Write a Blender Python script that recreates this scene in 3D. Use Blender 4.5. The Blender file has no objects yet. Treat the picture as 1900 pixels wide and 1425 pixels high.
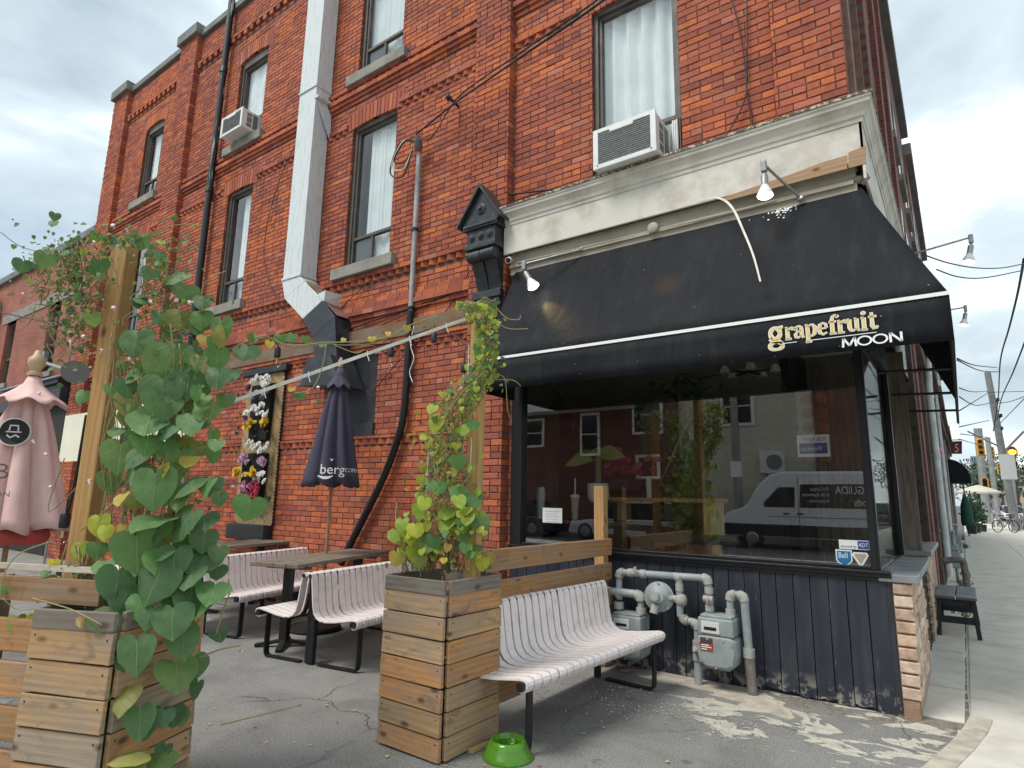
import bpy, bmesh, math, random
from mathutils import Vector, Matrix, Euler

# ---------------------------------------------------------------- camera, sky, sun, exposure
SC = bpy.context.scene
COL = SC.collection
RND = random.Random(7)
F_PX, PX0, PY0 = 1121.0, 950.0, 712.5            # focal length in photograph pixels
YAW, PITCH, ROLL = map(math.radians, (-35.51, 10.6, 1.05))
CAM = Vector((0.394, -5.473, 1.5))
_f = Vector((math.sin(YAW) * math.cos(PITCH), math.cos(YAW) * math.cos(PITCH), math.sin(PITCH)))
_r = Vector((math.cos(YAW), -math.sin(YAW), 0.0)); _u = _r.cross(_f)
CR = math.cos(ROLL) * _r + math.sin(ROLL) * _u
CU = -math.sin(ROLL) * _r + math.cos(ROLL) * _u
CF = _f
cd = bpy.data.cameras.new('camera'); cam = bpy.data.objects.new('camera', cd); COL.objects.link(cam)
cd.sensor_width = 36.0; cd.lens = 36.0 * F_PX / 1900.0; cd.clip_start = 0.05; cd.clip_end = 3000
m = Matrix((CR, CU, -CF)).transposed().to_4x4(); m.translation = CAM; cam.matrix_world = m
SC.camera = cam

SUN_EL, SUN_AZ = math.radians(58), math.radians(205)   # azimuth measured from +Y towards +X
w = bpy.data.worlds.new('World'); SC.world = w; w.use_nodes = True
nt = w.node_tree; nt.nodes.clear()
out = nt.nodes.new('ShaderNodeOutputWorld')
sky = nt.nodes.new('ShaderNodeTexSky'); sky.sky_type = 'NISHITA'; sky.sun_disc = False
sky.sun_elevation = SUN_EL; sky.sun_rotation = SUN_AZ
bg1 = nt.nodes.new('ShaderNodeBackground'); bg1.inputs[1].default_value = 0.11
nt.links.new(sky.outputs[0], bg1.inputs[0])
tc = nt.nodes.new('ShaderNodeTexCoord')
mp = nt.nodes.new('ShaderNodeMapping'); mp.inputs['Scale'].default_value = (1.0, 1.0, 2.4); mp.inputs['Location'].default_value = (0.35, 0.1, 0.2)
nt.links.new(tc.outputs['Generated'], mp.inputs[0])
n1 = nt.nodes.new('ShaderNodeTexNoise'); n1.inputs['Scale'].default_value = 2.6; n1.inputs['Detail'].default_value = 7; n1.inputs['Roughness'].default_value = 0.5; n1.inputs['Distortion'].default_value = 0.35
nt.links.new(mp.outputs[0], n1.inputs['Vector'])
rp = nt.nodes.new('ShaderNodeValToRGB')            # cloud body: grey bellies to white tops
e = rp.color_ramp.elements
e[0].position = 0.36; e[0].color = (0.245, 0.30, 0.33, 1)
e[1].position = 0.68; e[1].color = (0.78, 0.84, 0.86, 1)
e2 = e.new(0.52); e2.color = (0.39, 0.45, 0.48, 1)
nt.links.new(n1.outputs['Fac'], rp.inputs[0])
bg2 = nt.nodes.new('ShaderNodeBackground'); bg2.inputs[1].default_value = 1.0
nt.links.new(rp.outputs[0], bg2.inputs[0])
n2 = nt.nodes.new('ShaderNodeTexNoise'); n2.inputs['Scale'].default_value = 1.3; n2.inputs['Detail'].default_value = 5
nt.links.new(mp.outputs[0], n2.inputs['Vector'])
mr = nt.nodes.new('ShaderNodeMapRange'); mr.inputs[1].default_value = 0.3; mr.inputs[2].default_value = 0.6; mr.inputs[3].default_value = 0.80; mr.inputs[4].default_value = 0.97
nt.links.new(n2.outputs['Fac'], mr.inputs[0])
mx = nt.nodes.new('ShaderNodeMixShader')
nt.links.new(mr.outputs[0], mx.inputs[0]); nt.links.new(bg1.outputs[0], mx.inputs[1]); nt.links.new(bg2.outputs[0], mx.inputs[2])
nt.links.new(mx.outputs[0], out.inputs[0])

sd = bpy.data.lights.new('sun', 'SUN'); sun = bpy.data.objects.new('sun', sd); COL.objects.link(sun)
sd.energy = 1.5; sd.angle = math.radians(22); sd.color = (1.0, 0.96, 0.90)
sdir = Vector((math.sin(SUN_AZ) * math.cos(SUN_EL), math.cos(SUN_AZ) * math.cos(SUN_EL), math.sin(SUN_EL)))
sun.rotation_euler = sdir.to_track_quat('Z', 'Y').to_euler(); sun.location = (0, -10, 20)
vs = SC.view_settings; vs.view_transform = 'Standard'; vs.look = 'None'; vs.gamma = 1.0; vs.use_curve_mapping = False
vs.exposure = 1.10
SC.cycles.max_bounces = 6; SC.cycles.transparent_max_bounces = 24; SC.cycles.glossy_bounces = 4

# ---------------------------------------------------------------- helpers
def ray(x, y): return CR * ((x - PX0) / F_PX) - CU * ((y - PY0) / F_PX) + CF
def atd(x, y, d): return CAM + ray(x, y) * d                      # a point d metres deep along a sight line
def aty(x, y, Y): r = ray(x, y); return CAM + r * ((Y - CAM.y) / r.y)
def atz(x, y, Z): r = ray(x, y); return CAM + r * ((Z - CAM.z) / r.z)
def to_px(p):
    d = Vector(p) - CAM; z = d.dot(CF)
    return (PX0 + F_PX * d.dot(CR) / z, PY0 - F_PX * d.dot(CU) / z, z)
KF = math.tan(math.radians(0.955))                                 # the street front is not quite square to the side wall
def S(c, t, z): return Vector((c + KF * t, t, z))
def srgb(r, g, b, k=1.0):
    def f(v):
        v /= 255.0
        return (v / 12.92 if v <= 0.04045 else ((v + 0.055) / 1.055) ** 2.4) * k
    return (f(r), f(g), f(b))

class MB:
    def __init__(s): s.v = []; s.f = []; s.c = []; s.cur = None
    def _add(s, vs, fs):
        o = len(s.v); s.v += [Vector(p) for p in vs]; s.f += [tuple(i + o for i in f) for f in fs]
        if s.cur is not None: s.c += [s.cur] * len(fs)
        return s
    def box(s, x0, x1, y0, y1, z0, z1, back=True):
        vs = [(x0,y0,z0),(x1,y0,z0),(x1,y1,z0),(x0,y1,z0),(x0,y0,z1),(x1,y0,z1),(x1,y1,z1),(x0,y1,z1)]
        fs = [(0,3,2,1),(4,5,6,7),(0,1,5,4),(1,2,6,5),(3,0,4,7)]
        if back: fs.append((2,3,7,6))
        return s._add(vs, fs)
    def obox(s, c, size, rot):
        a, b, d = (q / 2 for q in size); c = Vector(c); R_ = rot.to_3x3() if isinstance(rot, Matrix) else Euler(rot).to_matrix()
        vs = [c + R_ @ Vector((x, y, z)) for z in (-d, d) for x, y in ((-a,-b),(a,-b),(a,b),(-a,b))]
        return s._add(vs, [(0,3,2,1),(4,5,6,7),(0,1,5,4),(1,2,6,5),(2,3,7,6),(3,0,4,7)])
    def beam(s, a, b, wd, ht, up=(0,0,1)):
        a = Vector(a); b = Vector(b); d = (b - a); L = d.length; d.normalize(); n = d.cross(Vector(up))
        if n.length < 1e-4: n = d.cross(Vector((1,0,0)))
        n.normalize(); u = n.cross(d)
        vs = [p + n * sx * wd / 2 + u * sz * ht / 2 for p in (a, b) for sx, sz in ((-1,-1),(1,-1),(1,1),(-1,1))]
        return s._add(vs, [(0,1,2,3),(7,6,5,4),(0,4,5,1),(1,5,6,2),(2,6,7,3),(3,7,4,0)])
    def quad(s, a, b, c, d): return s._add([a, b, c, d], [(0,1,2,3)])
    def tri(s, a, b, c): return s._add([a, b, c], [(0,1,2)])
    def tube(s, pts, r, n=8, cap=True):
        pts = [Vector(p) for p in pts]; N = len(pts); rs = r if isinstance(r, (list, tuple)) else [r] * N
        vs = []; prev = None
        for i, p in enumerate(pts):
            t = (pts[min(i + 1, N - 1)] - pts[max(i - 1, 0)])
            if t.length < 1e-7: t = Vector((0,0,1))
            t.normalize()
            if prev is None:
                a = t.cross(Vector((0,0,1)))
                if a.length < 1e-3: a = t.cross(Vector((1,0,0)))
            else:
                a = prev - t * prev.dot(t)
                if a.length < 1e-4: a = t.cross(Vector((0.3,0.5,1)))
            a.normalize(); prev = a; b = t.cross(a)
            for k in range(n):
                q = 2 * math.pi * k / n; vs.append(p + (a * math.cos(q) + b * math.sin(q)) * rs[i])
        fs = []
        for i in range(N - 1):
            for k in range(n):
                k2 = (k + 1) % n; fs.append((i*n+k, i*n+k2, (i+1)*n+k2, (i+1)*n+k))
        if cap: fs.append(tuple(range(n - 1, -1, -1))); fs.append(tuple((N-1)*n + k for k in range(n)))
        return s._add(vs, fs)
    def lathe(s, prof, c=(0,0,0), axis=(0,0,1), n=16):
        c = Vector(c); ax = Vector(axis).normalized(); a = ax.cross(Vector((0,0,1)))
        if a.length < 1e-3: a = Vector((1,0,0))
        a.normalize(); b = ax.cross(a); vs = []; fs = []; N = len(prof)
        for r, z in prof:
            for k in range(n):
                q = 2*math.pi*k/n; vs.append(c + ax*z + (a*math.cos(q) + b*math.sin(q))*max(r, 1e-4))
        for i in range(N-1):
            for k in range(n):
                k2 = (k+1) % n; fs.append((i*n+k, i*n+k2, (i+1)*n+k2, (i+1)*n+k))
        fs.append(tuple(range(n-1,-1,-1))); fs.append(tuple((N-1)*n+k for k in range(n)))
        return s._add(vs, fs)
    def ball(s, c, r, n=10, sq=(1,1,1)):
        c = Vector(c); vs = []; fs = []; m_ = max(4, n // 2)
        for i in range(m_ + 1):
            th = math.pi * i / m_
            for k in range(n):
                ph = 2*math.pi*k/n
                vs.append(c + Vector((math.sin(th)*math.cos(ph)*sq[0], math.sin(th)*math.sin(ph)*sq[1], math.cos(th)*sq[2])) * r)
        for i in range(m_):
            for k in range(n):
                k2 = (k+1) % n; fs.append((i*n+k, (i+1)*n+k, (i+1)*n+k2, i*n+k2))
        return s._add(vs, fs)
    def prism(s, poly, fn, d0, d1):           # 2-D outline, fn(a,b,depth) -> point
        n = len(poly)
        vs = [fn(a, b, d0) for a, b in poly] + [fn(a, b, d1) for a, b in poly]
        fs = [tuple(range(n)), tuple(range(2*n-1, n-1, -1))] + [(i, i+n, (i+1) % n + n, (i+1) % n) for i in range(n)]
        return s._add(vs, fs)
    def stroke(s, pts, wd, fn):               # flat pen stroke, fn(a,b) -> point
        P = [Vector((a, b)) for a, b in pts]; N = len(P); ws = wd if isinstance(wd, (list, tuple)) else [wd]*N
        L = []; 
        for i in range(N):
            t = P[min(i+1, N-1)] - P[max(i-1, 0)]
            if t.length < 1e-6: t = Vector((1,0))
            t.normalize(); nn = Vector((-t.y, t.x)) * ws[i] / 2
            L.append((P[i]+nn, P[i]-nn))
        for i in range(N-1):
            a, b = L[i]; c, d = L[i+1]
            s._add([fn(*a), fn(*b), fn(*d), fn(*c)], [(0,1,2,3)])
        return s
    def mesh(s, name, mt, smooth=False, inv=None):
        me = bpy.data.meshes.new(name)
        vs = [inv @ p for p in s.v] if inv is not None else s.v
        me.from_pydata([tuple(p) for p in vs], [], s.f); me.validate(clean_customdata=False)
        if mt: me.materials.append(mt)
        if s.c and len(s.c) == len(me.polygons):
            at = me.color_attributes.new('tint', 'FLOAT_COLOR', 'CORNER')
            k = 0
            for pl, c in zip(me.polygons, s.c):
                for _ in range(pl.loop_total): at.data[k].color = (*c, 1.0); k += 1
        if smooth and len(s.v) > 40:
            bm = bmesh.new(); bm.from_mesh(me); bmesh.ops.remove_doubles(bm, verts=bm.verts, dist=1e-5); bm.to_mesh(me); bm.free()
        if smooth:
            for pl in me.polygons: pl.use_smooth = True
        return me
    def build(s, name, mt, parent=None, smooth=False, local=False, bevel=0.0, color=None, ang=None):
        inv = None
        if parent is not None and not local: inv = WM(parent).inverted()
        me = s.mesh(name, mt, smooth, inv)
        o = bpy.data.objects.new(name, me); COL.objects.link(o)
        if parent is not None: o.parent = parent
        if bevel:
            b = o.modifiers.new('bevel', 'BEVEL'); b.width = bevel; b.segments = 2; b.limit_method = 'ANGLE'; b.harden_normals = False
        if ang:
            for pl in me.polygons: pl.use_smooth = True
            try: me.set_sharp_from_angle(angle=math.radians(ang))
            except Exception: pass
        if color: o.color = (*color, 1.0)
        return o
def WM(o):
    m_ = Matrix.LocRotScale(o.location, o.rotation_euler, o.scale)
    return (WM(o.parent) @ m_) if o.parent else m_
def tag(o, label=None, cat=None, group=None, kind=None):
    if label: o['label'] = label
    if cat: o['category'] = cat
    if group: o['group'] = group
    if kind: o['kind'] = kind
    return o
def thing(name, label, cat, loc=(0,0,0), rz=0.0, group=None):
    o = bpy.data.objects.new(name, None); COL.objects.link(o); o.location = loc; o.rotation_euler = (0,0,rz)
    o.empty_display_size = 0.1
    return tag(o, label, cat, group)
def kids(o): return [c for c in bpy.data.objects if c.parent == o]
def copy_tree(o, parent=None):
    c = o.copy(); COL.objects.link(c); c.parent = parent
    for ch in kids(o): copy_tree(ch, c)
    return c
def piece(me, name, parent, mw, color=None):   # an instance of a shared mesh, placed by a world matrix
    o = bpy.data.objects.new(name, me); COL.objects.link(o); o.parent = parent
    o.matrix_local = (WM(parent).inverted() @ mw) if parent else mw
    if color: o.color = (*color, 1.0)
    return o
def text_mesh(mb, txt, fn, size=1.0, flip=False):   # letters of the built-in font as flat faces
    cu = bpy.data.curves.new('lettering', 'FONT'); cu.body = txt; cu.size = size; cu.resolution_u = 3
    o = bpy.data.objects.new('lettering', cu); COL.objects.link(o)
    dg = bpy.context.evaluated_depsgraph_get(); dg.update()
    me = bpy.data.meshes.new_from_object(o.evaluated_get(dg))
    wdt = max((v.co.x for v in me.vertices), default=0)
    mb._add([fn((wdt - v.co.x) if flip else v.co.x, v.co.y) for v in me.vertices], [tuple(p.vertices) for p in me.polygons])
    bpy.data.objects.remove(o); bpy.data.meshes.remove(me); bpy.data.curves.remove(cu)
    return wdt
def frame_mat(o, xa, ya):                      # matrix with origin o, x axis xa, y axis ya
    xa = Vector(xa).normalized(); za = xa.cross(Vector(ya)).normalized(); ya = za.cross(xa)
    m_ = Matrix((xa, ya, za)).transposed().to_4x4(); m_.translation = Vector(o); return m_

# ---------------------------------------------------------------- materials
MATS = {}
def newmat(name):
    m_ = bpy.data.materials.new(name); m_.use_nodes = True; nt_ = m_.node_tree
    b = nt_.nodes['Principled BSDF']; MATS[name] = m_
    return m_, nt_, b
def N(nt_, t, **kw):
    n = nt_.nodes.new(t)
    for k, v in kw.items():
        if hasattr(n, k) and not k.startswith('i_'): setattr(n, k, v)
    return n
def L(nt_, a, b): nt_.links.new(a, b)
def noise(nt_, vec, scale, detail=4, rough=0.55, dist=0.0):
    n = nt_.nodes.new('ShaderNodeTexNoise'); n.inputs['Scale'].default_value = scale; n.inputs['Detail'].default_value = detail
    n.inputs['Roughness'].default_value = rough; n.inputs['Distortion'].default_value = dist
    if vec is not None: nt_.links.new(vec, n.inputs['Vector'])
    return n.outputs['Fac']
def mapr(nt_, v, a, b, c=0.0, d=1.0):
    n = nt_.nodes.new('ShaderNodeMapRange'); nt_.links.new(v, n.inputs[0])
    for i, q in enumerate((a, b, c, d)): n.inputs[i+1].default_value = q
    return n.outputs[0]
def mixc(nt_, fac, a, b, mode='MIX'):
    n = nt_.nodes.new('ShaderNodeMix'); n.data_type = 'RGBA'; n.blend_type = mode
    def put(sock, v):
        if hasattr(v, 'default_value') or hasattr(v, 'is_linked'): nt_.links.new(v, sock)
        elif isinstance(v, (int, float)): sock.default_value = v
        else: sock.default_value = (*v[:3], 1.0)
    put(n.inputs[0], fac); put(n.inputs[6], a); put(n.inputs[7], b)
    return n.outputs[2]
def bumpn(nt_, b, h, strength, dist=0.01):
    n = nt_.nodes.new('ShaderNodeBump'); n.inputs['Strength'].default_value = strength; n.inputs['Distance'].default_value = dist
    nt_.links.new(h, n.inputs['Height']); nt_.links.new(n.outputs[0], b.inputs['Normal'])
def coords(nt_, kind='Object', scale=None):
    t = nt_.nodes.new('ShaderNodeTexCoord')
    if kind == 'World':
        g = nt_.nodes.new('ShaderNodeNewGeometry'); o_ = g.outputs['Position']
    else: o_ = t.outputs[kind]
    if scale:
        m_ = nt_.nodes.new('ShaderNodeMapping'); m_.inputs['Scale'].default_value = scale; nt_.links.new(o_, m_.inputs[0]); o_ = m_.outputs[0]
    return o_
def pmat(name, col, rough=0.6, metal=0.0, var=0.0, vs=6.0, col2=None, bump=0.0, bs=40.0, spec=0.4, emit=0.0, objcol=False, vscale=None, lo=0.35, hi=0.65):
    m_, nt_, b = newmat(name)
    b.inputs['Roughness'].default_value = rough; b.inputs['Metallic'].default_value = metal; b.inputs['Specular IOR Level'].default_value = spec
    base = col
    if objcol:
        oi = nt_.nodes.new('ShaderNodeObjectInfo'); base = oi.outputs['Color']
    if var or col2:
        v = coords(nt_, 'World', vscale); f = mapr(nt_, noise(nt_, v, vs, 6, 0.6), lo, hi)
        c2 = col2 if col2 else tuple(q * (1 - var) for q in col)
        if objcol and not col2:
            base = mixc(nt_, 1.0, base, mixc(nt_, f, (1, 1, 1), (1 - var,) * 3), 'MULTIPLY')
        else: base = mixc(nt_, f, base, c2)
        L(nt_, base, b.inputs['Base Color'])
        L(nt_, mapr(nt_, f, 0, 1, max(0.0, rough - 0.08), min(1.0, rough + 0.08)), b.inputs['Roughness'])
    elif objcol: L(nt_, base, b.inputs['Base Color'])
    else: b.inputs['Base Color'].default_value = (*col, 1)
    if bump: bumpn(nt_, b, noise(nt_, coords(nt_, 'World'), bs, 5), bump)
    if emit:
        b.inputs['Emission Color'].default_value = (*col, 1); b.inputs['Emission Strength'].default_value = emit
    return m_
def glassm(name, tint=(0.9, 0.93, 0.92), ior=1.6, rough=0.0, wob=0.0):
    m_ = bpy.data.materials.new(name); m_.use_nodes = True; nt_ = m_.node_tree; nt_.nodes.clear(); MATS[name] = m_
    o_ = nt_.nodes.new('ShaderNodeOutputMaterial'); fr = nt_.nodes.new('ShaderNodeFresnel'); fr.inputs['IOR'].default_value = ior
    gb = nt_.nodes.new('ShaderNodeNewGeometry'); L(nt_, mapr(nt_, gb.outputs['Backfacing'], 0, 1, ior, 1.0), fr.inputs['IOR'])
    t = nt_.nodes.new('ShaderNodeBsdfTransparent'); t.inputs[0].default_value = (*tint, 1)
    g = nt_.nodes.new('ShaderNodeBsdfGlossy'); g.inputs['Roughness'].default_value = rough
    mx_ = nt_.nodes.new('ShaderNodeMixShader'); L(nt_, fr.outputs[0], mx_.inputs[0]); L(nt_, t.outputs[0], mx_.inputs[1]); L(nt_, g.outputs[0], mx_.inputs[2]); L(nt_, mx_.outputs[0], o_.inputs[0])
    if wob:
        bn = nt_.nodes.new('ShaderNodeBump'); bn.inputs['Strength'].default_value = wob; bn.inputs['Distance'].default_value = 0.02
        L(nt_, noise(nt_, coords(nt_, 'World'), 1.3, 2), bn.inputs['Height']); L(nt_, bn.outputs[0], g.inputs['Normal'])
    return m_

def brickmat(name, attr):
    m_, nt_, b = newmat(name)
    if attr: n = nt_.nodes.new('ShaderNodeAttribute'); n.attribute_name = 'tint'; c = n.outputs['Color']
    else: n = nt_.nodes.new('ShaderNodeObjectInfo'); c = n.outputs['Color']
    v = coords(nt_, 'World')
    c = mixc(nt_, mapr(nt_, noise(nt_, v, 38, 3, 0.65), 0.35, 0.75, 0, 0.55), c, mixc(nt_, 1.0, c, (0.58, 0.54, 0.54), 'MULTIPLY'))
    c = mixc(nt_, mapr(nt_, noise(nt_, coords(nt_, 'World', (1, 1, 0.6)), 0.9, 4, 0.6), 0.48, 0.75, 0, 0.55), c, mixc(nt_, 1.0, c, (0.58, 0.55, 0.57), 'MULTIPLY'))   # soot
    c = mixc(nt_, mapr(nt_, noise(nt_, coords(nt_, 'World', (3, 3, 0.7)), 1.7, 6, 0.7), 0.62, 0.80, 0, 0.42), c, (0.40, 0.30, 0.25))   # lime bloom
    c = mixc(nt_, mapr(nt_, noise(nt_, coords(nt_, 'World', (5, 5, 0.28)), 1.3, 3, 0.6), 0.52, 0.72, 0, 0.42), c, mixc(nt_, 1.0, c, (0.50, 0.47, 0.48), 'MULTIPLY'))   # runoff streaks
    c = mixc(nt_, mapr(nt_, noise(nt_, v, 70, 2, 0.5), 0.70, 0.76, 0, 0.6), c, (0.40, 0.30, 0.25))
    L(nt_, c, b.inputs['Base Color']); b.inputs['Roughness'].default_value = 0.85; b.inputs['Specular IOR Level'].default_value = 0.25
    bumpn(nt_, b, noise(nt_, v, 50, 3, 0.7), 0.55, 0.012)
    return m_
brickmat('brick_stuff', True); brickmat('brick_piece', False)
def brick_tex(name, c1, c2, mortar, axis='xz', bw=0.23, rh=0.0735, ms=0.009):
    m_, nt_, b = newmat(name)
    g = nt_.nodes.new('ShaderNodeNewGeometry'); sp = nt_.nodes.new('ShaderNodeSeparateXYZ'); L(nt_, g.outputs['Position'], sp.inputs[0])
    cb = nt_.nodes.new('ShaderNodeCombineXYZ'); L(nt_, sp.outputs['X' if axis == 'xz' else 'Y'], cb.inputs[0]); L(nt_, sp.outputs['Z'], cb.inputs[1])
    t = nt_.nodes.new('ShaderNodeTexBrick'); L(nt_, cb.outputs[0], t.inputs['Vector'])
    t.inputs['Color1'].default_value = (*c1, 1); t.inputs['Color2'].default_value = (*c2, 1); t.inputs['Mortar'].default_value = (*mortar, 1)
    t.inputs['Scale'].default_value = 1.0; t.inputs['Mortar Size'].default_value = ms; t.inputs['Brick Width'].default_value = bw; t.inputs['Row Height'].default_value = rh
    t.inputs['Mortar Smooth'].default_value = 0.2
    c = mixc(nt_, mapr(nt_, noise(nt_, coords(nt_, 'World'), 1.4, 5), 0.4, 0.7, 0, 0.55), t.outputs['Color'], mixc(nt_, 1.0, t.outputs['Color'], (0.5, 0.45, 0.45), 'MULTIPLY'))
    L(nt_, c, b.inputs['Base Color']); b.inputs['Roughness'].default_value = 0.85
    inv = nt_.nodes.new('ShaderNodeMath'); inv.operation = 'SUBTRACT'; inv.inputs[0].default_value = 1.0; L(nt_, t.outputs['Fac'], inv.inputs[1])
    bumpn(nt_, b, inv.outputs[0], 0.8, 0.012)
    return m_
def woodmat(name, grey=0.5, rough=0.7):
    m_, nt_, b = newmat(name)
    oi = nt_.nodes.new('ShaderNodeObjectInfo'); v0 = coords(nt_, 'Object')
    ad = nt_.nodes.new('ShaderNodeVectorMath'); ad.operation = 'ADD'; L(nt_, v0, ad.inputs[0])
    sc_ = nt_.nodes.new('ShaderNodeMath'); sc_.operation = 'MULTIPLY'; sc_.inputs[1].default_value = 37.0; L(nt_, oi.outputs['Random'], sc_.inputs[0])
    cb = nt_.nodes.new('ShaderNodeCombineXYZ')
    for i in range(3): L(nt_, sc_.outputs[0], cb.inputs[i])
    L(nt_, cb.outputs[0], ad.inputs[1])
    def mpd(s):
        m2 = nt_.nodes.new('ShaderNodeMapping'); m2.inputs['Scale'].default_value = s; L(nt_, ad.outputs[0], m2.inputs[0]); return m2.outputs[0]
    wv = nt_.nodes.new('ShaderNodeTexWave'); wv.wave_type = 'BANDS'; wv.bands_direction = 'Y'; wv.inputs['Scale'].default_value = 9; wv.inputs['Distortion'].default_value = 7
    wv.inputs['Detail'].default_value = 3; wv.inputs['Detail Scale'].default_value = 0.7; L(nt_, mpd((0.16, 1, 1)), wv.inputs['Vector'])
    grain = noise(nt_, mpd((3, 90, 90)), 1.0, 5, 0.6)
    c = oi.outputs['Color']
    c = mixc(nt_, mapr(nt_, wv.outputs['Fac'], 0.25, 0.95, 0, 0.30), c, mixc(nt_, 1.0, c, (0.55, 0.42, 0.33), 'MULTIPLY'))
    c = mixc(nt_, mapr(nt_, grain, 0.35, 0.7, 0, 0.6), c, mixc(nt_, 1.0, c, (0.55, 0.50, 0.47), 'MULTIPLY'))
    blotch = noise(nt_, mpd((2.2, 6, 6)), 1.0, 5, 0.65, 0.4)
    c = mixc(nt_, mapr(nt_, blotch, 0.40, 0.66, 0, grey), c, (0.215, 0.195, 0.17))
    vo = nt_.nodes.new('ShaderNodeTexVoronoi'); vo.inputs['Scale'].default_value = 1.0; L(nt_, mpd((4.2, 9, 9)), vo.inputs['Vector'])
    c = mixc(nt_, mapr(nt_, vo.outputs['Distance'], 0.07, 0.19, 0.85, 0.0), c, (0.07, 0.04, 0.02))
    c = mixc(nt_, mapr(nt_, noise(nt_, mpd((5, 9, 9)), 1.0, 5, 0.7, 0.8), 0.56, 0.70, 0, grey*0.8), c, (0.075, 0.06, 0.045))   # damp stains
    L(nt_, c, b.inputs['Base Color']); b.inputs['Roughness'].default_value = rough; b.inputs['Specular IOR Level'].default_value = 0.3
    bumpn(nt_, b, grain, 0.35, 0.004)
    return m_
woodmat('wood', 0.62); woodmat('wood_new', 0.15)
def leafmat():
    m_ = bpy.data.materials.new('leaf'); m_.use_nodes = True; nt_ = m_.node_tree; b = nt_.nodes['Principled BSDF']; MATS['leaf'] = m_
    oi = nt_.nodes.new('ShaderNodeObjectInfo'); sp = nt_.nodes.new('ShaderNodeSeparateXYZ'); L(nt_, coords(nt_, 'Object'), sp.inputs[0])
    def M2(op, a, b_=None):
        n = nt_.nodes.new('ShaderNodeMath'); n.operation = op
        for i, q in enumerate((a, b_)):
            if q is None: continue
            if isinstance(q, (int, float)): n.inputs[i].default_value = q
            else: L(nt_, q, n.inputs[i])
        return n.outputs[0]
    ax = M2('ABSOLUTE', sp.outputs['X']); mid = mapr(nt_, ax, 0.006, 0.022, 1, 0)
    q = M2('ADD', M2('MULTIPLY', ax, 0.85), sp.outputs['Y']); fr_ = M2('PINGPONG', q, 0.13)
    side = mapr(nt_, fr_, 0.0, 0.012, 0.6, 0)
    vein = M2('MAXIMUM', mid, side)
    c = oi.outputs['Color']
    nz = noise(nt_, coords(nt_, 'World'), 26, 4)
    c = mixc(nt_, mapr(nt_, nz, 0.35, 0.7, 0, 0.45), c, mixc(nt_, 1.0, c, (0.55, 0.68, 0.6), 'MULTIPLY'))
    c = mixc(nt_, M2('MULTIPLY', vein, 0.5), c, mixc(nt_, 0.5, c, (0.42, 0.5, 0.26)))
    L(nt_, c, b.inputs['Base Color']); b.inputs['Roughness'].default_value = 0.55; b.inputs['Specular IOR Level'].default_value = 0.35
    bumpn(nt_, b, M2('SUBTRACT', 1.0, vein), 0.45, 0.006)
    tr = nt_.nodes.new('ShaderNodeBsdfTranslucent'); L(nt_, mixc(nt_, 1.0, c, (1.5, 1.6, 0.7), 'MULTIPLY'), tr.inputs[0])
    mx_ = nt_.nodes.new('ShaderNodeMixShader'); mx_.inputs[0].default_value = 0.34; L(nt_, b.outputs[0], mx_.inputs[1]); L(nt_, tr.outputs[0], mx_.inputs[2])
    L(nt_, mx_.outputs[0], nt_.nodes['Material Output'].inputs[0])
leafmat()
mortar = pmat('mortar', (0.20, 0.115, 0.090), 0.95, var=0.5, vs=9, bump=0.4, bs=60)
black = pmat('black_metal', (0.014, 0.014, 0.016), 0.5, var=0.4, vs=14, bump=0.08, bs=60)
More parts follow.
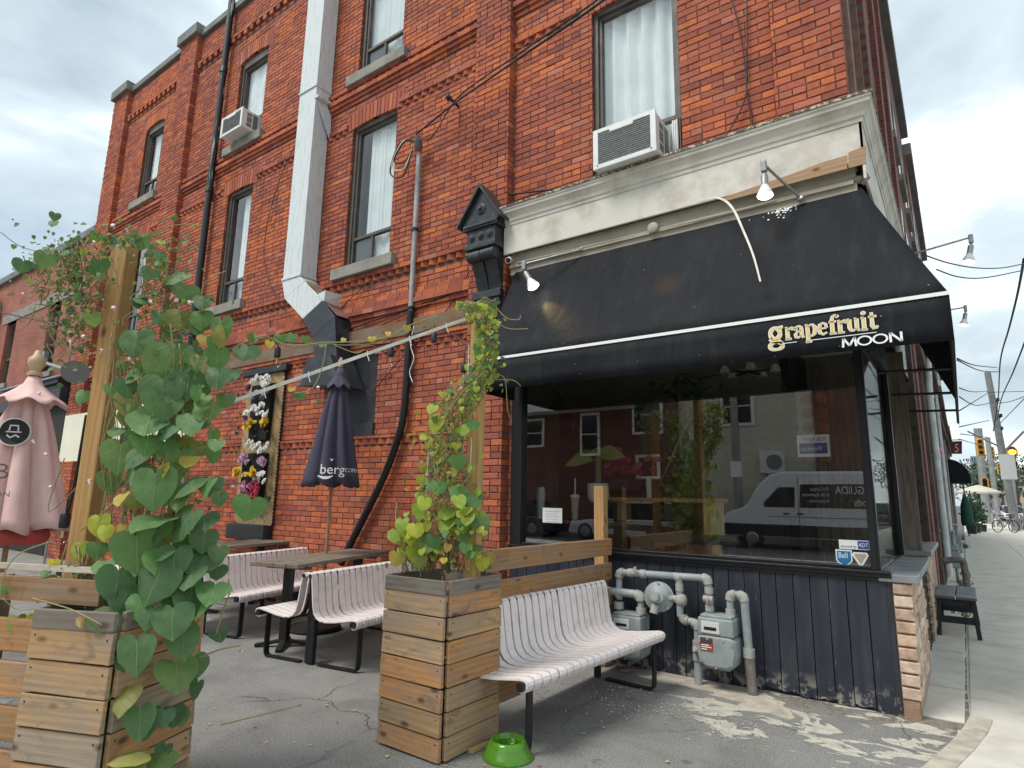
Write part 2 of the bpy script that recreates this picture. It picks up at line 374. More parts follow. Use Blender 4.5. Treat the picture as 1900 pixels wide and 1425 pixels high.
# ---------------------------------------------------------------- the ground
from mathutils import noise as mnoise
def asphalt(name, col, worn=False):
    m_, nt_, b = newmat(name); v = coords(nt_, 'World')
    c = mixc(nt_, mapr(nt_, noise(nt_, v, 95, 4, 0.8), 0.44, 0.68), col, tuple(min(1, q * 2.0) for q in col))
    c = mixc(nt_, mapr(nt_, noise(nt_, v, 75, 3, 0.8), 0.57, 0.66, 0, 0.75), c, (0.05, 0.049, 0.047))
    c = mixc(nt_, mapr(nt_, noise(nt_, v, 1.6, 6, 0.65, 0.6), 0.42, 0.66, 0, 0.6), c, mixc(nt_, 1.0, c, (0.58, 0.57, 0.57), 'MULTIPLY'))
    c = mixc(nt_, mapr(nt_, noise(nt_, v, 6.5, 5, 0.7), 0.6, 0.75, 0, 0.35), c, (0.25, 0.23, 0.20))
    hgt = None
    if worn:
        def MM(op, a, b_):
            n = nt_.nodes.new('ShaderNodeMath'); n.operation = op
            for i, q_ in enumerate((a, b_)):
                if isinstance(q_, (int, float)): n.inputs[i].default_value = q_
                else: L(nt_, q_, n.inputs[i])
            return n.outputs[0]
        wv = nt_.nodes.new('ShaderNodeTexNoise'); wv.inputs['Scale'].default_value = 3.0; wv.inputs['Detail'].default_value = 4; L(nt_, v, wv.inputs['Vector'])
        vd = nt_.nodes.new('ShaderNodeVectorMath'); vd.operation = 'MULTIPLY_ADD'; L(nt_, wv.outputs['Color'], vd.inputs[0]); vd.inputs[1].default_value = (.45,.45,0); L(nt_, v, vd.inputs[2])
        vo = nt_.nodes.new('ShaderNodeTexVoronoi'); vo.feature = 'DISTANCE_TO_EDGE'; vo.inputs['Scale'].default_value = .85; L(nt_, vd.outputs[0], vo.inputs['Vector'])
        crack = MM('MULTIPLY', mapr(nt_, vo.outputs['Distance'], .0, .010, 1, 0), mapr(nt_, noise(nt_, v, 1.1, 3), .46, .56))
        c = mixc(nt_, MM('MULTIPLY', crack, .45), c, (.045,.042,.038))
        c = mixc(nt_, mapr(nt_, noise(nt_, v, 3.3, 3, .5), .70, .74, 0, .55), c, (.055,.053,.05))      # oil and gum
        sp = nt_.nodes.new('ShaderNodeSeparateXYZ'); L(nt_, v, sp.inputs[0])
        dirt_ = MM('MULTIPLY', mapr(nt_, sp.outputs['Y'], -.42, -.04, 0, 1), mapr(nt_, noise(nt_, v, 5, 5, .7), .35, .55))
        c = mixc(nt_, MM('MULTIPLY', dirt_, .8), c, mixc(nt_, mapr(nt_, noise(nt_, v, 26, 4), .4, .6), (.13,.095,.065), (.27,.23,.18)))
        reg = MM('MULTIPLY', mapr(nt_, sp.outputs['X'], -2.1, -1.1, 0, 1), mapr(nt_, sp.outputs['Y'], -1.75, -1.05, 0, 1))
        cem = MM('MULTIPLY', reg, mapr(nt_, MM('ADD', noise(nt_, coords(nt_, 'World', (1.0,1.7,1)), 2.5, 6, .62, .9), MM('MULTIPLY', MM('SUBTRACT', reg, 1.0), .25)), .515, .53))
        c = mixc(nt_, cem, c, mixc(nt_, mapr(nt_, noise(nt_, v, 14, 5, .7), .35, .65), (.66,.62,.53), (.44,.41,.34)))
        hgt = MM('SUBTRACT', MM('MULTIPLY', cem, .9), MM('MULTIPLY', crack, 1.2))
    L(nt_, c, b.inputs['Base Color']); b.inputs['Roughness'].default_value = 0.9; b.inputs['Specular IOR Level'].default_value = 0.25
    ad = nt_.nodes.new('ShaderNodeMath'); ad.operation = 'ADD'; L(nt_, noise(nt_, v, 85, 4, 0.8), ad.inputs[0]); L(nt_, noise(nt_, v, 7, 4), ad.inputs[1])
    ho = ad.outputs[0]
    if hgt is not None: ho = MM('ADD', ho, hgt)
    bumpn(nt_, b, ho, 0.9, 0.012); return m_
asphalt('asphalt', (0.215, 0.209, 0.197), True); asphalt('road_asphalt', (0.10, 0.10, 0.10))
conc = pmat('concrete', (0.60, 0.565, 0.49), 0.9, col2=(0.46, 0.43, 0.37), vs=2.6, bump=0.35, bs=120, lo=0.38, hi=0.68)
conc2 = pmat('concrete_worn', (0.50, 0.455, 0.37), 0.92, col2=(0.33, 0.29, 0.235), vs=7, bump=0.5, bs=70)
dirt = pmat('dirt', (0.16, 0.125, 0.09), 0.95, col2=(0.26, 0.23, 0.19), vs=9, bump=0.9, bs=60)
g = MB(); g.quad((-1500,-1500,-.13),(1500,-1500,-.13),(1500,1500,-.13),(-1500,1500,-.13))
tag(g.build('ground', MATS['road_asphalt']), kind='structure')
lane = MB()
edge = [S(.36, 4, 0), S(.36, 1.2, 0), S(.375, .3, 0), S(.34, 0, 0), S(.27, -.4, 0), S(.15, -.95, 0), S(-.12, -1.6, 0), S(-.6, -2.3, 0), S(-1.5, -3.2, 0), S(-3.4, -4.7, 0), S(-8, -8.2, 0), S(-20, -13, 0), S(-46, -15, 0)]
poly = [(p.x, p.y) for p in edge] + [(-46, .5), (-10, .5), (-.2, .5), (-.05, 4.0)]
# the lane is a tessellated sheet so that it can dip and swell a little
lm = MB(); lm.prism(poly, lambda a, b, d: Vector((a, b, d)), 0.0, -.12); tag(lm.build('lane', MATS['asphalt']), kind='structure')
apron = bpy.data.objects['lane']
sw = MB()
outer = [(p.x, p.y) for p in edge]
swp = [S(.36,90,0), S(.36,4,0)] + edge[1:] + [Vector((-46,-17,0)), Vector((-20,-15.5,0)), Vector((-6,-12.5,0)), S(3.4,-12.5,0), S(3.4,90,0)]
sw.prism([(p.x, p.y) for p in swp], lambda a, b, d: Vector((a, b, d)), -.004, -.12)
pav = sw.build('sidewalk', conc); tag(pav, kind='structure')
# slabs with recessed joints
def slab(c0, c1, t0, t1, mt=conc, par=None, dz=0.0):
    q = MB(); j = .006; f = lambda a, b, d: S(a, b, d)
    q.prism([(c0+j, t0+j), (c1-j, t0+j), (c1-j, t1-j), (c0+j, t1-j)], f, .008 + dz, -.05)
    q.build('slab', mt, par or pav, bevel=.004)
ts = [-12.2,-10.9,-9.6,-8.3,-7,-5.7,-4.4,-3.2,-2.1,-1.05,-.08,.86,2.11,3.3,4.5,5.7]
while ts[-1] < 60: ts.append(ts[-1] + 1.25)
for i in range(len(ts) - 1):
    t0, t1 = ts[i], ts[i+1]
    if t0 > -.5: slab(.375, 1.75, t0, t1, dz=RND.uniform(-.003, .003))
    elif t0 > -5: slab(.30 + (.0 if t0 > -1 else 0), 1.75, t0, t1)
    else: slab(-1.2, 1.75, t0, t1)
    slab(1.75, 3.15, t0, t1, dz=RND.uniform(-.003, .003))
for t0, t1 in ((.1,1.05),(1.05,2.6),(2.6,4.1),(4.1,6.2),(6.2,8.6),(8.6,11),(11,15),(15,21),(21,28)):
    slab(.06, .352, t0, t1, conc, dz=RND.uniform(-.004, .010))
kb = MB()                                         # granite-coloured kerb to the main street
kb.prism([(3.15,-12.2),(3.32,-12.2),(3.32,90),(3.15,90)], lambda a,b,d: S(a,b,d), .012, -.13); kb.build('kerb', conc, pav, bevel=.01)
kb = MB()                                         # curved concrete edging where lane and pavement meet
E2 = edge[2:9]
for i in range(len(E2) - 1):
    a, b = E2[i], E2[i+1]; d = (b - a).normalized(); n = Vector((-d.y, d.x, 0)) * .13
    kb._add([a + Vector((0,0,.012)), b + Vector((0,0,.012)), b + n + Vector((0,0,.014)), a + n + Vector((0,0,.014)), a - Vector((0,0,.05)), b - Vector((0,0,.05)), b + n - Vector((0,0,.05)), a + n - Vector((0,0,.05))],
            [(0,1,2,3),(0,4,5,1),(3,2,6,7)])
kb.build('kerb_edging', conc2, pav)
# worn cement showing through the asphalt by the shop corner
def blob(px, py, hw, hh, ang=0.0, n=70, seed=0):
    rr = random.Random(seed); ph = [rr.uniform(0, 6.28) for _ in range(4)]; pts = []
    for k in range(n):
        q = 2*math.pi*k/n; r_ = 1 + .22*math.sin(2*q+ph[0]) + .16*math.sin(3*q+ph[1]) + .1*math.sin(5*q+ph[2]) + .05*math.sin(9*q+ph[3]) + rr.uniform(-.035,.035)
        a, b = hw*r_*math.cos(q), hh*r_*math.sin(q)
        p = atz(px + a*math.cos(ang) - b*math.sin(ang), py + a*math.sin(ang) + b*math.cos(ang), 0)
        pts.append((p.x, min(p.y, -.02)))
    return pts
for k, (x, y, hw, hh, an, mt) in enumerate(((1290,1262,128,14,.10,conc2),(1405,1303,62,17,.25,conc2))):
    mb = MB(); mb.prism(blob(x, y, hw, hh, an, seed=k), lambda a,b,d: Vector((a,b,d)), .004 + .0012*k, -.01); mb.build('cement_patch', mt, apron)
gv = MB()                                        # loose grit
for k in range(420):
    x, y = RND.choice(((1240,1320,90,16),(1180,1310,60,10),(1400,1345,110,14),(1500,1300,140,10),(1130,1280,60,12)))[:2], 0
    cx, cy = x; p = atz(RND.gauss(cx, 70), RND.gauss(cy, 14), 0)
    if p.y > -.03: continue
    s_ = RND.uniform(.003, .009); gv.obox((p.x, p.y, s_*.4 + .004), (s_*1.5, s_, s_*.8), (RND.random(), RND.random(), RND.random()*3))
tag(gv.build('gravel', pmat('grit', (.42,.38,.33), .9)), 'pale grit scattered on the asphalt below the meters', 'gravel', kind='stuff')

# ---------------------------------------------------------------- the brick corner building
HT = 11.3
BL = thing('brick_building', 'tall red brick corner building with dentil bands, pilasters and a shop below', 'building')
stone = pmat('sill_stone', (0.30, 0.285, 0.25), 0.85, col2=(0.20, 0.19, 0.165), vs=5, bump=0.2, bs=50)
copm = pmat('coping', (0.20, 0.21, 0.20), 0.8, var=0.3, vs=3)
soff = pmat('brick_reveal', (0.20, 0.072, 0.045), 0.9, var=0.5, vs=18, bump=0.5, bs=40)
WIN = [(-2.47,-1.46,4.95,7.08,0),(-6.64,-5.66,4.78,7.12,0),(-10.2,-9.36,4.78,7.05,0),(-14.2,-13.36,4.78,7.05,0),
       (-2.47,-1.5,8.0,9.9,1),(-6.62,-5.64,8.0,9.9,1),(-10.25,-9.3,8.0,9.9,1),(-14.24,-13.36,8.0,9.9,1)]
OPEN = [(w_[0], w_[1], w_[2], w_[3]) for w_ in WIN]
SHOP = (-3.50, .03, -.2, 4.30)
DUCTWIN = (-6.52, -5.76, 2.27, 3.42)
OPENW = OPEN + [SHOP, DUCTWIN]
PIL = [(-4.11,-3.56,0,HT),(-.55,.02,4.82,HT),(-12.75,-12.0,0,HT),(-16.15,-15.35,0,HT)]
def cells(x0, x1, z0, z1, ops):
    xs = sorted({x0, x1} | {min(max(q, x0), x1) for o in ops for q in o[:2]}); zs = sorted({z0, z1} | {min(max(q, z0), z1) for o in ops for q in o[2:4]})
    for a, b in zip(xs, xs[1:]):
        for c, d in zip(zs, zs[1:]):
            mx_, mz = (a+b)/2, (c+d)/2
            if not any(o[0] < mx_ < o[1] and o[2] < mz < o[3] for o in ops): yield a, b, c, d
wm_ = MB()
for a, b, c, d in cells(-16.15, .02, -.05, HT, OPENW): wm_.quad((a,.009,c),(b,.009,c),(b,.009,d),(a,.009,d))
side = wm_.build('side_wall', mortar, BL)
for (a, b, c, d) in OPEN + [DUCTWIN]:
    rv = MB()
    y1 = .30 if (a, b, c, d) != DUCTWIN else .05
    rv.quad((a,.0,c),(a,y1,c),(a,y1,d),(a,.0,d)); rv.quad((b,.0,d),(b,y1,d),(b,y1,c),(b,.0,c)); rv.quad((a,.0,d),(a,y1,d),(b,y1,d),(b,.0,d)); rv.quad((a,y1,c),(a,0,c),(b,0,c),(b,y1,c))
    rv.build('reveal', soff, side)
shell = MB()
shell.quad((-16.15,.02,HT),(.02,.02,HT),(.02,12,HT),(-16.15,12,HT)); shell.quad((-16.15,12,0),(.02,12,0),(.02,12,HT),(-16.15,12,HT)); shell.quad((-16.15,.02,7),(-16.15,12,7),(-16.15,12,HT),(-16.15,.02,HT))
shell.quad((-16.15,.02,0),(-16.15,12,0),(-16.15,12,7),(-16.15,.02,7)); shell.quad((-16,.35,7.55),(.0,.35,7.55),(0,12,7.55),(-16,12,7.55))
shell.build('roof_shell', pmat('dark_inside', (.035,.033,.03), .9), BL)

PAL = [(srgb(168,96,74),6),(srgb(160,90,71),5),(srgb(175,99,70),5),(srgb(188,108,70),2.0),(srgb(150,84,70),3),(srgb(136,80,70),.6),(srgb(174,110,90),1.6)]
PT = [c for c, w_ in PAL for _ in range(int(w_*10))]
def tint(x, z):
    n_ = mnoise.noise(Vector((x*.55, 3.1, z*.8))) + .5*mnoise.noise(Vector((x*1.9, 8.2, z*2.3)))
    c = RND.choice(PT)
    if n_ > .25 and RND.random() < .55: c = srgb(188,106,68)
    if n_ < -.3 and RND.random() < .55: c = srgb(150,86,71)
    k = RND.uniform(.84, 1.12) * 1.10
    return tuple(q * k for q in c)
CH, BLN = .0735, .228
LIST = []                                        # every whole or cut brick: x0,x1,z0,z1,front y,depth
def lay(x0, x1, z0, z1, yf, dep, ops, off=0):
    r0 = int(math.floor(z0 / CH)); r = r0
    while r * CH < z1 - .01:
        za, zb = r*CH + .0045, (r+1)*CH - .0045; za = max(za, z0); zb = min(zb, z1)
        header = (r % 6 == 3)
        L_ = BLN if not header else BLN/2
        x = math.floor(x0 / BLN) * BLN - (0 if r % 2 else BLN/2) + off
        while x < x1:
            a, b = max(x + .0045, x0), min(x + L_ - .0045, x1); x += L_
            if b - a < .02 or zb - za < .02: continue
            segs = [(a, b)]
            for o in ops:
                if zb <= o[2] + .01 or za >= o[3] - .01: continue
                ns = []
                for p, q in segs:
                    if q <= o[0] or p >= o[1]: ns.append((p, q)); continue
                    if p < o[0]: ns.append((p, o[0]))
                    if q > o[1]: ns.append((o[1], q))
                segs = ns
            for p, q in segs:
                if q - p > .025: LIST.append((p, q, za, zb, yf + RND.uniform(-.0035, .003), dep))
        r += 1
BAND = [(-16.2,.1,7.52,7.86),(-16.2,.1,7.06,7.20),(-16.2,-3.5,4.44,4.60),(-16.2,-3.5,3.5,4.2),(-16.2,-3.5,3.38,3.5),(-16.2,-3.5,2.15,2.27)]
BAYS = [(-15.35,-12.75),(-12.0,-4.11),(-3.56,-.55)]
ARCH = [(w_[0]-.12, w_[1]+.12, w_[3], w_[3]+.30) for w_ in WIN]
for b0, b1 in BAYS:
    lay(b0, b1, 0, HT - .1, 0, .03, OPENW + BAND + ARCH + [(b0, b1, 10.42, 10.62)])
for p0, p1, z0, z1 in PIL: lay(p0, p1, z0, z1, -.11, .13, [], off=.05)
# the biggest in view become bricks of their own, the rest one brickwork mesh
def area(bk):
    a, b, c, d, y, _ = bk
    if y < -.05 and b - a < .1: return 0
    P = [to_px((a,y,c)), to_px((b,y,c)), to_px((b,y,d)), to_px((a,y,d))]
    if any(p[2] < .2 or not (4 < p[0] < 1896 and 4 < p[1] < 1420) for p in P): return 0
    cx, cz = (a+b)/2, (c+d)/2
    if -4.2 < cx < -3.4 and 3.7 < cz < 5.4: return 0
    if cz < 4.95 and cx > -3.6: return 0
    if cx > -2.6 and cx < -1.3 and cz < 5.4: return 0
    if -3.9 < cx < -3.4 and cz < 4: pass
    s_ = 0
    for i in range(4):
        p, q = P[i], P[(i+1) % 4]; s_ += p[0]*q[1] - q[0]*p[1]
    return abs(s_) / 2
order = sorted(range(len(LIST)), key=lambda i: -area(LIST[i])); big = set(order[:296])
bp, bs_ = MATS['brick_piece'], MATS['brick_stuff']
BM = {}
def brick_mesh(L_, H_, D_):
    k = (round(L_, 2), round(H_, 3), D_, RND.randrange(4))
    if k not in BM:
        q = MB(); rr = RND; j = lambda: rr.uniform(-.0022, .0022); c_ = .004
        x, z = L_/2, H_/2; fr_ = [(-x+c_+j(),0,-z+c_+j()),(x-c_+j(),0,-z+c_+j()),(x-c_+j(),0,z-c_+j()),(-x+c_+j(),0,z-c_+j())]
        md = [(-x+j(),c_,-z+j()),(x+j(),c_,-z+j()),(x+j(),c_,z+j()),(-x+j(),c_,z+j())]; bk = [(p[0],D_,p[2]) for p in md]
        q._add(fr_ + md + bk, [(0,1,2,3)] + [(i, i+4, (i+1)%4+4, (i+1)%4) for i in range(4)] + [(i+4, i+8, (i+1)%4+8, (i+1)%4+4) for i in range(4)])
        BM[k] = q.mesh('brick', bp)
    return BM[k]
st = MB()
for i, (a, b, c, d, y, dep) in enumerate(LIST):
    t_ = tint((a+b)/2, (c+d)/2)
    if i in big:
        o = bpy.data.objects.new('brick', brick_mesh(b-a, d-c, dep)); COL.objects.link(o); o.parent = side; o.location = ((a+b)/2, y, (c+d)/2); o.color = (*t_, 1)
    else:
        st.cur = t_; j = lambda: RND.uniform(-.002, .002); e_ = .004
        x0, x1, z0, z1 = a + j(), b + j(), c + j(), d + j()
        st._add([(x0+e_,y,z0+e_),(x1-e_,y,z0+e_),(x1-e_,y,z1-e_),(x0+e_,y,z1-e_),(x0,y+e_,z0),(x1,y+e_,z0),(x1,y+e_,z1),(x0,y+e_,z1),(x0,y+dep,z0),(x1,y+dep,z0),(x1,y+dep,z1),(x0,y+dep,z1)],
                [(0,1,2,3)] + [(k, k+4, (k+1)%4+4, (k+1)%4) for k in range(4)] + [(k+4, k+8, (k+1)%4+8, (k+1)%4+4) for k in range(4)])
tag(st.build('brickwork', bs_, side), kind='stuff')
for p0, p1, z0, z1 in PIL:
    pm = MB(); pm.box(p0+.012, p1-.012, -.098, .009, z0, z1); pm.build('pilaster_core', mortar, side)
# dentil bands, string courses and arches in cut brick
bd = MB()
def bandbrick(x0, x1, z0, z1, y0, y1):
    bd.cur = tint(x0, z0); bd.box(x0, x1, y0, y1, z0, z1)
def course(b0, b1, z0, z1, proud, step=.228, ops=()):
    x = b0
    while x < b1 - .02:
        e_ = min(x + step - .008, b1)
        if not any(o[0] < (x+e_)/2 < o[1] and o[2] < (z0+z1)/2 < o[3] for o in ops): bandbrick(x, e_, z0, z1, -proud + RND.uniform(-.002,.002), .02)
        x += step
def dents(b0, b1, z0, z1, proud, step=.205, saw=False, ops=()):
    x = b0 + .04
    while x < b1 - .08:
        if not any(o[0]-.04 < x+.05 < o[1]+.04 and o[2] < (z0+z1)/2 < o[3] for o in ops):
            if saw:
                bd.cur = tint(x, z0); q = .075
                bd._add([(x-q,.01,z0),(x,-proud,z0),(x+q,.01,z0),(x-q,.01,z1),(x,-proud,z1),(x+q,.01,z1)], [(0,1,4,3),(1,2,5,4),(0,2,1),(3,4,5)])
            else: bandbrick(x, x+.10, z0, z1, -proud, .02)
        x += step if not saw else .155
for b0, b1 in BAYS:
    lo = b0 > -3.6
    course(b0, b1, 7.79, 7.86, .055, ops=OPENW); dents(b0, b1, 7.715, 7.785, .045, .155, True, OPENW); course(b0, b1, 7.64, 7.71, .075); course(b0, b1, 7.58, 7.635, .045); course(b0, b1, 7.52, 7.575, .015)
    course(b0, b1, 7.13, 7.20, .035, ops=OPENW+ARCH); dents(b0, b1, 7.06, 7.125, .03, .155, True, OPENW+ARCH)
    dents(b0, b1, 10.47, 10.56, .05, .22); course(b0, b1, 10.565, 10.62, .055); course(b0, b1, 10.42, 10.465, .0)
    if lo: continue
    course(b0, b1, 4.54, 4.60, .05); dents(b0, b1, 4.46, 4.535, .045, .155, True)
    course(b0, b1, 4.13, 4.20, .02); course(b0, b1, 4.05, 4.125, .05); course(b0, b1, 3.985, 4.045, .075); course(b0, b1, 3.92, 3.98, .04); course(b0, b1, 3.84, 3.915, .01); course(b0, b1, 3.76, 3.835, .01)
    course(b0, b1, 3.50, 3.56, .05); course(b0, b1, 3.455, 3.498, .03, ops=[DUCTWIN]); dents(b0, b1, 3.385, 3.45, .028, .155, True, [DUCTWIN])
    course(b0, b1, 2.235, 2.27, .03); dents(b0, b1, 2.155, 2.23, .028, .155, True, [DUCTWIN])
for (a, b, c, d, ar) in WIN:                      # soldier arches
    n_ = int((b - a + .24) / .078); 
    for k in range(n_):
        x = a - .12 + (k + .5) * (b - a + .24) / n_; q = (x - (a+b)/2) / ((b-a)/2 + .12); rise = (.10 if ar else .045)
        zb = d + rise*(1 - q*q) - (.10 if ar else .045); fan = q * .05
        bd.cur = tuple(v_ * 1.05 for v_ in tint(x, d)); w2 = .034
        zz = zb + .27
        bd._add([(x-w2,-.004,zb),(x+w2,-.004,zb),(x+w2+fan*.5,-.004,zz),(x-w2+fan*.5,-.004,zz),(x-w2,.30,zb),(x+w2,.30,zb),(x+w2+fan*.5,.02,zz),(x-w2+fan*.5,.02,zz)],
                [(0,1,2,3),(0,4,5,1),(1,5,6,2),(3,2,6,7),(4,0,3,7)])
    bd.cur = PAL[1][0]; bd.box(a-.13, b+.13, .006, .02, d, d+.31)
tag(bd.build('dentil_bands', bs_, side), kind='stuff')
# weathered plank fixed along the lower band
for k, (x0, x1) in enumerate(((-12.0,-9.4),(-9.4,-6.7),(-6.7,-4.15))):
    q = MB(); q.box(-(x1-x0)/2+.004, (x1-x0)/2-.004, -.10, .10, -.03, .03); me = q.mesh('band_plank', MATS['wood'])
    piece(me, 'band_plank', BL, frame_mat(((x0+x1)/2, -.035, 3.66), (1,0,0), (0,0,1)), srgb(128,96,66))
cp = MB()
for b0, b1 in BAYS: cp.box(b0, b1, -.06, .35, HT - .02, HT + .13)
for p0, p1, z0, z1 in PIL: cp.box(p0-.05, p1+.05, -.19, .35, HT + .0, HT + .24)
cp.build('coping', copm, BL, bevel=.01)

# windows of the side wall
brown = pmat('window_frame', (0.115, 0.10, 0.085), 0.55, var=.35, vs=4)
wglass = glassm('window_glass', (0.95,0.97,0.97), 2.2, wob=.03)
curt = pmat('curtain', (0.85,0.88,0.87), 0.95, var=.12, vs=3)
screen = pmat('insect_screen', (0.05,0.055,0.06), 0.6)
def window(x0, x1, z0, z1, ar, ac=False, near=False):
    fm = MB(); y = .10; w_ = .055
    zt = z1 - (.16 if ar else .05)
    fm.box(x0, x0+w_, y-.05, y+.08, z0, z1); fm.box(x1-w_, x1, y-.05, y+.08, z0, z1); fm.box(x0+w_, x1-w_, y-.06, y+.08, zt-.02, z1+.03)
    fm.box(x0+w_, x0+w_+.035, y-.02, y+.06, z0, zt-.02); fm.box(x1-w_-.035, x1-w_, y-.02, y+.06, z0, zt-.02); fm.box(x0+w_+.035, x1-w_-.035, y-.02, y+.06, zt-.06, zt-.02)
    zs = z0 + (.46 if not near else .44)
    fm.box(x0+w_+.035, x1-w_-.035, y-.015, y+.05, zs, zs+.05); fm.box(x0+w_+.035, x1-w_-.035, y-.03, y+.06, z0, z0+.045)
    xm = (x0+x1)/2; fm.box(xm-.018, xm+.018, y-.01, y+.045, z0+.045, zs)
    wo = fm.build('window', brown, BL, bevel=.006)
    a, b = x0+w_+.035, x1-w_-.035
    q = MB(); q.box(a, b, y+.012, y+.018, zs+.05, zt-.06); q.build('pane', wglass, wo)
    q = MB(); q.box(xm+.018, b, y+.012, y+.018, z0+.045, zs); q.build('pane', wglass, wo)
    q = MB(); q.box(a, xm-.018, y+.012, y+.018, z0+.045, zs); q.build('pane', wglass, wo)
    q = MB(); q.box(a, xm-.018, y+.022, y+.026, z0+.045, zs); q.build('screen', screen, wo)
    q = MB(); n_ = 60; L_ = b - a + .1                 # net curtain in folds
    c0 = a - .05 + (0 if near else L_*RND.choice((.0,.25,.12,.35)))
    for k in range(n_):
        f = lambda t: (c0 + (a + L_ - c0)*t, 0.185 + (.03 if near else .012)*math.sin(t*(34 if near else 17) + x0*3) + .006*math.sin(t*71))
        p, r_ = f(k/n_), f((k+1)/n_); q.quad((p[0],p[1],z0+.02),(r_[0],r_[1],z0+.02),(r_[0],r_[1],zt),(p[0],p[1],zt))
    q.build('curtain', curt, wo, smooth=True)
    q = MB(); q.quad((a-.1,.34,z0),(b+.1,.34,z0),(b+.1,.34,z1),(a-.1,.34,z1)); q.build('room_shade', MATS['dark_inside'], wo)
    if not near:
        q = MB(); q.box(x0-.17, x1+.15, -.10, .12, z0-.17, z0+.0); q.build('sill', stone, wo, bevel=.008)
    else:
        q = MB(); q.box(x0-.03, x1+.05, -.06, .12, z0-.05, z0); q.build('sill', pmat('rusty_flashing', (.16,.085,.055), .7, var=.5, vs=12), wo, bevel=.004)
for i, w_ in enumerate(WIN): window(*w_, near=(i == 0))

# black painted board over the old ground-floor window
bw = pmat('black_board', (.017,.018,.021), .6, col2=(.05,.055,.065), vs=3, bump=.15, bs=25, lo=.5, hi=.75)
q = MB(); q.box(-6.52,-5.76,.02,.045,2.45,3.42); q.build('boarded_window', bw, BL)
q = MB(); q.box(-6.52,-5.75,-.03,.04,2.27,2.45); q.build('boarded_window_rail', bw, BL, bevel=.006)

# street front of the same building
btf = brick_tex('brick_front', srgb(140,72,58), srgb(112,58,50), (.16,.12,.10), 'yz')
fw = MB()
FO = [(.35,1.35,4.9,7.3),(2.3,3.3,4.9,7.3),(4.2,5.2,4.9,7.3),(.35,1.35,8,10),(2.3,3.3,8,10),(4.2,5.2,8,10)]
for a, b, c, d in cells(0, 6.0, 4.6, HT, FO):
    fw.quad(S(.02,a,c), S(.02,b,c), S(.02,b,d), S(.02,a,d))
for a, b, c, d in FO:
    fw.quad(S(.02,a,c),S(.02,a,d),S(-.2,a,d),S(-.2,a,c)); fw.quad(S(.02,b,d),S(.02,b,c),S(-.2,b,c),S(-.2,b,d))
front = fw.build('front_wall', btf, BL)
pk = pmat('pink_trim', (.30,.17,.135), .85, var=.35, vs=8, bump=.4, bs=30)
q = MB()
for t in (0.0,): q.prism([(.0,.12),(.06,.12),(.06,.20),(.0,.20)], lambda a,b,d: S(a,b,d), 4.8, HT)
q.build('corner_trim', pk, BL)
for (a, b, c, d) in FO:
    q = MB()
    q.prism([(-.12,a),(.05,a),(.05,a+.06),(-.12,a+.06)], lambda u,v,z: S(u,v,z), c, d); q.prism([(-.12,b-.06),(.05,b-.06),(.05,b),(-.12,b)], lambda u,v,z: S(u,v,z), c, d)
    wo = q.build('window', pk, BL)
    q = MB(); q.quad(S(-.1,a,c),S(-.1,b,c),S(-.1,b,d),S(-.1,a,d)); q.build('pane', pmat('dark_pane', (.02,.022,.025), .1) if 'dark_pane' not in MATS else MATS['dark_pane'], wo)
for t0, t1 in ((1.5,2.1),(3.5,4.0),(5.45,6.0)):
    q = MB(); q.prism([(.02,t0),(.10,t0),(.10,t1),(.02,t1)], lambda a,b,d: S(a,b,d), 4.8, HT + .2); q.build('front_pilaster', btf, BL)
# ---------------------------------------------------------------- the shopfront
navy = pmat('navy_paint', (.016,.021,.034), .55, col2=(.032,.036,.046), vs=4, bump=.25, bs=35, vscale=(6,6,1))
def peel(name):
    m_, nt_, b = newmat(name); v = coords(nt_, 'World')
    c = mixc(nt_, mapr(nt_, noise(nt_, coords(nt_, 'World', (8,8,1.2)), 1.6, 5), .4, .7), (.015,.020,.033), (.034,.038,.047))
    sp = nt_.nodes.new('ShaderNodeSeparateXYZ'); L(nt_, v, sp.inputs[0])
    low = mapr(nt_, sp.outputs['Z'], .03, .20, 1, 0)
    nz = nt_.nodes.new('ShaderNodeMath'); nz.operation = 'MULTIPLY'; L(nt_, mapr(nt_, noise(nt_, v, 9, 6, .7), .5, .58), nz.inputs[0]); L(nt_, low, nz.inputs[1])
    c = mixc(nt_, nz.outputs[0], c, (.30,.27,.24))
    c = mixc(nt_, mapr(nt_, noise(nt_, coords(nt_, 'World', (40,40,5)), 1.0, 3, .6), .70, .76, 0, .55), c, (.30,.31,.33))   # chips and scuffs
    L(nt_, c, b.inputs['Base Color']); b.inputs['Roughness'].default_value = .5; bumpn(nt_, b, noise(nt_, coords(nt_, 'World', (30,30,3)), 1.0, 5), .3, .006)
    return m_
peel('navy_peeling')
pn = MB(); pn.box(-3.5,-.0,.03,.06,-.05,.95); panel = pn.build('shopfront_panel', navy, BL)
x = -3.495; k = 0
while x < -.02:
    w_ = RND.choice((.085,.125,.13,.14)); b_ = min(x + w_, -.004); dz = RND.choice((0,0,.012,.03,.02,.0)); q = MB()
    z0 = -.02 + dz if x > -1.4 else -.02
    n_ = 5; pts = [(x+.003, .93), (b_-.003, .93)] + [(b_-.003-(b_-x-.006)*i/n_, z0 + (RND.uniform(0,.035) if x > -1.2 else 0)) for i in range(n_+1)]
    q.prism(pts, lambda a,b2,d: Vector((a,d,b2)), .0 + RND.uniform(-.003,.002), .03); q.build('board', MATS['navy_peeling'], panel, bevel=.0025); x += w_
bk = pmat('shop_black', (.014,.015,.019), .4, var=.4, vs=7)
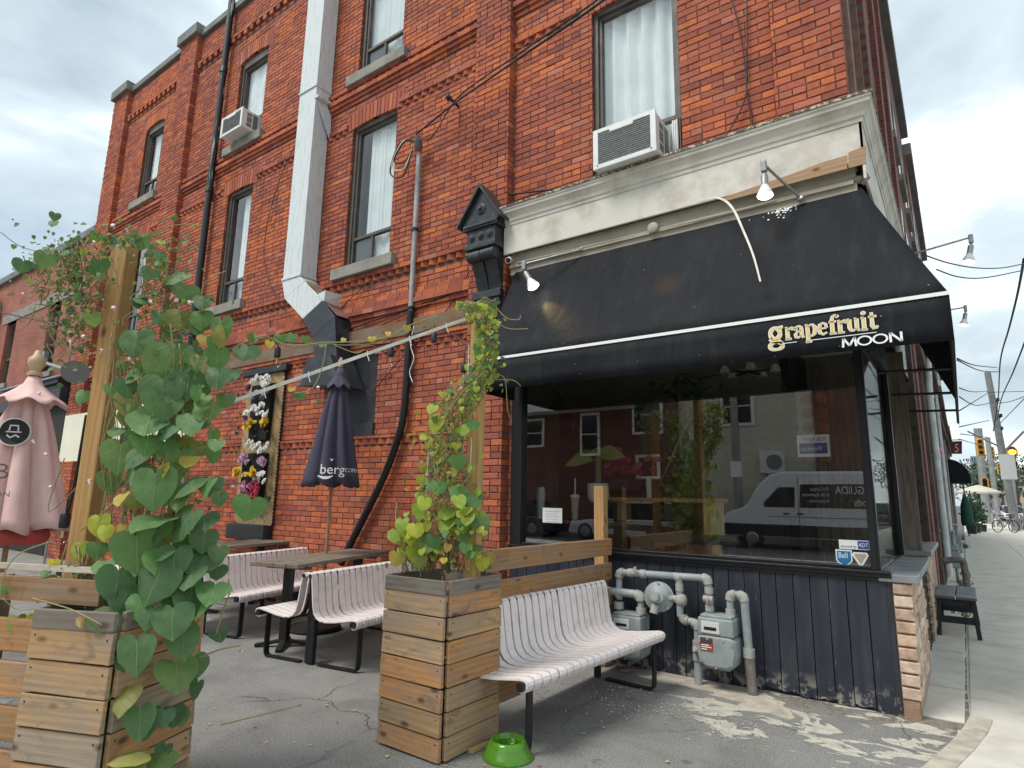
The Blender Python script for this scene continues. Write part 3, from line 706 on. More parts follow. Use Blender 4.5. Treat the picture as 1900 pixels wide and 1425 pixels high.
q = MB(); q.box(-3.5,.0,-.055,.06,.985,1.005); q.box(-3.5,-.0,-.035,.06,.955,.985); q.box(-3.5,.0,-.02,.06,.93,.955); q.build('shop_sill', bk, BL, bevel=.004)
fm = MB(); fm.box(-3.5,-3.36,-.01,.10,1.005,3.3); fm.box(-.128,-.085,-.012,.06,1.005,3.3); fm.box(-3.36,-.128,.0,.10,2.86,3.3); fm.box(-3.36,-.128,.0,.08,1.005,1.03)
fm.box(-3.5,.0,.0,.3,3.3,4.1)
sw_ = fm.build('shop_window', bk, BL, bevel=.004)
sglass = glassm('shop_glass', (.94,.96,.95), 3.1, wob=.012)
q = MB(); q.box(-3.36,-.128,.045,.055,1.03,2.86); q.build('pane', sglass, sw_)
# street side bay: glass, stone sill, tan brick pier
q = MB(); q.prism([(-.085,.0),(-.065,.0),(-.065,.05),(-.085,.05)], lambda a,b,d: S(a,b,d), 1.0, 3.3); q.prism([(-.10,1.86),(-.04,1.86),(-.04,1.93),(-.10,1.93)], lambda a,b,d: S(a,b,d), 1.0, 3.3); q.prism([(-.10,.09),(-.04,.09),(-.04,1.86),(-.10,1.86)], lambda a,b,d: S(a,b,d), 2.86, 3.3)
fw_ = q.build('street_window', bk, BL)
q = MB(); q.prism([(-.080,.05),(-.072,.05),(-.072,1.86),(-.080,1.86)], lambda a,b,d: S(a,b,d), 1.0, 2.86); q.build('pane', sglass, fw_)
slate = pmat('grey_slab', (.26,.27,.28), .45, var=.35, vs=4, bump=.15, bs=30)
tanb = pmat('tan_brick', (.42,.27,.18), .9, objcol=True, var=.45, vs=14, bump=.8, bs=35)
q = MB(); q.prism([(-.085,-.03),(.165,-.03),(.165,1.93),(-.085,1.93)], lambda a,b,d: S(a,b,d), .93, .985); q.build('street_sill', slate, BL, bevel=.006)
q = MB(); q.prism([(-.1,.015),(.105,.015),(.105,1.5),(-.1,1.5)], lambda a,b,d: S(a,b,d), -.03, .93); pier = q.build('tan_pier', pmat('pale_mortar', (.33,.25,.20), .95), BL)
def pierbricks(par, t0, t1, c0, c1, z0, z1, cols, nr, jit=.012):
    hh = (z1 - z0) / nr
    for r in range(nr):
        za, zb = z0 + r*hh + .007, z0 + (r+1)*hh - .007
        q = MB(); j = lambda: RND.uniform(-jit, jit)*.6
        q.prism([(c0, t0-.02+j()), (c1+.012+j(), t0-.02+j()), (c1+.012+j(), t0+.11), (c0, t0+.11)], lambda a,b,d: S(a,b,d), za, zb)
        q.build('brick', tanb, par, bevel=.008, color=RND.choice(cols))
        t = t0 + .11 + (.0 if r % 2 else .09)
        if r % 2 == 0:
            q = MB(); q.prism([(c1-.06, t0+.115),(c1+.01+j(), t0+.115),(c1+.01+j(), t-.004),(c1-.06, t-.004)], lambda a,b,d: S(a,b,d), za, zb); q.build('brick', tanb, par, bevel=.008, color=RND.choice(cols))
        while t < t1 - .05:
            e_ = min(t + .2, t1); q = MB(); q.prism([(c1-.06, t+.006),(c1+.01+j(), t+.006),(c1+.01+j(), e_-.006),(c1-.06, e_-.006)], lambda a,b,d: S(a,b,d), za, zb)
            q.build('brick', tanb, par, bevel=.008, color=RND.choice(cols)); t = e_
TANS = [srgb(216,192,168), srgb(206,176,152), srgb(222,202,180), srgb(198,168,146)]
pierbricks(pier, .005, 1.5, .0, .105, .12, .93, TANS, 9)
q = MB(); q.prism([(.0,-.01),(.10,-.01),(.10,.14),(.0,.14)], lambda a,b,d: S(a,b,d), -.02, .12); q.build('rusty_plinth', pmat('rust', (.28,.13,.05), .9, col2=(.30,.24,.19), vs=12, bump=.7, bs=40), BL)
# recessed doorway, then the second bay
q = MB(); q.prism([(-1.1,1.95),(-1.0,1.95),(-1.0,3.0),(-1.1,3.0)], lambda a,b,d: S(a,b,d), 0, 3.3); q.build('doorway', bk, BL)
brnm0 = pmat('door_cheek', (.20,.165,.135), .8, var=.45, vs=5, bump=.3, bs=25, vscale=(6,6,.6))
q = MB(); q.prism([(-1.0,2.96),(.06,2.96),(.06,3.02),(-1.0,3.02)], lambda a,b,d: S(a,b,d), 0, 3.3); q.build('doorway_cheek', brnm0, BL)
q = MB(); q.prism([(-.14,2.95),(.14,2.95),(.14,5.2),(-.14,5.2)], lambda a,b,d: S(a,b,d), .93, .985); q.build('street_sill', slate, BL, bevel=.006)
q = MB(); q.prism([(-.2,3.02),(.09,3.02),(.09,5.1),(-.2,5.1)], lambda a,b,d: S(a,b,d), -.03, .93); pier2 = q.build('tan_pier', MATS['pale_mortar'], BL)
pierbricks(pier2, 3.01, 4.0, .0, .09, .1, .93, TANS[1:], 9)
q = MB(); 
for r in range(9): q.prism([(-.15,2.985),(.07,2.985),(.07,3.0),(-.15,3.0)], lambda a,b,d: S(a,b,d), .03+r*.1, .115+r*.1)
tag(q.build('black_brick_cheek', bk, BL), kind='stuff')
brnm = pmat('brown_post', (.085,.06,.048), .8, var=.5, vs=9, bump=.4, bs=25); greym = pmat('grey_post', (.27,.25,.225), .85, var=.35, vs=4, bump=.2, bs=20)
for t0, t1, c1, mt, z1 in ((1.94,2.15,-.06,greym,3.3),(3.02,3.2,-.02,brnm,3.3),(3.55,3.95,.0,greym,3.3),(5.1,5.5,.06,brnm,4.3),(5.5,5.95,.09,btf,4.6)):
    q = MB(); q.prism([(c1-.25,t0),(c1,t0),(c1,t1),(c1-.25,t1)], lambda a,b,d: S(a,b,d), .98 if t0 < 5 else 0, z1); q.build('street_post', mt, BL, bevel=.01)
q = MB(); q.prism([(-.12,3.2),(-.11,3.2),(-.11,5.1),(-.12,5.1)], lambda a,b,d: S(a,b,d), .98, 3.3); q.build('street_pane', sglass, BL)
q = MB(); q.prism([(-.1,1.5),(.0,1.5),(.0,5.2),(-.1,5.2)], lambda a,b,d: S(a,b,d), 3.3, 4.3); q.prism([(-.1,.09),(.0,.09),(.0,1.5),(-.1,1.5)], lambda a,b,d: S(a,b,d), 3.3, 4.3); q.build('street_lintel', bk, BL)
q = MB(); q.prism([(-.1,5.2),(.0,5.2),(.0,6.0),(-.1,6.0)], lambda a,b,d: S(a,b,d), 0, 4.6); q.build('street_end_wall', btf, BL)

# inside the shop
fl = MB(); fl.quad((-7,.06,.04),(-.12,.06,.04),(-.12,8,.04),(-7,8,.04)); fl.build('shop_floor', pmat('shop_floor', (.22,.16,.11), .5, var=.4, vs=3), BL)
fl = MB(); fl.quad((-7,.1,3.35),(-.1,.1,3.35),(-.1,8,3.35),(-7,8,3.35)); fl.build('shop_ceiling', pmat('shop_ceiling', (.55,.53,.50), .9), BL)
inw = pmat('shop_wall', (.50,.46,.40), .9, var=.3, vs=2)
fl = MB(); fl.quad((-7,6.5,0),(-.1,6.5,0),(-.1,6.5,3.35),(-7,6.5,3.35)); fl.quad((-6.5,.06,0),(-6.5,6.5,0),(-6.5,6.5,3.35),(-6.5,.06,3.35)); fl.build('shop_inner_wall', inw, BL)

# cornice and fascia
white = pmat('old_white_paint', (.64,.61,.54), .8, col2=(.40,.355,.28), vs=3.4, bump=.12, bs=30, lo=.48, hi=.78)
beige = pmat('beige_soffit', (.30,.265,.205), .85, col2=(.42,.385,.31), vs=3, bump=.2, bs=30)
raw = MATS['wood_new']
q = MB(); q.box(-3.55,.10,-.16,-.13,4.26,4.62)
q.prism([(.08,-.16),(.10,-.16),(.10,4.4),(.08,4.4)], lambda a,b,d: S(a,b,d), 4.10, 4.62); fas = q.build('fascia', white, BL)
prof = [(-.13,4.60),(-.168,4.60),(-.172,4.635),(-.184,4.645),(-.192,4.68),(-.212,4.715),(-.235,4.735),(-.24,4.765),(-.25,4.77),(-.25,4.79),(-.0,4.79)]
q = MB()
def crownpt(i, end):
    y, z = prof[i]; o_ = -y - .16
    if end == 0: return Vector((-3.56, y, z))
    if end == 1: return Vector((.10 + o_, y, z))
    return S(.10 + o_, 4.5, z)
for e0 in (0, 1):
    for i in range(len(prof) - 1): q.quad(crownpt(i, e0), crownpt(i, e0+1), crownpt(i+1, e0+1), crownpt(i+1, e0))
q.build('crown_moulding', white, BL)
rustc = pmat('flaking_flashing', (.09,.075,.06), .8, col2=(.55,.48,.36), vs=28, bump=.6, bs=40, lo=.5, hi=.62)
q = MB(); q.box(-3.6,.20,-.26,.0,4.79,4.815); q.prism([(.02,-.0),(.20,-.0),(.20,4.5),(.02,4.5)], lambda a,b,d: S(a,b,d), 4.79, 4.815); q.build('flashing', rustc, BL)
q = MB(); q.box(-.56,.03,-.13,.0,4.815,4.90); q.build('grey_base_stone', slate, BL, bevel=.006)
q = MB(); q.box(-3.5,.02,-.085,-.05,4.02,4.27); q.box(-3.5,.0,-.11,-.085,4.10,4.135); q.build('soffit_board', beige, BL)
q = MB(); q.box(-.62,.31,-.052,.052,-.008,.008); me = q.mesh('bare_wood', raw)
def wedge(pp):
    P_ = [aty(x, y, -.1635) for x, y in pp]; cx, cz = sum(p.x for p in P_)/len(P_), sum(p.z for p in P_)/len(P_)
    q = MB(); q.prism([(p.x-cx, p.z-cz) for p in P_], lambda a,b,d: Vector((a,b,d)), 0, -.012); piece(q.mesh('bare_wood_strip', raw), 'bare_wood_strip', BL, frame_mat((cx,-.1635,cz), (1,0,0), (0,0,1)), srgb(178,146,112))
wedge([(1343,366),(1460,326),(1530,300),(1572,288),(1572,313),(1470,340),(1343,374)]); wedge([(1574,283),(1607,270),(1607,303),(1574,312)])
q = MB(); q.ball((.03,-.07,4.14), .05, 10, (1.3,.7,.7)); q.tube([(.06,-.06,4.1),(.10,-.09,4.13),(.08,-.1,4.17)], .02, 6); q.build('corner_fitting', pmat('nest', (.25,.22,.18), .9, bump=.8, bs=60), BL)

# carved bracket at the left end of the cornice
iron = pmat('bracket_paint', (.028,.032,.036), .5, col2=(.075,.08,.08), vs=10, bump=.3, bs=30, lo=.5, hi=.75)
q = MB(); YB = -.34
q.prism([(-4.04,4.66),(-3.52,4.66),(-3.52,4.70),(-3.77,5.08),(-4.04,4.70)], lambda a,b,d: Vector((a,d,b)), YB+.02, -.1)
br = q.build('cornice_bracket', iron, BL)
q = MB()
for sx in (-1, 1): q.beam((-3.78+sx*.31, (YB-.1)/2, 4.66), (-3.78-sx*.0, (YB-.1)/2, 5.13), .30, .025, up=(0,1,0)) if False else q.prism([(-3.78+sx*.32,4.64),(-3.78+sx*.32,4.675),(-3.78,5.145),(-3.78,5.095)], lambda a,b,d: Vector((a,d,b)), YB-.03, -.08)
q.build('gable_roof', iron, br)
q = MB(); q.lathe([(.07,0),(.07,.01),(.05,.014),(.05,.02),(.028,.022),(.02,.04),(.0,.044)], (-3.78, YB+.02, 4.83), (0,-1,0), 18); q.build('rosette', iron, br, smooth=False)
q = MB(); q.box(-4.03,-3.53,YB+.0,-.09,4.59,4.66); q.box(-4.01,-3.55,YB-.015,-.09,4.615,4.64); q.build('bracket_moulding', iron, br, bevel=.004)
q = MB(); q.box(-3.99,-3.57,YB+.03,-.09,4.40,4.59); q.build('bracket_frieze', iron, br, bevel=.004)
for k in range(3):
    q = MB(); q.lathe([(.05,0),(.05,.008),(.035,.01),(.03,.022),(0,.026)], (-3.91+.13*k, YB+.03, 4.50), (0,-1,0), 14); q.build('rosette', iron, br)
q = MB(); q.box(-4.01,-3.55,YB-.0,-.09,4.34,4.40); q.build('bracket_moulding', iron, br, bevel=.01)
for k in range(2):
    q = MB(); x0 = -3.97 + .2*k; q.tube([(x0, YB+.07, 4.27),(x0+.19, YB+.07, 4.27)], .07, 12); q.build('scroll', iron, br, ang=40)
sc_ = [(YB+.06,4.30),(YB+.10,4.2),(YB+.17,4.05),(YB+.21,3.92),(-.12,3.86),(-.09,3.86),(-.09,4.34),(YB+.06,4.34)]
for k in range(2):
    q = MB(); x0 = -3.96 + .19*k; q.prism(sc_, lambda a,b,d: Vector((d,a,b)), x0, x0+.17); q.build('console', iron, br, bevel=.006)
q = MB(); q.prism([(YB+.10,4.30),(YB+.19,4.08),(-.11,3.86),(-.09,3.86),(-.09,4.34),(YB+.10,4.34)], lambda a,b,d: Vector((d,a,b)), -3.95, -3.59); q.build('console_core', iron, br)
q = MB(); q.box(-3.99,-3.57,-.19,-.09,3.77,3.86); q.box(-3.97,-3.59,-.17,-.09,3.70,3.77); q.box(-3.99,-3.57,-.18,-.09,3.66,3.70); q.build('bracket_foot', iron, br, bevel=.008)

# ---------------------------------------------------------------- awning
AW = thing('awning', 'long sloped black fabric awning with a thin white stripe over the shop window', 'awning', (-1.5,-.4,2.55))
def awnmat():
    m_, nt_, b = newmat('awning_cloth'); v = coords(nt_, 'World')
    c = mixc(nt_, mapr(nt_, noise(nt_, v, 1.1, 5, .6), .4, .7), (.0065,.0075,.011), (.015,.017,.020))
    c = mixc(nt_, mapr(nt_, noise(nt_, coords(nt_, 'World', (.6,1,1)), 2.1, 5, .6), .55, .8, 0, .5), c, (.026,.022,.017))
    c = mixc(nt_, mapr(nt_, noise(nt_, coords(nt_, 'World', (9,4,.9)), 1.4, 5, .6), .52, .8, 0, .45), c, (.036,.038,.040))   # rain streaks of dust
    c = mixc(nt_, mapr(nt_, noise(nt_, v, 34, 2, .5), .772, .79), c, (.30,.30,.28))        # bird specks
    sc2 = nt_.nodes.new('ShaderNodeVectorMath'); sc2.operation = 'DISTANCE'; L(nt_, v, sc2.inputs[0]); sc2.inputs[1].default_value = tuple(aty(1238,525,-.45))
    c = mixc(nt_, mapr(nt_, sc2.outputs['Value'], .06, .17, .7, 0), c, (.040,.026,.016))
    L(nt_, c, b.inputs['Base Color']); b.inputs['Roughness'].default_value = .75; b.inputs['Specular IOR Level'].default_value = .18
    bumpn(nt_, b, noise(nt_, coords(nt_, 'World', (1.2,1,.6)), 3.2, 5, .6, .6), .55, .05); return m_
cloth = awnmat()
XL, ZT, ZS, ZB, YO, CO = -3.43, 4.09, 2.865, 2.55, -.75, .525
q = MB(); nx, ns = 44, 10
def topline(u):     # u 0..1 along the side, 1..2 along the street
    return Vector((XL + u*(.04-XL), -.06, ZT)) if u <= 1 else S(.04, -.06 + (u-1)*4.5, ZT)
def outline(u, z): return Vector((XL + u*(CO-XL), YO, z)) if u <= 1 else S(CO + .0125, YO + (u-1)*5.2, z)
us = [i/nx for i in range(nx+1)] + [1 + (i+1)/24 for i in range(24)]
for i in range(len(us) - 1):
    for j in range(ns):
        def pt(u, s_):
            p = topline(u).lerp(outline(u, ZS), s_); sag = .035*math.sin(math.pi*s_)*(.55 + .4*math.sin(u*9) + .25*math.sin(u*23+1)); p.z -= sag*.8; return p
        q.quad(pt(us[i], j/ns), pt(us[i], (j+1)/ns), pt(us[i+1], (j+1)/ns), pt(us[i+1], j/ns))
can = q.build('canopy', cloth, AW, smooth=True); sm = can.modifiers.new('thickness', 'SOLIDIFY'); sm.thickness = .004
q = MB()
for i in range(len(us) - 1):
    a, b = us[i], us[i+1]
    for j in range(3):
        z0, z1 = ZS - (ZS-ZB)*j/3, ZS - (ZS-ZB)*(j+1)/3; w0 = lambda u, z: outline(u, z) + Vector((0, .006*math.sin(u*40)*(ZS-z)/.3, 0))
        q.quad(w0(a, z0), w0(a, z1), w0(b, z1), w0(b, z0))
val = q.build('valance', cloth, AW, smooth=True); sm = val.modifiers.new('thickness', 'SOLIDIFY'); sm.thickness = .004
q = MB(); q.tri((XL,-.06,ZT),(XL,YO,ZS),(XL,-.06,ZS)); q.quad((XL,YO,ZS),(XL,YO,ZB),(XL,-.06,ZB),(XL,-.06,ZS)); q.build('end_cheek', cloth, AW)
wh = pmat('stripe_white', (.78,.78,.76), .6)
q = MB(); q.box(XL, CO+.002, YO-.007, YO-.003, ZS-.012, ZS+.014); q.build('stripe', wh, AW)
q = MB()
for a, b in (((-3.4,-.72,2.57),(.5,-.72,2.57)), ((-3.4,-.72,2.86),(.5,-.72,2.86))): q.tube([a, b], .014, 8)
for t in (.55, 1.9, 3.3): q.tube([S(-.02,t,2.62), S(CO,t,2.60)], .014, 8)
for xx in (-3.2,-2.0,-.8): q.tube([(xx,.0,2.95),(xx,-.72,2.57)], .012, 8)
q.tube([S(CO,-.7,2.57), S(CO,4.4,2.57)], .014, 8)
q.build('awning_frame', black, AW)
# lettering
gold = pmat('letter_gold', (.70,.55,.25), .55); 
q = MB(); qo = MB()
SX, SZ = .066, .080                                # letter unit in metres
GL = {
 'g': [([(.62,.98),(.74,1.0),(.86,1.0)],.12), ('e',.40,.62,.27,.36,.15,.24), ([(.22,.36),(.12,.22),(.22,.08),(.6,.06),(.76,-.1)],[.1,.14,.2,.2,.14]), ('e',.42,-.22,.36,.24,.16,.12)],
 'r': [([(.18,0),(.18,.95)],.22), ([(.0,.0),(.46,.0)],.09), ([(.02,.93),(.2,.95)],.1), ([(.2,.62),(.36,.88),(.54,.93)],[.07,.1,.13]), ('d',.56,.82,.11)],
 'a': [([(.12,.76),(.22,.93),(.40,.96),(.52,.84),(.54,.62),(.54,.16),(.62,.02),(.74,.08)],[.12,.09,.09,.16,.2,.2,.12,.06]), ([(.52,.60),(.24,.50),(.11,.30),(.15,.08),(.30,.02),(.52,.18)],[.06,.1,.18,.17,.1,.06]), ('d',.15,.74,.10)],
 'p': [([(.18,-.42),(.18,.95)],.21), ([(.0,-.42),(.44,-.42)],.09), ([(.0,.94),(.2,.95)],.1), ([(.2,.74),(.36,.94),(.52,.94),(.66,.74),(.68,.48),(.60,.16),(.44,.03),(.22,.12)],[.06,.08,.12,.2,.22,.2,.1,.06])],
 'e': [([(.14,.52),(.62,.52)],.07), ([(.62,.52),(.58,.84),(.40,.96),(.2,.84),(.12,.5),(.18,.18),(.40,.03),(.64,.18)],[.12,.14,.08,.18,.22,.2,.12,.06])],
 'f': [([(.58,1.36),(.44,1.46),(.30,1.36),(.24,1.1),(.24,0)],[.13,.1,.14,.2,.21]), ([(.02,.94),(.52,.94)],.1), ([(.04,0),(.50,0)],.09), ('d',.58,1.34,.1)],
 'u': [([(.0,.94),(.17,.94)],.1), ([(.17,.95),(.17,.28),(.25,.07),(.40,.03),(.58,.2)],[.21,.21,.17,.1,.06]), ([(.62,.95),(.62,.05)],.21), ([(.46,.94),(.62,.94)],.1), ([(.62,.04),(.82,.04)],.1)],
 'i': [([(.19,0),(.19,.95)],.21), ([(.0,0),(.40,0)],.09), ([(.0,.93),(.2,.94)],.1), ('d',.19,1.30,.13)],
 't': [([(.24,1.28),(.24,.22),(.32,.05),(.48,.06),(.58,.2)],[.12,.21,.2,.14,.07]), ([(.02,.94),(.54,.94)],.1)],
}
def glyph(mb, ch, ox, oz, sx, sz, y, fat=0.0):
    f = lambda a, b: Vector((ox + a*sx, y, oz + b*sz))
    for st_ in GL[ch]:
        if st_[0] == 'e':
            _, cx, cz, rx, rz, w1, w2 = st_; n_ = 18; pts = [(cx + rx*math.cos(2*math.pi*k/n_), cz + rz*math.sin(2*math.pi*k/n_)) for k in range(n_+1)]
            mb.stroke(pts, [w1*abs(math.cos(2*math.pi*k/n_)) + w2*abs(math.sin(2*math.pi*k/n_))*.6 + fat for k in range(n_+1)], f)
        elif st_[0] == 'd':
            _, cx, cz, r_ = st_; r_ += fat/2; mb._add([f(cx + r_*math.cos(2*math.pi*k/12), cz + r_*math.sin(2*math.pi*k/12)) for k in range(12)], [tuple(range(12))])
        else:
            pts, w_ = st_
            mb.stroke(pts, [v_ + fat for v_ in w_] if isinstance(w_, list) else w_ + fat, f)
ADV = {'r':.60,'a':.76,'p':.80,'e':.74,'f':.55,'u':.86,'i':.44,'t':.6}

wl_ = pmat('letter_white', (.80,.80,.78), .55)
ox = -.60
def letter(ch, x, z, sx, sz):
    o_ = MB(); glyph(o_, ch, x, z, sx, sz, YO-.0068, .085); o_.build('letter_outline', wl_, val)
    i_ = MB(); glyph(i_, ch, x, z, sx, sz, YO-.0085, -.01); i_.build('letter', gold, val)
letter('g', ox, 2.672, .125, .115); ox += .118
for ch in 'rapefruit':
    letter(ch, ox, 2.688, .0985, .092); ox += ADV[ch]*.1005
q = MB(); q.box(-.49, -.405, YO-.008, YO-.0065, 2.657, 2.662); q.box(-.31, .10, YO-.008, YO-.0065, 2.657, 2.662); q.build('letter_underline', wl_, val)
def sans(ch, x, z, w_, h_, t_):
    q = MB(); f = lambda a, b: Vector((x + a*w_, YO-.008, z + b*h_)); k = t_/w_
    if ch == 'M': [q.stroke(p_, k, f) for p_ in ([(.06,0),(.12,1)],[(.12,1),(.5,.12)],[(.5,.12),(.88,1)],[(.88,1),(.94,0)])]
    if ch == 'O': q.stroke([(.5+.44*math.cos(2*math.pi*i/24), .5+.46*math.sin(2*math.pi*i/24)) for i in range(25)], k*.95, f)
    if ch == 'N': [q.stroke(p_, k, f) for p_ in ([(.1,0),(.1,1)],[(.1,1),(.9,0)],[(.9,0),(.9,1)])]
    q.build('letter', wl_, val)
for ch, x_, w_ in (('M',-.115,.092),('O',-.022,.092),('O',.072,.092),('N',.170,.078)): sans(ch, x_, 2.578, w_, .066, .0145)
# bird mess, rust mark
q = MB()
for k in range(90):
    u_ = .82 + RND.gauss(0, .018); s_ = abs(RND.gauss(.03, .05)); p = topline(u_).lerp(outline(u_, ZS), s_); r_ = RND.uniform(.003, .012); n_ = Vector((0,-.87,.49))
    e1 = Vector((1,0,0)); e2 = n_.cross(e1); p = p + n_*.006; p.z -= .01
    q._add([p + (e1*math.cos(2*math.pi*i/7) + e2*math.sin(2*math.pi*i/7))*r_*RND.uniform(.6,1.2) for i in range(7)], [tuple(range(7))])
q.build('bird_droppings', wl_, AW)

# hanging end of peeled trim
q = MB(); pts = [aty(1295,375,-.17), aty(1332,368,-.2), aty(1358,385,-.28), aty(1380,430,-.45), aty(1398,475,-.62), aty(1411,523,-.72)]
def smoothp(P, n_=6):
    P = [Vector(p) for p in P]; R_ = []
    for i in range(len(P)-1):
        p0, p1, p2, p3 = P[max(i-1,0)], P[i], P[i+1], P[min(i+2,len(P)-1)]
        for k in range(n_):
            t = k/n_; R_.append(.5*((2*p1) + (p2-p0)*t + (2*p0-5*p1+4*p2-p3)*t*t + (3*p1-p0-3*p2+p3)*t**3))
    R_.append(P[-1]); return R_
P_ = smoothp(pts); n_ = len(P_)
for i in range(n_-1):
    w_ = Vector((1,0,.25)).normalized(); a, b = P_[i], P_[i+1]; k0, k1 = .0125*(1-.5*i/n_), .0125*(1-.5*(i+1)/n_); up_ = Vector((0,-.004,.003))
    q._add([a-w_*k0, a+w_*k0, b+w_*k1, b-w_*k1, a-w_*k0+up_, a+w_*k0+up_, b+w_*k1+up_, b-w_*k1+up_], [(0,3,2,1),(4,5,6,7),(0,1,5,4),(1,2,6,5),(2,3,7,6),(3,0,4,7)])
tag(q.build('peeling_strip', white), 'peeled white trim strip hanging down over the awning', 'trim')

# flood lamps on arms
galv = pmat('galvanised', (.36,.37,.37), .45, .6, var=.3, vs=9)
bulbw = pmat('bulb_white', (.75,.75,.72), .35); lit = pmat('bulb_lit', (1.0,.93,.80), .4, emit=6.0)
def flood(label, base, tip, down, glow):
    base = Vector(base); tip = Vector(tip); dn = Vector(down).normalized()
    t = thing('flood_lamp', label, 'lamp', base, group='flood lamps along the awning')
    q = MB(); q.tube([base, tip], .012, 8); q.lathe([(.03,0),(.03,.02),(.014,.03)], base, tip-base, 12); q.build('arm', galv, t, ang=40)
    q = MB(); q.obox(tip + Vector((0,0,-.02)), (.045,.05,.10), (0,0,0)); q.build('knuckle_box', galv, t, bevel=.006)
    s0 = tip + Vector((0,0,-.07)); q = MB(); q.ball(s0, .017, 8); q.tube([s0, s0 + dn*.04], .012, 8); q.build('swivel', galv, t, smooth=True)
    s1 = s0 + dn*.03; q = MB(); q.lathe([(.024,0),(.030,.02),(.030,.09),(.033,.10)], s1, dn, 14); q.build('socket', galv, t, ang=40)
    s2 = s1 + dn*.10; q = MB(); q.lathe([(.03,0),(.034,.02),(.05,.05),(.064,.085),(.066,.10)], s2, dn, 18); q.build('reflector', bulbw, t, ang=50)
    q = MB(); q.lathe([(.062,0),(.05,.010),(.02,.016),(.0,.017)], s2 + dn*.1, dn, 18); q.build('lens', lit if glow else bulbw, t, ang=60)
    return s2 + dn*.1
flood('lit white flood lamp on a drooping arm over the bare wood strip', (-.40,-.10,4.08), aty(1417,305,-.42), (0,-.1,-1), True)
e0 = flood('white flood lamp at the bracket end of the awning aiming at the cloth', (-2.55,-.10,4.12), aty(973,490,-.42), (.42,.05,-.75), True)
_p = CAM + ray(1801,440)*((3.0-CAM.y)/ray(1801,440).y); flood('upper lit flood lamp reaching out over the pavement against the sky', S(.20,3.0,_p.z-.09), _p, (-.22,0,-1), True)
_p = CAM + ray(1791,570)*((6.5-CAM.y)/ray(1791,570).y); flood('lower lit flood lamp reaching out over the pavement behind the awning corner', S(.20,6.5,_p.z-.03), _p, (-.22,0,-1), True)
ld = bpy.data.lights.new('lamp_glow', 'SPOT'); lo_ = bpy.data.objects.new('lamp_glow', ld); COL.objects.link(lo_); ld.energy = 10; ld.color = (1,.72,.25); ld.spot_size = math.radians(36); ld.spot_blend = .9; ld.shadow_soft_size = .03
lo_.location = e0 + Vector((0,-.01,-.02)); lo_.rotation_euler = (-(aty(1015,562,-.45) - lo_.location)).to_track_quat('Z','Y').to_euler()
# small camera and round box under the cornice
t = thing('security_camera', 'tiny white bullet camera under the fascia beside the bracket', 'camera', aty(945,482,-.12))
p = aty(945,482,-.2); q = MB(); q.tube([p, p + Vector((.05,-.09,-.05))], .035, 14); q.build('housing', bulbw, t, ang=40)
q = MB(); d_ = Vector((.05,-.09,-.05)); q.tube([p + d_*.98, p + d_*1.04], .027, 14); q.build('lens', black, t)
q = MB(); q.tube([p, p + Vector((-.02,.10,.03))], .012, 8); q.build('mount', bulbw, t)
t = thing('junction_box', 'round white junction box on the beige soffit board', 'junction box', aty(1213,424,-.11))
p = aty(1213,424,-.11); q = MB(); q.lathe([(.055,0),(.055,.03),(.045,.038),(.0,.04)], p, (0,-1,0), 20); q.build('cover', beige, t, ang=40)
q = MB(); q.tube([p + Vector((.05,.01,-.02)), aty(1395,385,-.11), aty(1440,372,-.11)], .012, 8); q.tube([p + Vector((-.05,.01,-.02)), aty(960,488,-.11)], .012, 8); q.build('conduit', beige, t)
# ---------------------------------------------------------------- fixtures on the side wall
silver = pmat('duct_paint', (.62,.66,.66), .5, col2=(.40,.43,.43), vs=4, bump=.15, bs=18, vscale=(5,5,.8), lo=.5, hi=.8)
ductdark = pmat('duct_black', (.022,.026,.032), .45, col2=(.09,.10,.11), vs=3, bump=.2, bs=15, lo=.5, hi=.8)
rustf = pmat('rusty_sheet', (.17,.085,.06), .8, col2=(.30,.24,.2), vs=7, bump=.4, bs=30, lo=.45, hi=.8)
DU = thing('exhaust_duct', 'white painted square exhaust duct running up the wall with a black elbow', 'duct', (-7.0,0,2.8))
x0, x1, yo = -7.70, -7.25, -.30
q = MB(); q.box(x0, x1, yo, -.012, 7.95, 12.2); q.build('riser', silver, DU, bevel=.006)
q = MB(); q.box(x0+.004, x1-.004, yo+.004, -.012, 4.72, 7.95); q.build('riser', silver, DU, bevel=.006)
for z in (7.95, 4.74): q = MB(); q.box(x0-.014, x1+.014, yo-.014, -.0125, z-.02, z+.02); q.build('joint_collar', silver, DU, bevel=.004)
def seg(A, B, mt, name, yo_=yo):                   # duct section between two sloping outlines in the wall plane
    q = MB(); a0, a1 = A; b0, b1 = B
    f = lambda p, y: Vector((p[0], y, p[1]))
    vs_ = [f(a0,yo_), f(a1,yo_), f(b1,yo_), f(b0,yo_), f(a0,-.012), f(a1,-.012), f(b1,-.012), f(b0,-.012)]
    q._add(vs_, [(0,3,2,1),(4,5,6,7),(0,1,5,4),(1,2,6,5),(2,3,7,6),(3,0,4,7)]); return q.build(name, mt, DU, bevel=.005)
seg(((-7.71,4.72),(-7.26,4.72)), ((-7.60,4.42),(-7.14,4.60)), silver, 'elbow')
seg(((-7.60,4.42),(-7.14,4.60)), ((-7.10,4.02),(-6.66,4.23)), silver, 'slant')
seg(((-7.10,4.02),(-6.66,4.23)), ((-6.82,3.70),(-6.36,3.93)), ductdark, 'slant')
seg(((-6.82,3.70),(-6.36,3.93)), ((-6.74,3.36),(-6.26,3.36)), ductdark, 'elbow')
seg(((-6.74,3.36),(-6.26,3.36)), ((-6.88,2.98),(-5.98,2.90)), ductdark, 'hood', -.42)
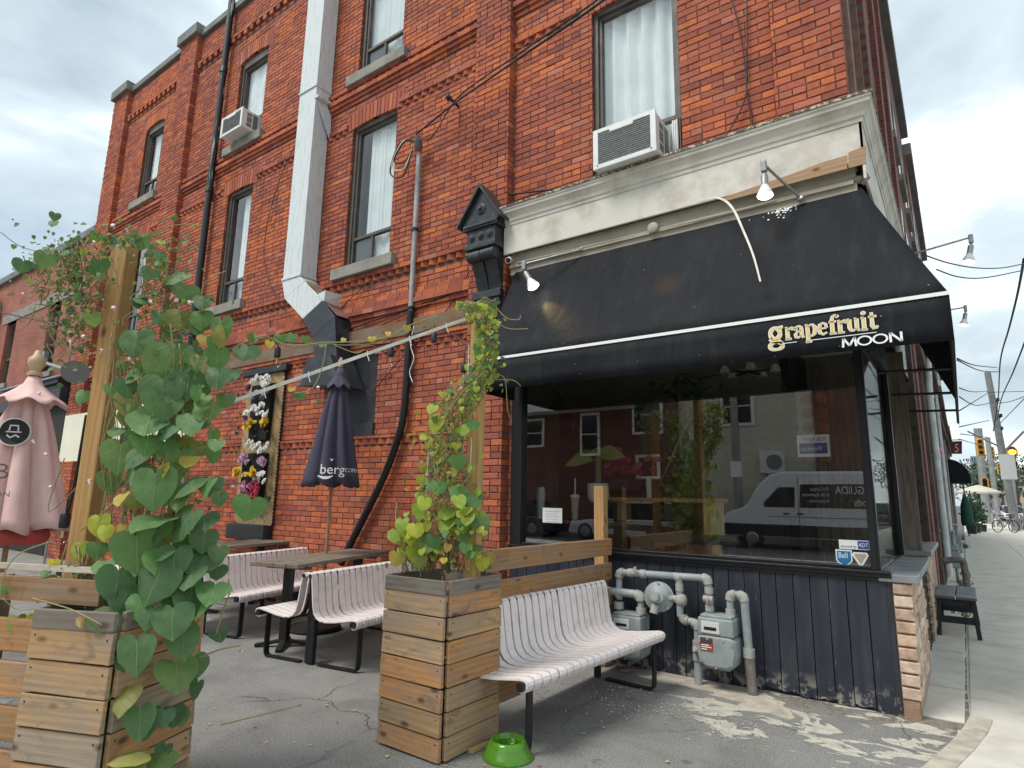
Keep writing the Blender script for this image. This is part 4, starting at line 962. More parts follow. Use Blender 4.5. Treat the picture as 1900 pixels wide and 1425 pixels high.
q = MB(); q._add([(-7.13,-.285,4.625),(-6.34,-.285,3.955),(-6.34,-.02,3.955),(-7.13,-.02,4.625)], [(0,1,2,3)]); q.build('rusty_cover', rustf, DU)
q = MB(); q._add([(-6.80,-.31,4.33),(-6.62,-.31,4.20),(-6.60,-.31,4.36),(-6.56,-.05,4.36),(-6.62,-.05,4.20)], [(0,1,2),(1,4,3,2)]); q.build('drip_flap', silver, DU)
q = MB(); q._add([(-7.25,-.3,7.70),(-7.23,-.01,7.72),(-7.18,-.01,7.05),(-7.24,-.26,7.66)], [(0,1,2),(0,2,3)]); q.box(-7.27,-7.17,-.31,-.005,7.70,7.74); q.build('wall_brace', silver, DU)
# drain
DR = thing('drain_pipe', 'black cast drain pipe down the wall with white paint drips', 'pipe', (-10.7,-.1,0))
dm, dn_, db = newmat('drain_black')
dc = mixc(dn_, mapr(dn_, noise(dn_, coords(dn_, 'World', (14,14,1.3)), 1.0, 4, .6), .57, .62), (.012,.012,.013), (.42,.42,.40))
spz = dn_.nodes.new('ShaderNodeSeparateXYZ'); L(dn_, coords(dn_, 'World'), spz.inputs[0])
dc = mixc(dn_, mapr(dn_, spz.outputs['Z'], 6.9, 7.6, 1, 0), dc, (.012,.012,.013)); L(dn_, dc, db.inputs['Base Color']); db.inputs['Roughness'].default_value = .5
for z0, z1 in ((9.9,12.4),(7.3,9.9),(4.6,7.3),(1.9,4.6),(0,1.9)):
    q = MB(); q.tube([(-10.70,-.11,z0),(-10.70,-.11,z1-.1)], .062, 14, cap=False); q.tube([(-10.70,-.11,z1-.12),(-10.70,-.11,z1)], .075, 14); q.build('pipe_length', dm, DR, ang=40)
# service mast
CM = thing('service_mast', 'grey conduit mast with weatherhead and looped cables on the brick wall', 'conduit', (-5.1,-.06,.85))
lead = pmat('mast_grey', (.42,.42,.41), .5, .3, var=.35, vs=6)
q = MB(); q.tube([(-5.10,-.07,6.10),(-5.11,-.07,3.85)], .036, 12); q.build('grey_conduit', lead, CM, ang=40)
q = MB(); P_ = smoothp([(-5.11,-.075,3.86),(-5.115,-.075,3.0),(-5.14,-.075,2.5),(-5.22,-.075,2.2),(-5.45,-.075,1.7),(-5.9,-.075,1.0),(-6.15,-.075,.6)]); q.tube(P_, .048, 12); q.build('black_conduit', black, CM, ang=50)
q = MB(); q.lathe([(.05,0),(.062,.05),(.058,.12),(.03,.19)], (-5.09,-.10,6.14), (.25,-.35,1), 14); q.build('weatherhead', pmat('head_grey', (.12,.12,.12), .6), CM, ang=40)
for z in (5.0, 3.9, 2.9): q = MB(); q.tube([(-5.11,-.07,z-.02),(-5.11,-.07,z+.02)], .05, 12); q.build('strap', black, CM)
cream = pmat('cream_cable', (.62,.52,.38), .6)
for k in range(3):
    q = MB(); a_ = Vector((-5.09,-.16,6.24)); q.tube(smoothp([a_, a_ + Vector((-.12-.05*k,-.08,.02)), a_ + Vector((-.30-.03*k,-.10,-.22-.08*k)), a_ + Vector((-.12,-.08,-.30-.10*k)), a_ + Vector((.0,-.05,-.12))]), .011, 6)
    q.build('drip_loop', cream if k == 1 else black, CM, smooth=True)
# AC units
acw = pmat('ac_white', (.74,.75,.73), .45, var=.12, vs=5); acg = pmat('ac_grille', (.20,.21,.21), .6, var=.3, vs=20)
def ac(label, x0, x1, z0, z1, yf, nl, tilt=0):
    t = thing('air_conditioner', label, 'air conditioner', ((x0+x1)/2, 0, z0), group='window air conditioners')
    q = MB(); q.box(x0, x1, yf+.03, .12, z0, z1); q.build('housing', acw, t, bevel=.012)
    w_ = (x1-x0)*.075
    q = MB(); q.box(x0-.008, x0+w_, yf, yf+.03, z0-.008, z1+.008); q.box(x1-w_, x1+.008, yf, yf+.03, z0-.008, z1+.008); q.box(x0+w_, x1-w_, yf, yf+.03, z0-.008, z0+.04); q.box(x0+w_, x1-w_, yf, yf+.03, z1-.035, z1+.008); q.box(x0+(x1-x0)*.27, x0+(x1-x0)*.66, yf-.002, yf+.03, z1-.065, z1-.03)
    q.build('face_frame', acw, t, bevel=.004)
    q = MB(); q.box(x0+w_, x1-w_, yf+.02, yf+.032, z0+.04, z1-.035); q.build('coil', acg, t)
    for k in range(nl):
        z = z0 + .045 + (z1-z0-.09)*(k+.5)/nl; q = MB(); q.box(x0+w_, x1-w_, yf+.008, yf+.018, z-.006, z+.006); q.build('louvre', acg, t)
    for k, (a, b) in enumerate(((.18,.42),(.48,.72))):
        for (za, zb) in ((.14,.34),(.38,.66),(.70,.86)) if k == 0 else ((.12,.88),):
            y0 = yf+.03+(.09-yf)*a; y1 = yf+.03+(.09-yf)*b; q = MB(); q.box(x1-.002, x1+.0015, y0, y1, z0+(z1-z0)*za, z0+(z1-z0)*zb); q.build('side_vent', acg, t)
    for fx in (.06, .94):
        q = MB(); q.lathe([(.008,0),(.008,.003)], (x0+(x1-x0)*fx, yf-.001, z0+.03), (0,-1,0), 8); q.build('screw', acg, t)
ac('large white air conditioner in the window above the shop cornice', -2.27,-1.60,4.83,5.26,-.36,15)
ac('small white air conditioner on the sill of the upper window by the drain pipe', -10.15,-9.45,8.04,8.42,-.30,9)
q = MB(); q.box(-1.58,-1.46+.0,.06,.10,4.96,5.36)
for k in range(5): q.box(-1.575+.022*k,-1.565+.022*k,.05,.06,4.96,5.36)
tag(q.build('accordion_panel', acw), 'white accordion side panel filling the gap beside the large air conditioner', 'panel')
# cables on and to the wall
def cable(label, pts, r_=.007, name='cable', mt=black, cat='cable', group='black cables on the wall'):
    q = MB(); q.tube(smoothp(pts, 5), r_, 5); o_ = q.build(name, mt, None, smooth=True); tag(o_, label, cat, group); return o_
W = lambda *pp: [aty(x, y, -.035) for x, y in pp]
far = Vector((3.2,-7.5,9.0))
cable('thick black overhead cable swooping from the weatherhead up to the top edge', [Vector((-5.05,-.2,6.32)), aty(843,192,-.22), atd(960,110,5.9), atd(1120,0,5.0), atd(1260,-120,4.2)], .012, 'overhead_cable')
cable('thin twin of the overhead cable from the weatherhead', [Vector((-5.1,-.22,6.3)), aty(800,255,-.25), aty(850,180,-.25), atd(962,100,5.95), atd(1124,-12,5.05), atd(1260,-135,4.3)], .009, 'overhead_cable')
t = thing('cable_anchor', 'small dark insulator bolted to the brick under the overhead cable', 'insulator', aty(845,195,-.02)); p = aty(845,193,-.06); q = MB(); q.tube([p + Vector((0,.06,0)), p + Vector((0,-.12,.02))], .018, 8); q.lathe([(.02,0),(.045,.02),(.03,.04),(.045,.06),(.02,.08)], p + Vector((0,-.1,.0)), (0,-1,.3), 12); q.build('insulator', black, t)
cable('black cable drooping along the plank band below the conduit', W((600,628),(680,600),(770,568),(840,545),(878,515),(885,470)), .011)
cable('second black cable just under the plank-band cable', W((640,632),(720,598),(800,562),(868,530)), .008)
cable('thin wire slanting from the duct up to the window sill', W((622,582),(660,545),(700,510),(735,490)), .006)
cable('thin wire crossing the brick right of the dark parasol', W((690,730),(740,670),(800,610),(850,545),(880,480)), .006)
cable('long wire hanging beside the white duct', W((548,270),(520,330),(495,420),(490,480),(505,540),(530,575)), .006)
cable('wire fixed below the left upper windows', W((500,590),(505,640)), .006)
cable('pair of wires on the brick right of the near window', W((1385,0),(1387,80),(1386,170),(1395,215),(1390,255),(1345,285)), .007)
cable('wire splitting off to the flashing under the near window', W((1358,0),(1375,70),(1385,170),(1360,230),(1335,270),(1320,282)), .006)
cable('cable bundle lying on the flashing left of the near window', [aty(925,365,-.06), aty(970,358,-.06), aty(1040,350,-.06), aty(1090,345,-.08)], .012)
cable('loose wire lying on the flashing left of the near window', [aty(930,378,-.06), aty(985,372,-.1), aty(1050,362,-.1), aty(1085,352,-.08)], .007)
cable('pinkish cable on the brick above the left planter', W((307,465),(304,420),(306,375),(314,358)), .012, mt=pmat('pink_cable', (.50,.24,.15), .7))

# gas pipework and meters
gasg = pmat('gas_grey', (.30,.335,.335), .55, col2=(.22,.245,.245), vs=8, bump=.15, bs=40); gasr = pmat('gas_worn', (.33,.33,.31), .7, col2=(.25,.17,.11), vs=16, lo=.5, hi=.75)
GP = thing('gas_pipework', 'grey gas pipes with valve and round regulator on the navy boards', 'pipes', (-1.5,-.18,0))
def pipe(pts, r_=.030, name='pipe', mt=gasg, par=GP):
    q = MB(); q.tube(pts, r_, 12); return q.build(name, mt, par, ang=45)
def fitting(p, d, r_=.038, l=.05, mt=gasr):
    p = Vector(p); d = Vector(d).normalized(); q = MB(); q.tube([p - d*l/2, p + d*l/2], r_, 12); return q.build('fitting', mt, GP, ang=45)
def elbow(p, d1, d2, r_=.040, k=.045):
    p = Vector(p); d1 = Vector(d1); d2 = Vector(d2); q = MB(); q.tube([p + d1*k, p + d1*k*.45 + d2*k*.08, p + (d1+d2)*k*.18, p + d2*k*.45 + d1*k*.08, p + d2*k], r_, 12); return q.build('elbow', gasr, GP, ang=50)
Yg = -.17
X_, Z_ = Vector((1,0,0)), Vector((0,0,1))
pipe([(-2.12,Yg,.84),(-1.33,Yg,.855)]); elbow((-2.14,Yg,.84), X_, -Z_); elbow((-1.32,Yg,.855), -X_, -Z_); pipe([(-2.14,Yg,.80),(-2.14,Yg,.60)])
for x in (-2.02,-1.90,-1.58): fitting((x,Yg,.842), X_)
q = MB(); q.ball((-1.97,Yg-.03,.85), .035, 10, (1,.8,1)); q.tube([(-1.97,Yg-.04,.85),(-1.97,Yg-.075,.86)], .014, 8); q.obox((-1.955,Yg-.08,.875), (.022,.012,.07), (0,.4,0)); q.build('valve', gasr, GP, ang=50)
pipe([(-1.32,Yg,.82),(-1.31,Yg,.57)]); 
for z in (.76,.68,.62): fitting((-1.315,Yg,z), Z_)
q = MB(); q.tube([(-1.36,Yg-.01,.69),(-1.28,Yg-.01,.69)], .03, 10); q.tube([(-1.315,Yg-.02,.69),(-1.315,Yg-.07,.69)], .012, 8); q.build('valve', gasr, GP, ang=50)
pipe([(-1.57,Yg,.83),(-1.57,Yg,.52)]); fitting((-1.57,Yg,.76), Z_, .036, .06); 
q = MB(); q.ball((-1.56,Yg,.655), .055, 12, (1,.9,1.1)); q.tube([(-1.66,Yg,.66),(-1.55,Yg,.66)], .03, 10); q.build('regulator_valve', gasr, GP, smooth=True)
q = MB(); q.lathe([(.0,-.035),(.07,-.03),(.118,-.012),(.128,-.008),(.128,.008),(.118,.012),(.06,.04),(.045,.07),(.0,.075)], (-1.75,Yg-.02,.665), (.25,-1,.05), 24); q.build('regulator', gasg, GP, ang=40)
q = MB(); q.tube([(-1.77,Yg-.06,.60),(-1.78,Yg-.08,.53)], .035, 12); q.tube([(-1.75,Yg-.08,.675),(-1.75,Yg-.13,.675)], .035, 12); q.build('regulator_vent', gasr, GP, ang=45)
for k in range(8): q = MB(); a_ = k*math.pi/4; q.lathe([(.009,0),(.009,.012)], Vector((-1.75,Yg-.02,.665)) + Vector((math.cos(a_)*.118,-.016,math.sin(a_)*.118)), (.25,-1,0), 6); q.build('bolt', gasr, GP)
elbow((-1.55,Yg,.49), Z_, X_); pipe([(-1.52,Yg,.49),(-1.45,Yg,.49)]); elbow((-1.42,Yg,.48), -X_, -Z_); pipe([(-1.42,Yg,.46),(-1.435,Yg,-.02)], .034)
fitting((-1.425,Yg,.32), Z_, .045, .05); fitting((-1.43,Yg,.22), Z_, .042, .06); q = MB(); q.ball((-1.425,Yg-.01,.275), .048, 10); q.tube([(-1.425,Yg-.03,.275),(-1.43,Yg-.09,.275)], .016, 8); q.build('valve', gasr, GP, smooth=True)
pipe([(-1.145,Yg,.56),(-1.145,Yg,.73)]); elbow((-1.145,Yg,.745), -Z_, X_); pipe([(-1.12,Yg,.747),(-1.06,Yg,.747)]); elbow((-1.03,Yg,.745), -X_, -Z_); pipe([(-1.03,Yg,.71),(-1.015,Yg,.30)], .034); fitting((-1.015,Yg,.31), Z_, .046, .07); fitting((-1.145,Yg,.60), Z_, .04, .06)
pipe([(-1.015,Yg,.30),(-1.0,Yg,-.03)], .040, 'pipe_sleeve', pmat('rusty_sleeve', (.20,.19,.18), .8, col2=(.13,.10,.08), vs=14, bump=.5, bs=40))
pipe([(-2.32,Yg-.02,.665),(-1.95,Yg-.02,.665)], .036); elbow((-1.92,Yg-.02,.66), -X_, -Z_, .046); pipe([(-1.92,Yg-.02,.62),(-1.92,Yg-.02,.50)]); fitting((-1.92,Yg-.02,.53), Z_, .045, .05); fitting((-2.14,Yg-.01,.55), Z_, .045, .06); fitting((-2.14,Yg-.01,.65), Z_, .04, .05)
def meter(label, cx, zt, zb, w_, d0, cy):
    t = thing('gas_meter', label, 'gas meter', (cx, cy, zb), group='gas meters')
    h_ = zt - zb; q = MB(); pts = [(-.42,.62),(-.5,.58),(-.52,.30),(-.46,.10),(-.30,.0),(.30,.0),(.46,.10),(.52,.30),(.5,.58),(.42,.62)]
    q.prism([(cx+a*w_, zb+b*h_) for a, b in pts], lambda a,b,d: Vector((a,d,b)), cy-d0/2, cy+d0/2); q.build('body', gasg, t, bevel=.018)
    q = MB(); q.prism([(cx+a*w_*.93, zb+.02+b*h_*.93) for a, b in pts], lambda a,b,d: Vector((a,d,b)), cy-d0/2-.022, cy-d0/2+.005); q.build('front_cover', gasg, t, bevel=.012)
    q = MB(); q.box(cx-w_*.46, cx+w_*.46, cy-d0/2-.012, cy+d0/2+.01, zb+h_*.63, zb+h_*.97); q.build('head', gasg, t, bevel=.014)
    q = MB(); q.box(cx-w_*.40, cx+w_*.42, cy-d0/2, cy+d0/2, zb+h_*.97, zb+h_*1.02); q.build('top_flange', gasg, t, bevel=.006)
    q = MB(); q.box(cx-w_*.36, cx+w_*.12, cy-d0/2-.022, cy-d0/2-.010, zb+h_*.68, zb+h_*.90); q.build('index_plate', pmat('plate_white', (.55,.56,.54), .4) if 'plate_white' not in MATS else MATS['plate_white'], t, bevel=.003)
    q = MB(); q.box(cx-w_*.28, cx+w_*.04, cy-d0/2-.024, cy-d0/2-.0218, zb+h_*.74, zb+h_*.80); q.build('dial_window', black, t)
    for a, b in ((-.42,.5),(.42,.5),(-.40,.14),(.40,.14),(0,.05),(-.2,.57),(.2,.57)):
        q = MB(); q.lathe([(.008,0),(.008,.008)], (cx+a*w_, cy-d0/2-.022, zb+b*h_), (0,-1,0), 6); q.build('bolt', gasr, t)
    return t
t = meter('grey gas meter with red label hanging right of the regulator', -1.235, .575, .17, .31, .19, -.20)
q = MB(); q.box(-1.355,-1.255,-.322,-.3175,.31,.41); q.build('label_plate', pmat('label_red', (.30,.06,.05), .5), t, color=None); q = MB(); q.box(-1.35,-1.26,-.3245,-.322,.37,.405); q.build('label_head', pmat('label_dark', (.05,.05,.055), .5), t)
q = MB(); q.box(-1.345,-1.265,-.3245,-.322,.335,.342); q.box(-1.345,-1.285,-.3245,-.322,.35,.357); q.box(-1.345,-1.30,-.3245,-.322,.318,.325); q.build('label_text', bulbw, t)
meter('grey gas meter half hidden behind the near bench', -2.02, .50, .12, .31, .19, -.20)

# living-wall panel of artificial flowers
FW = thing('wall_planter', 'tall slatted wall planter with black pockets of colourful artificial flowers', 'wall planter', (-8.3,-.05,.95))
bam = pmat('bamboo', (.42,.30,.15), .7, objcol=True, var=.4, vs=25, bump=.2, bs=50)
fx0, fx1, fz0, fz1 = -8.80, -7.80, 1.02, 3.36
q = MB(); q.box(fx0, fx1, -.035, -.012, fz0, fz1); q.build('backing', bw, FW)
k = 0; s_ = fz0 - .95
while s_ < fz1:                                    # slats run on the diagonal, clipped to the panel
    a0, a1 = s_, s_ + .95; xa, xb = fx0, fx1; za, zb = s_ + .98, s_
    pts = []
    for t_ in (0, 1):
        pass
    x_a, z_a, x_b, z_b = fx0, s_ + .95, fx1, s_
    if z_a > fz1: x_a += (z_a - fz1)/.95*(fx1-fx0); z_a = fz1
    if z_b < fz0: x_b -= (fz0 - z_b)/.95*(fx1-fx0); z_b = fz0
    if x_b - x_a > .06:
        k_ = RND.uniform(.7,1.15); q = MB(); q.beam((x_a,-.045,z_a), (x_b,-.045,z_b), .012, .034, up=(.69,0,.72)); q.build('slat', bam, FW, color=tuple(v_*k_ for v_ in (.46,.33,.17)))
    s_ += .052
q = MB(); q.box(fx0-.08, fx1+.10, -.10, -.012, fz1, fz1+.10); q.build('top_rail', bw, FW, bevel=.006)
q = MB(); q.box(fx0-.02, fx1-.02, -.16, -.012, fz0-.22, fz0); q.build('tray', bw, FW, bevel=.008)
felt = pmat('black_felt', (.008,.008,.009), .95)
def pocket(xa, xb, za, zb):
    q = MB(); q.prism([(xa+.04,za),(xb-.04,za),(xb,zb),(xa,zb)], lambda a,b,d: Vector((a,d,b)), -.13, -.05); q.build('pocket', felt, FW, bevel=.02)
pocket(-8.55,-7.98,2.28,3.18); pocket(-8.62,-8.00,1.22,2.10)
PET = {}
def bloom(col, n_=9, r_=.05, kind=0):
    key = (col, kind)
    if key not in PET:
        mt = pmat('petal_%d' % len(PET), col, .7, var=.2, vs=60); q = MB(); rr = random.Random(len(PET))
        for ring in range(3):
            for k in range(n_ - ring*2):
                a_ = 2*math.pi*k/(n_-ring*2) + ring*.4; tl = .15 + ring*.38; d_ = Vector((math.cos(a_)*math.cos(tl), math.sin(a_)*math.cos(tl), math.sin(tl))); s2 = Vector((-math.sin(a_), math.cos(a_), 0))
                R_ = r_*(1-.2*ring)*rr.uniform(.85,1.1); b0 = d_*R_*.1; q._add([b0, b0 + d_*R_*.6 + s2*R_*.34, b0 + d_*R_ + Vector((0,0,-R_*.1)), b0 + d_*R_*.6 - s2*R_*.34], [(0,1,2,3)])
        q.ball((0,0,r_*.25), r_*.28, 6); PET[key] = q.mesh('flower', mt)
    return PET[key]
WHT, YEL, PNK, RED, PUR, LIL = (.78,.78,.74), (.75,.50,.03), (.62,.22,.36), (.45,.03,.08), (.09,.02,.10), (.55,.35,.50)
def clump(px, py, sx, sy, col, n_, r_=.05, depth=-.20):
    for k in range(n_):
        p = aty(px + RND.uniform(-sx, sx), py + RND.uniform(-sy, sy), depth + RND.uniform(-.06,.05)); d_ = Vector((RND.uniform(-.5,.5), -1, RND.uniform(-.1,.7))).normalized()
        mw = Matrix.Translation(p) @ d_.to_track_quat('Z','Y').to_matrix().to_4x4() @ Matrix.Scale(RND.uniform(.75,1.2), 4); piece(bloom(col, 9, r_), 'flower', FW, mw)
for args in ((485,706,20,9,WHT,16),(462,722,8,7,PUR,5),(497,718,7,6,PUR,4),(478,760,22,10,WHT,15),(457,778,5,4,PUR,3),(462,787,11,7,YEL,9),(487,783,8,7,YEL,7),(470,826,13,9,WHT,8),(488,832,9,9,WHT,7),
             (450,852,12,7,LIL,9),(482,855,10,8,LIL,8),(447,876,13,6,YEL,8),(466,875,10,6,YEL,7),(482,884,12,9,WHT,9),(452,905,11,9,PNK,8),(474,905,11,13,RED,10),(470,922,7,8,RED,5),(478,733,12,6,(.35,.38,.36),6)): clump(*args)
lf = MB()
for k in range(60):
    p = aty(RND.uniform(440,505), RND.choice((735,770,800,840,868,895,925)) + RND.uniform(-6,6), -.15); lf.tri(p, p + Vector((RND.uniform(-.07,.07),-.06,RND.uniform(-.05,.06))), p + Vector((RND.uniform(-.05,.05),-.03,RND.uniform(-.07,.03))))
tag(lf.build('foliage', pmat('fake_leaf', (.06,.13,.05), .7, var=.4, vs=30), FW), kind='stuff')
# ---------------------------------------------------------------- planters and fences
OR_, GR_, PALE = srgb(190,140,88), srgb(158,142,120), srgb(184,152,112)
def vary(c, a=.85, b=1.1):
    k = RND.uniform(a, b); return tuple(v_*k for v_ in c)
def planter(label, F, ang, wl_, wr, H, nb):
    """F: near corner on the ground; faces run left (x local negative) and right/back (y local positive)"""
    t = thing('planter_box', label, 'planter', (F[0], F[1], 0), ang)
    hb = (H - .09) / nb
    for face in range(4):
        ln = wl_ if face in (0, 2) else wr
        for k in range(nb + 1):
            h_ = (hb - .008) if k < nb else .085
            z = k*hb + h_/2 + .012 if k < nb else H - .09 + .045
            q = MB(); L_ = ln + (.0 if face in (0,2) else -.045) - RND.uniform(0,.006); q.box(-L_/2, L_/2, -h_/2, h_/2, -.011, .011)
            if k < nb:
                for v_ in q.v:
                    if v_.y < 0 and v_.z > 0: v_.z += .006        # lower edges sit proud, like lapped boards
            me = q.mesh('plank', MATS['wood']); tilt = RND.uniform(-.012,.012); off = .013 + (.004 if k == nb else RND.uniform(-.002,.003))
            if face == 0: c = Vector((-ln/2, off*-1+.013, z)); xa, ya = Vector((1,0,tilt)), Vector((0,0,1)); c.y = -.002 - off + .013
            elif face == 1: c = Vector((-.0 + off - .013, ln/2 + .0, z)); xa, ya = Vector((0,1,tilt)), Vector((0,0,1))
            elif face == 2: c = Vector((-ln/2, wr, z)); xa, ya = Vector((-1,0,tilt)), Vector((0,0,1))
            else: c = Vector((-wl_, ln/2, z)); xa, ya = Vector((0,-1,tilt)), Vector((0,0,1))
            m_ = Matrix.Translation((F[0],F[1],0)) @ Matrix.Rotation(ang,4,'Z') @ frame_mat(c, xa, ya)
            col = RND.choice((OR_, OR_, PALE, PALE, GR_)) if k < nb else srgb(122,116,106); kk = RND.uniform(.82,1.08); col = tuple(v_*kk for v_ in col)
            o_ = piece(me, 'plank', t, m_, col); b_ = o_.modifiers.new('bevel','BEVEL'); b_.width = .003; b_.segments = 1
            if k < nb and face < 2:
                for sx in (-1, 1):
                    for sz in (-.25, .25):
                        q = MB(); q.lathe([(.0045,0),(.0045,.002)], (sx*(L_/2-.03), sz*h_, .0125), (0,0,1), 6); piece(q.mesh('screw', black), 'screw', o_, m_)
    q = MB(); q.box(-wl_+.02, -.02, .02, wr-.02, H-.16, H-.13); q.build('soil', dirt, t, local=True)
    return t
PA = planter('tall square planter of weathered boards beside the near bench', (-2.09,-2.625), 0.0, .51, .545, 1.0, 7)
PB_ang = math.radians(22)
PB = planter('front left weathered planter box overhung by large heart-shaped leaves', (-2.73,-4.14), PB_ang, .47, .55, .95, 6)
def post(label, x, y, z0, z1, w_, ang, col, name='wooden_post', lean=(0,0)):
    q = MB(); h_ = z1 - z0; q.box(-h_/2, h_/2, -w_/2, w_/2, -w_/2, w_/2); me = q.mesh(name, MATS['wood_new'])
    m_ = frame_mat((x + lean[0]/2, y + lean[1]/2, (z0+z1)/2), (lean[0]/h_, lean[1]/h_, 1), (math.cos(ang), math.sin(ang), 0)); o_ = piece(me, name, None, m_, col); b_ = o_.modifiers.new('bevel','BEVEL'); b_.width = .006; b_.segments = 2
    return tag(o_, label, 'post')
post('square wooden post rising out of the tall planter, wrapped in yellowing vine', -2.185, -2.27, .86, 2.83, .09, .25, srgb(196,160,104))
post('square wooden post behind the front left planter with vine draped over its top', -3.50, -4.04, .0, 2.98, .10, .55, srgb(190,150,96))
def fence(label, A, B, zs, name='fence', cat='fence', cols=None, th=.034, mt='wood'):
    A = Vector((*A, 0)); B = Vector((*B, 0)); t = thing(name, label, cat, A); L_ = (B-A).length; d_ = (B-A).normalized()
    for z0, z1 in zs:
        q = MB(); q.box(-L_/2, L_/2, -(z1-z0)/2, (z1-z0)/2, -th/2, th/2); me = q.mesh('board', MATS[mt]); o_ = piece(me, 'board', t, frame_mat((A+B)/2 + Vector((0,0,(z0+z1)/2)), d_ + Vector((0,0,RND.uniform(-.004,.004))), (0,0,1)), vary(RND.choice(cols)))
        b_ = o_.modifiers.new('bevel','BEVEL'); b_.width = .004; b_.segments = 1
    return t
fe = fence('horizontal board fence between the tall planter and the shop wall', (-2.27,-2.10), (-2.23,-.16), ((.985,1.135),(.765,.915),(.545,.695),(.325,.475),(.10,.255)), cols=(srgb(176,130,84), srgb(168,126,82)))
for (x, y, z1, w_) in ((-2.325,-.16,1.62,.10),(-2.33,-2.0,1.0,.09)):
    q = MB(); q.box(-z1/2, z1/2, -w_/2, w_/2, -w_/2, w_/2); o_ = piece(q.mesh('post', MATS['wood_new']), 'post', fe, frame_mat((x,y,z1/2), (0,0,1), (1,0,0)), srgb(198,156,104)); b_ = o_.modifiers.new('bevel','BEVEL'); b_.width = .006
d2 = Vector((-math.cos(PB_ang), -math.sin(PB_ang)))
A0 = Vector((-3.205,-4.25)); FC = (srgb(182,134,84), srgb(164,128,90), srgb(150,132,108))
fl_ = fence('slatted fence of weathered boards running off left of the front planter', tuple(A0), tuple(A0 + d2*2.0), ((.14,.29),(.33,.48),(.525,.68),(.72,.87)), cols=FC)
for (s0, s1, z0, z1, off, col, nm) in ((-.30,2.0,.958,1.07,.0,srgb(150,118,82),'board'),(-.26,2.0,1.10,1.125,.03,srgb(205,198,184),'cap_rail')):
    ln = s1 - s0; q = MB(); q.box(-ln/2, ln/2, -(z1-z0)/2, (z1-z0)/2, -.02, .02); c_ = A0 + d2*((s0+s1)/2); piece(q.mesh(nm, MATS['wood']), nm, fl_, frame_mat((c_.x - d2.y*off*0, c_.y + off, (z0+z1)/2), (d2.x,d2.y,0), (0,0,1)), col)
for s_ in (.45, 1.9):
    q = MB(); q.box(-.53,.53,-.045,.045,-.045,.045); p_ = A0 + d2*s_ + Vector((-.03,.075)); piece(q.mesh('post', MATS['wood']), 'post', fl_, frame_mat((p_.x, p_.y, .53), (0,0,1), (d2.x,d2.y,0)), GR_)

# ---------------------------------------------------------------- benches and tables
pw = pmat('bench_white', (.76,.685,.665), .5, col2=(.53,.475,.455), vs=11, bump=.08, bs=40, lo=.52, hi=.8)
PROF = [(.495,.372),(.512,.364),(.535,.370),(.552,.392),(.560,.412),(.553,.432),(.535,.444),(.50,.445),(.42,.432),(.30,.412),(.20,.402),(.14,.405),(.095,.425),(.065,.46),(.048,.52),(.035,.60),(.022,.69),(.012,.755),(.0,.785),(-.018,.795),(-.036,.785),(-.045,.765)]
def slat_mesh(w_, th=.011, flip=1):
    q = MB(); N_ = len(PROF); P = [Vector((a*flip, 0, b)) for a, b in PROF]; O = []
    for i in range(N_):
        t_ = (P[min(i+1,N_-1)] - P[max(i-1,0)]).normalized(); O.append(P[i] - Vector((-t_.z, 0, t_.x))*th*flip*-1)
    vs_ = []
    for i in range(N_): vs_ += [P[i]+Vector((0,-w_/2,0)), P[i]+Vector((0,w_/2,0)), O[i]+Vector((0,w_/2,0)), O[i]+Vector((0,-w_/2,0))]
    fs = []
    for i in range(N_-1):
        for k in range(4): fs.append((i*4+k, i*4+(k+1)%4, (i+1)*4+(k+1)%4, (i+1)*4+k))
    fs += [(0,3,2,1), tuple((N_-1)*4+k for k in range(4))]; q._add(vs_, fs); return q.mesh('slat', pw)
SL = {}
def half(t, side, Ln, pitch=.084, leg_in=.14, w_=.068):
    key = side
    if key not in SL: SL[key] = slat_mesh(w_, flip=side)
    n_ = int(Ln / pitch)
    for k in range(n_):
        o_ = bpy.data.objects.new('slat', SL[key]); COL.objects.link(o_); o_.parent = t; o_.location = (.0 if side > 0 else -.10, (k+.5)*pitch + (Ln-n_*pitch)/2 + (.006 if k % 9 == 4 else 0), 0)
        o_.rotation_euler = (0,0,0)
    ox = 0 if side > 0 else -.10
    for (a, b, r_) in ((.520,.405,.027),(-.012,.770,.017),(.16,.385,.014)):
        q = MB(); q.tube([(ox+a*side, .02, b), (ox+a*side, Ln-.02, b)], r_, 12); q.build('rail', black, t, local=True, ang=45)
    for y in (leg_in, Ln-leg_in):
        f = lambda a, b: Vector((ox+a*side, y, b)); w2 = .03
        q = MB(); P = smoothp([f(.50,.385), f(.50,.2), f(.495,.05), f(.47,.016), f(.40,.012), f(.2,.012), f(.06,.012)], 4)
        for i in range(len(P)-1): q.beam(P[i], P[i+1] + (P[i+1]-P[i])*.04, .05, .014, up=(0,1,0)) if False else q.beam(P[i], P[i+1]+(P[i+1]-P[i])*.05, .014, .055, up=(0,1,0))
        q.build('leg', black, t, local=True)
        q = MB(); q.beam(f(-.028,.008), f(-.028,.76), .05, .05, up=(0,1,0)); q.build('upright', black, t, local=True, bevel=.01)
        q = MB(); P = [f(a - (.03 if b > .46 else .012), b - (.0 if b > .46 else .022)) for a, b in PROF[6:16]]
        for i in range(len(P)-1): q.beam(P[i], P[i+1], .012, .04, up=(0,1,0))
        q.build('seat_bracket', black, t, local=True)
def bench(label, loc, rz, Ln, double=False, group='white slatted benches on the patio', sides=None):
    t = thing('slatted_bench', label, 'bench', (*loc, 0), rz, group)
    for s_ in (sides or ((1,-1) if double else (1,))): half(t, s_, Ln)
    return t
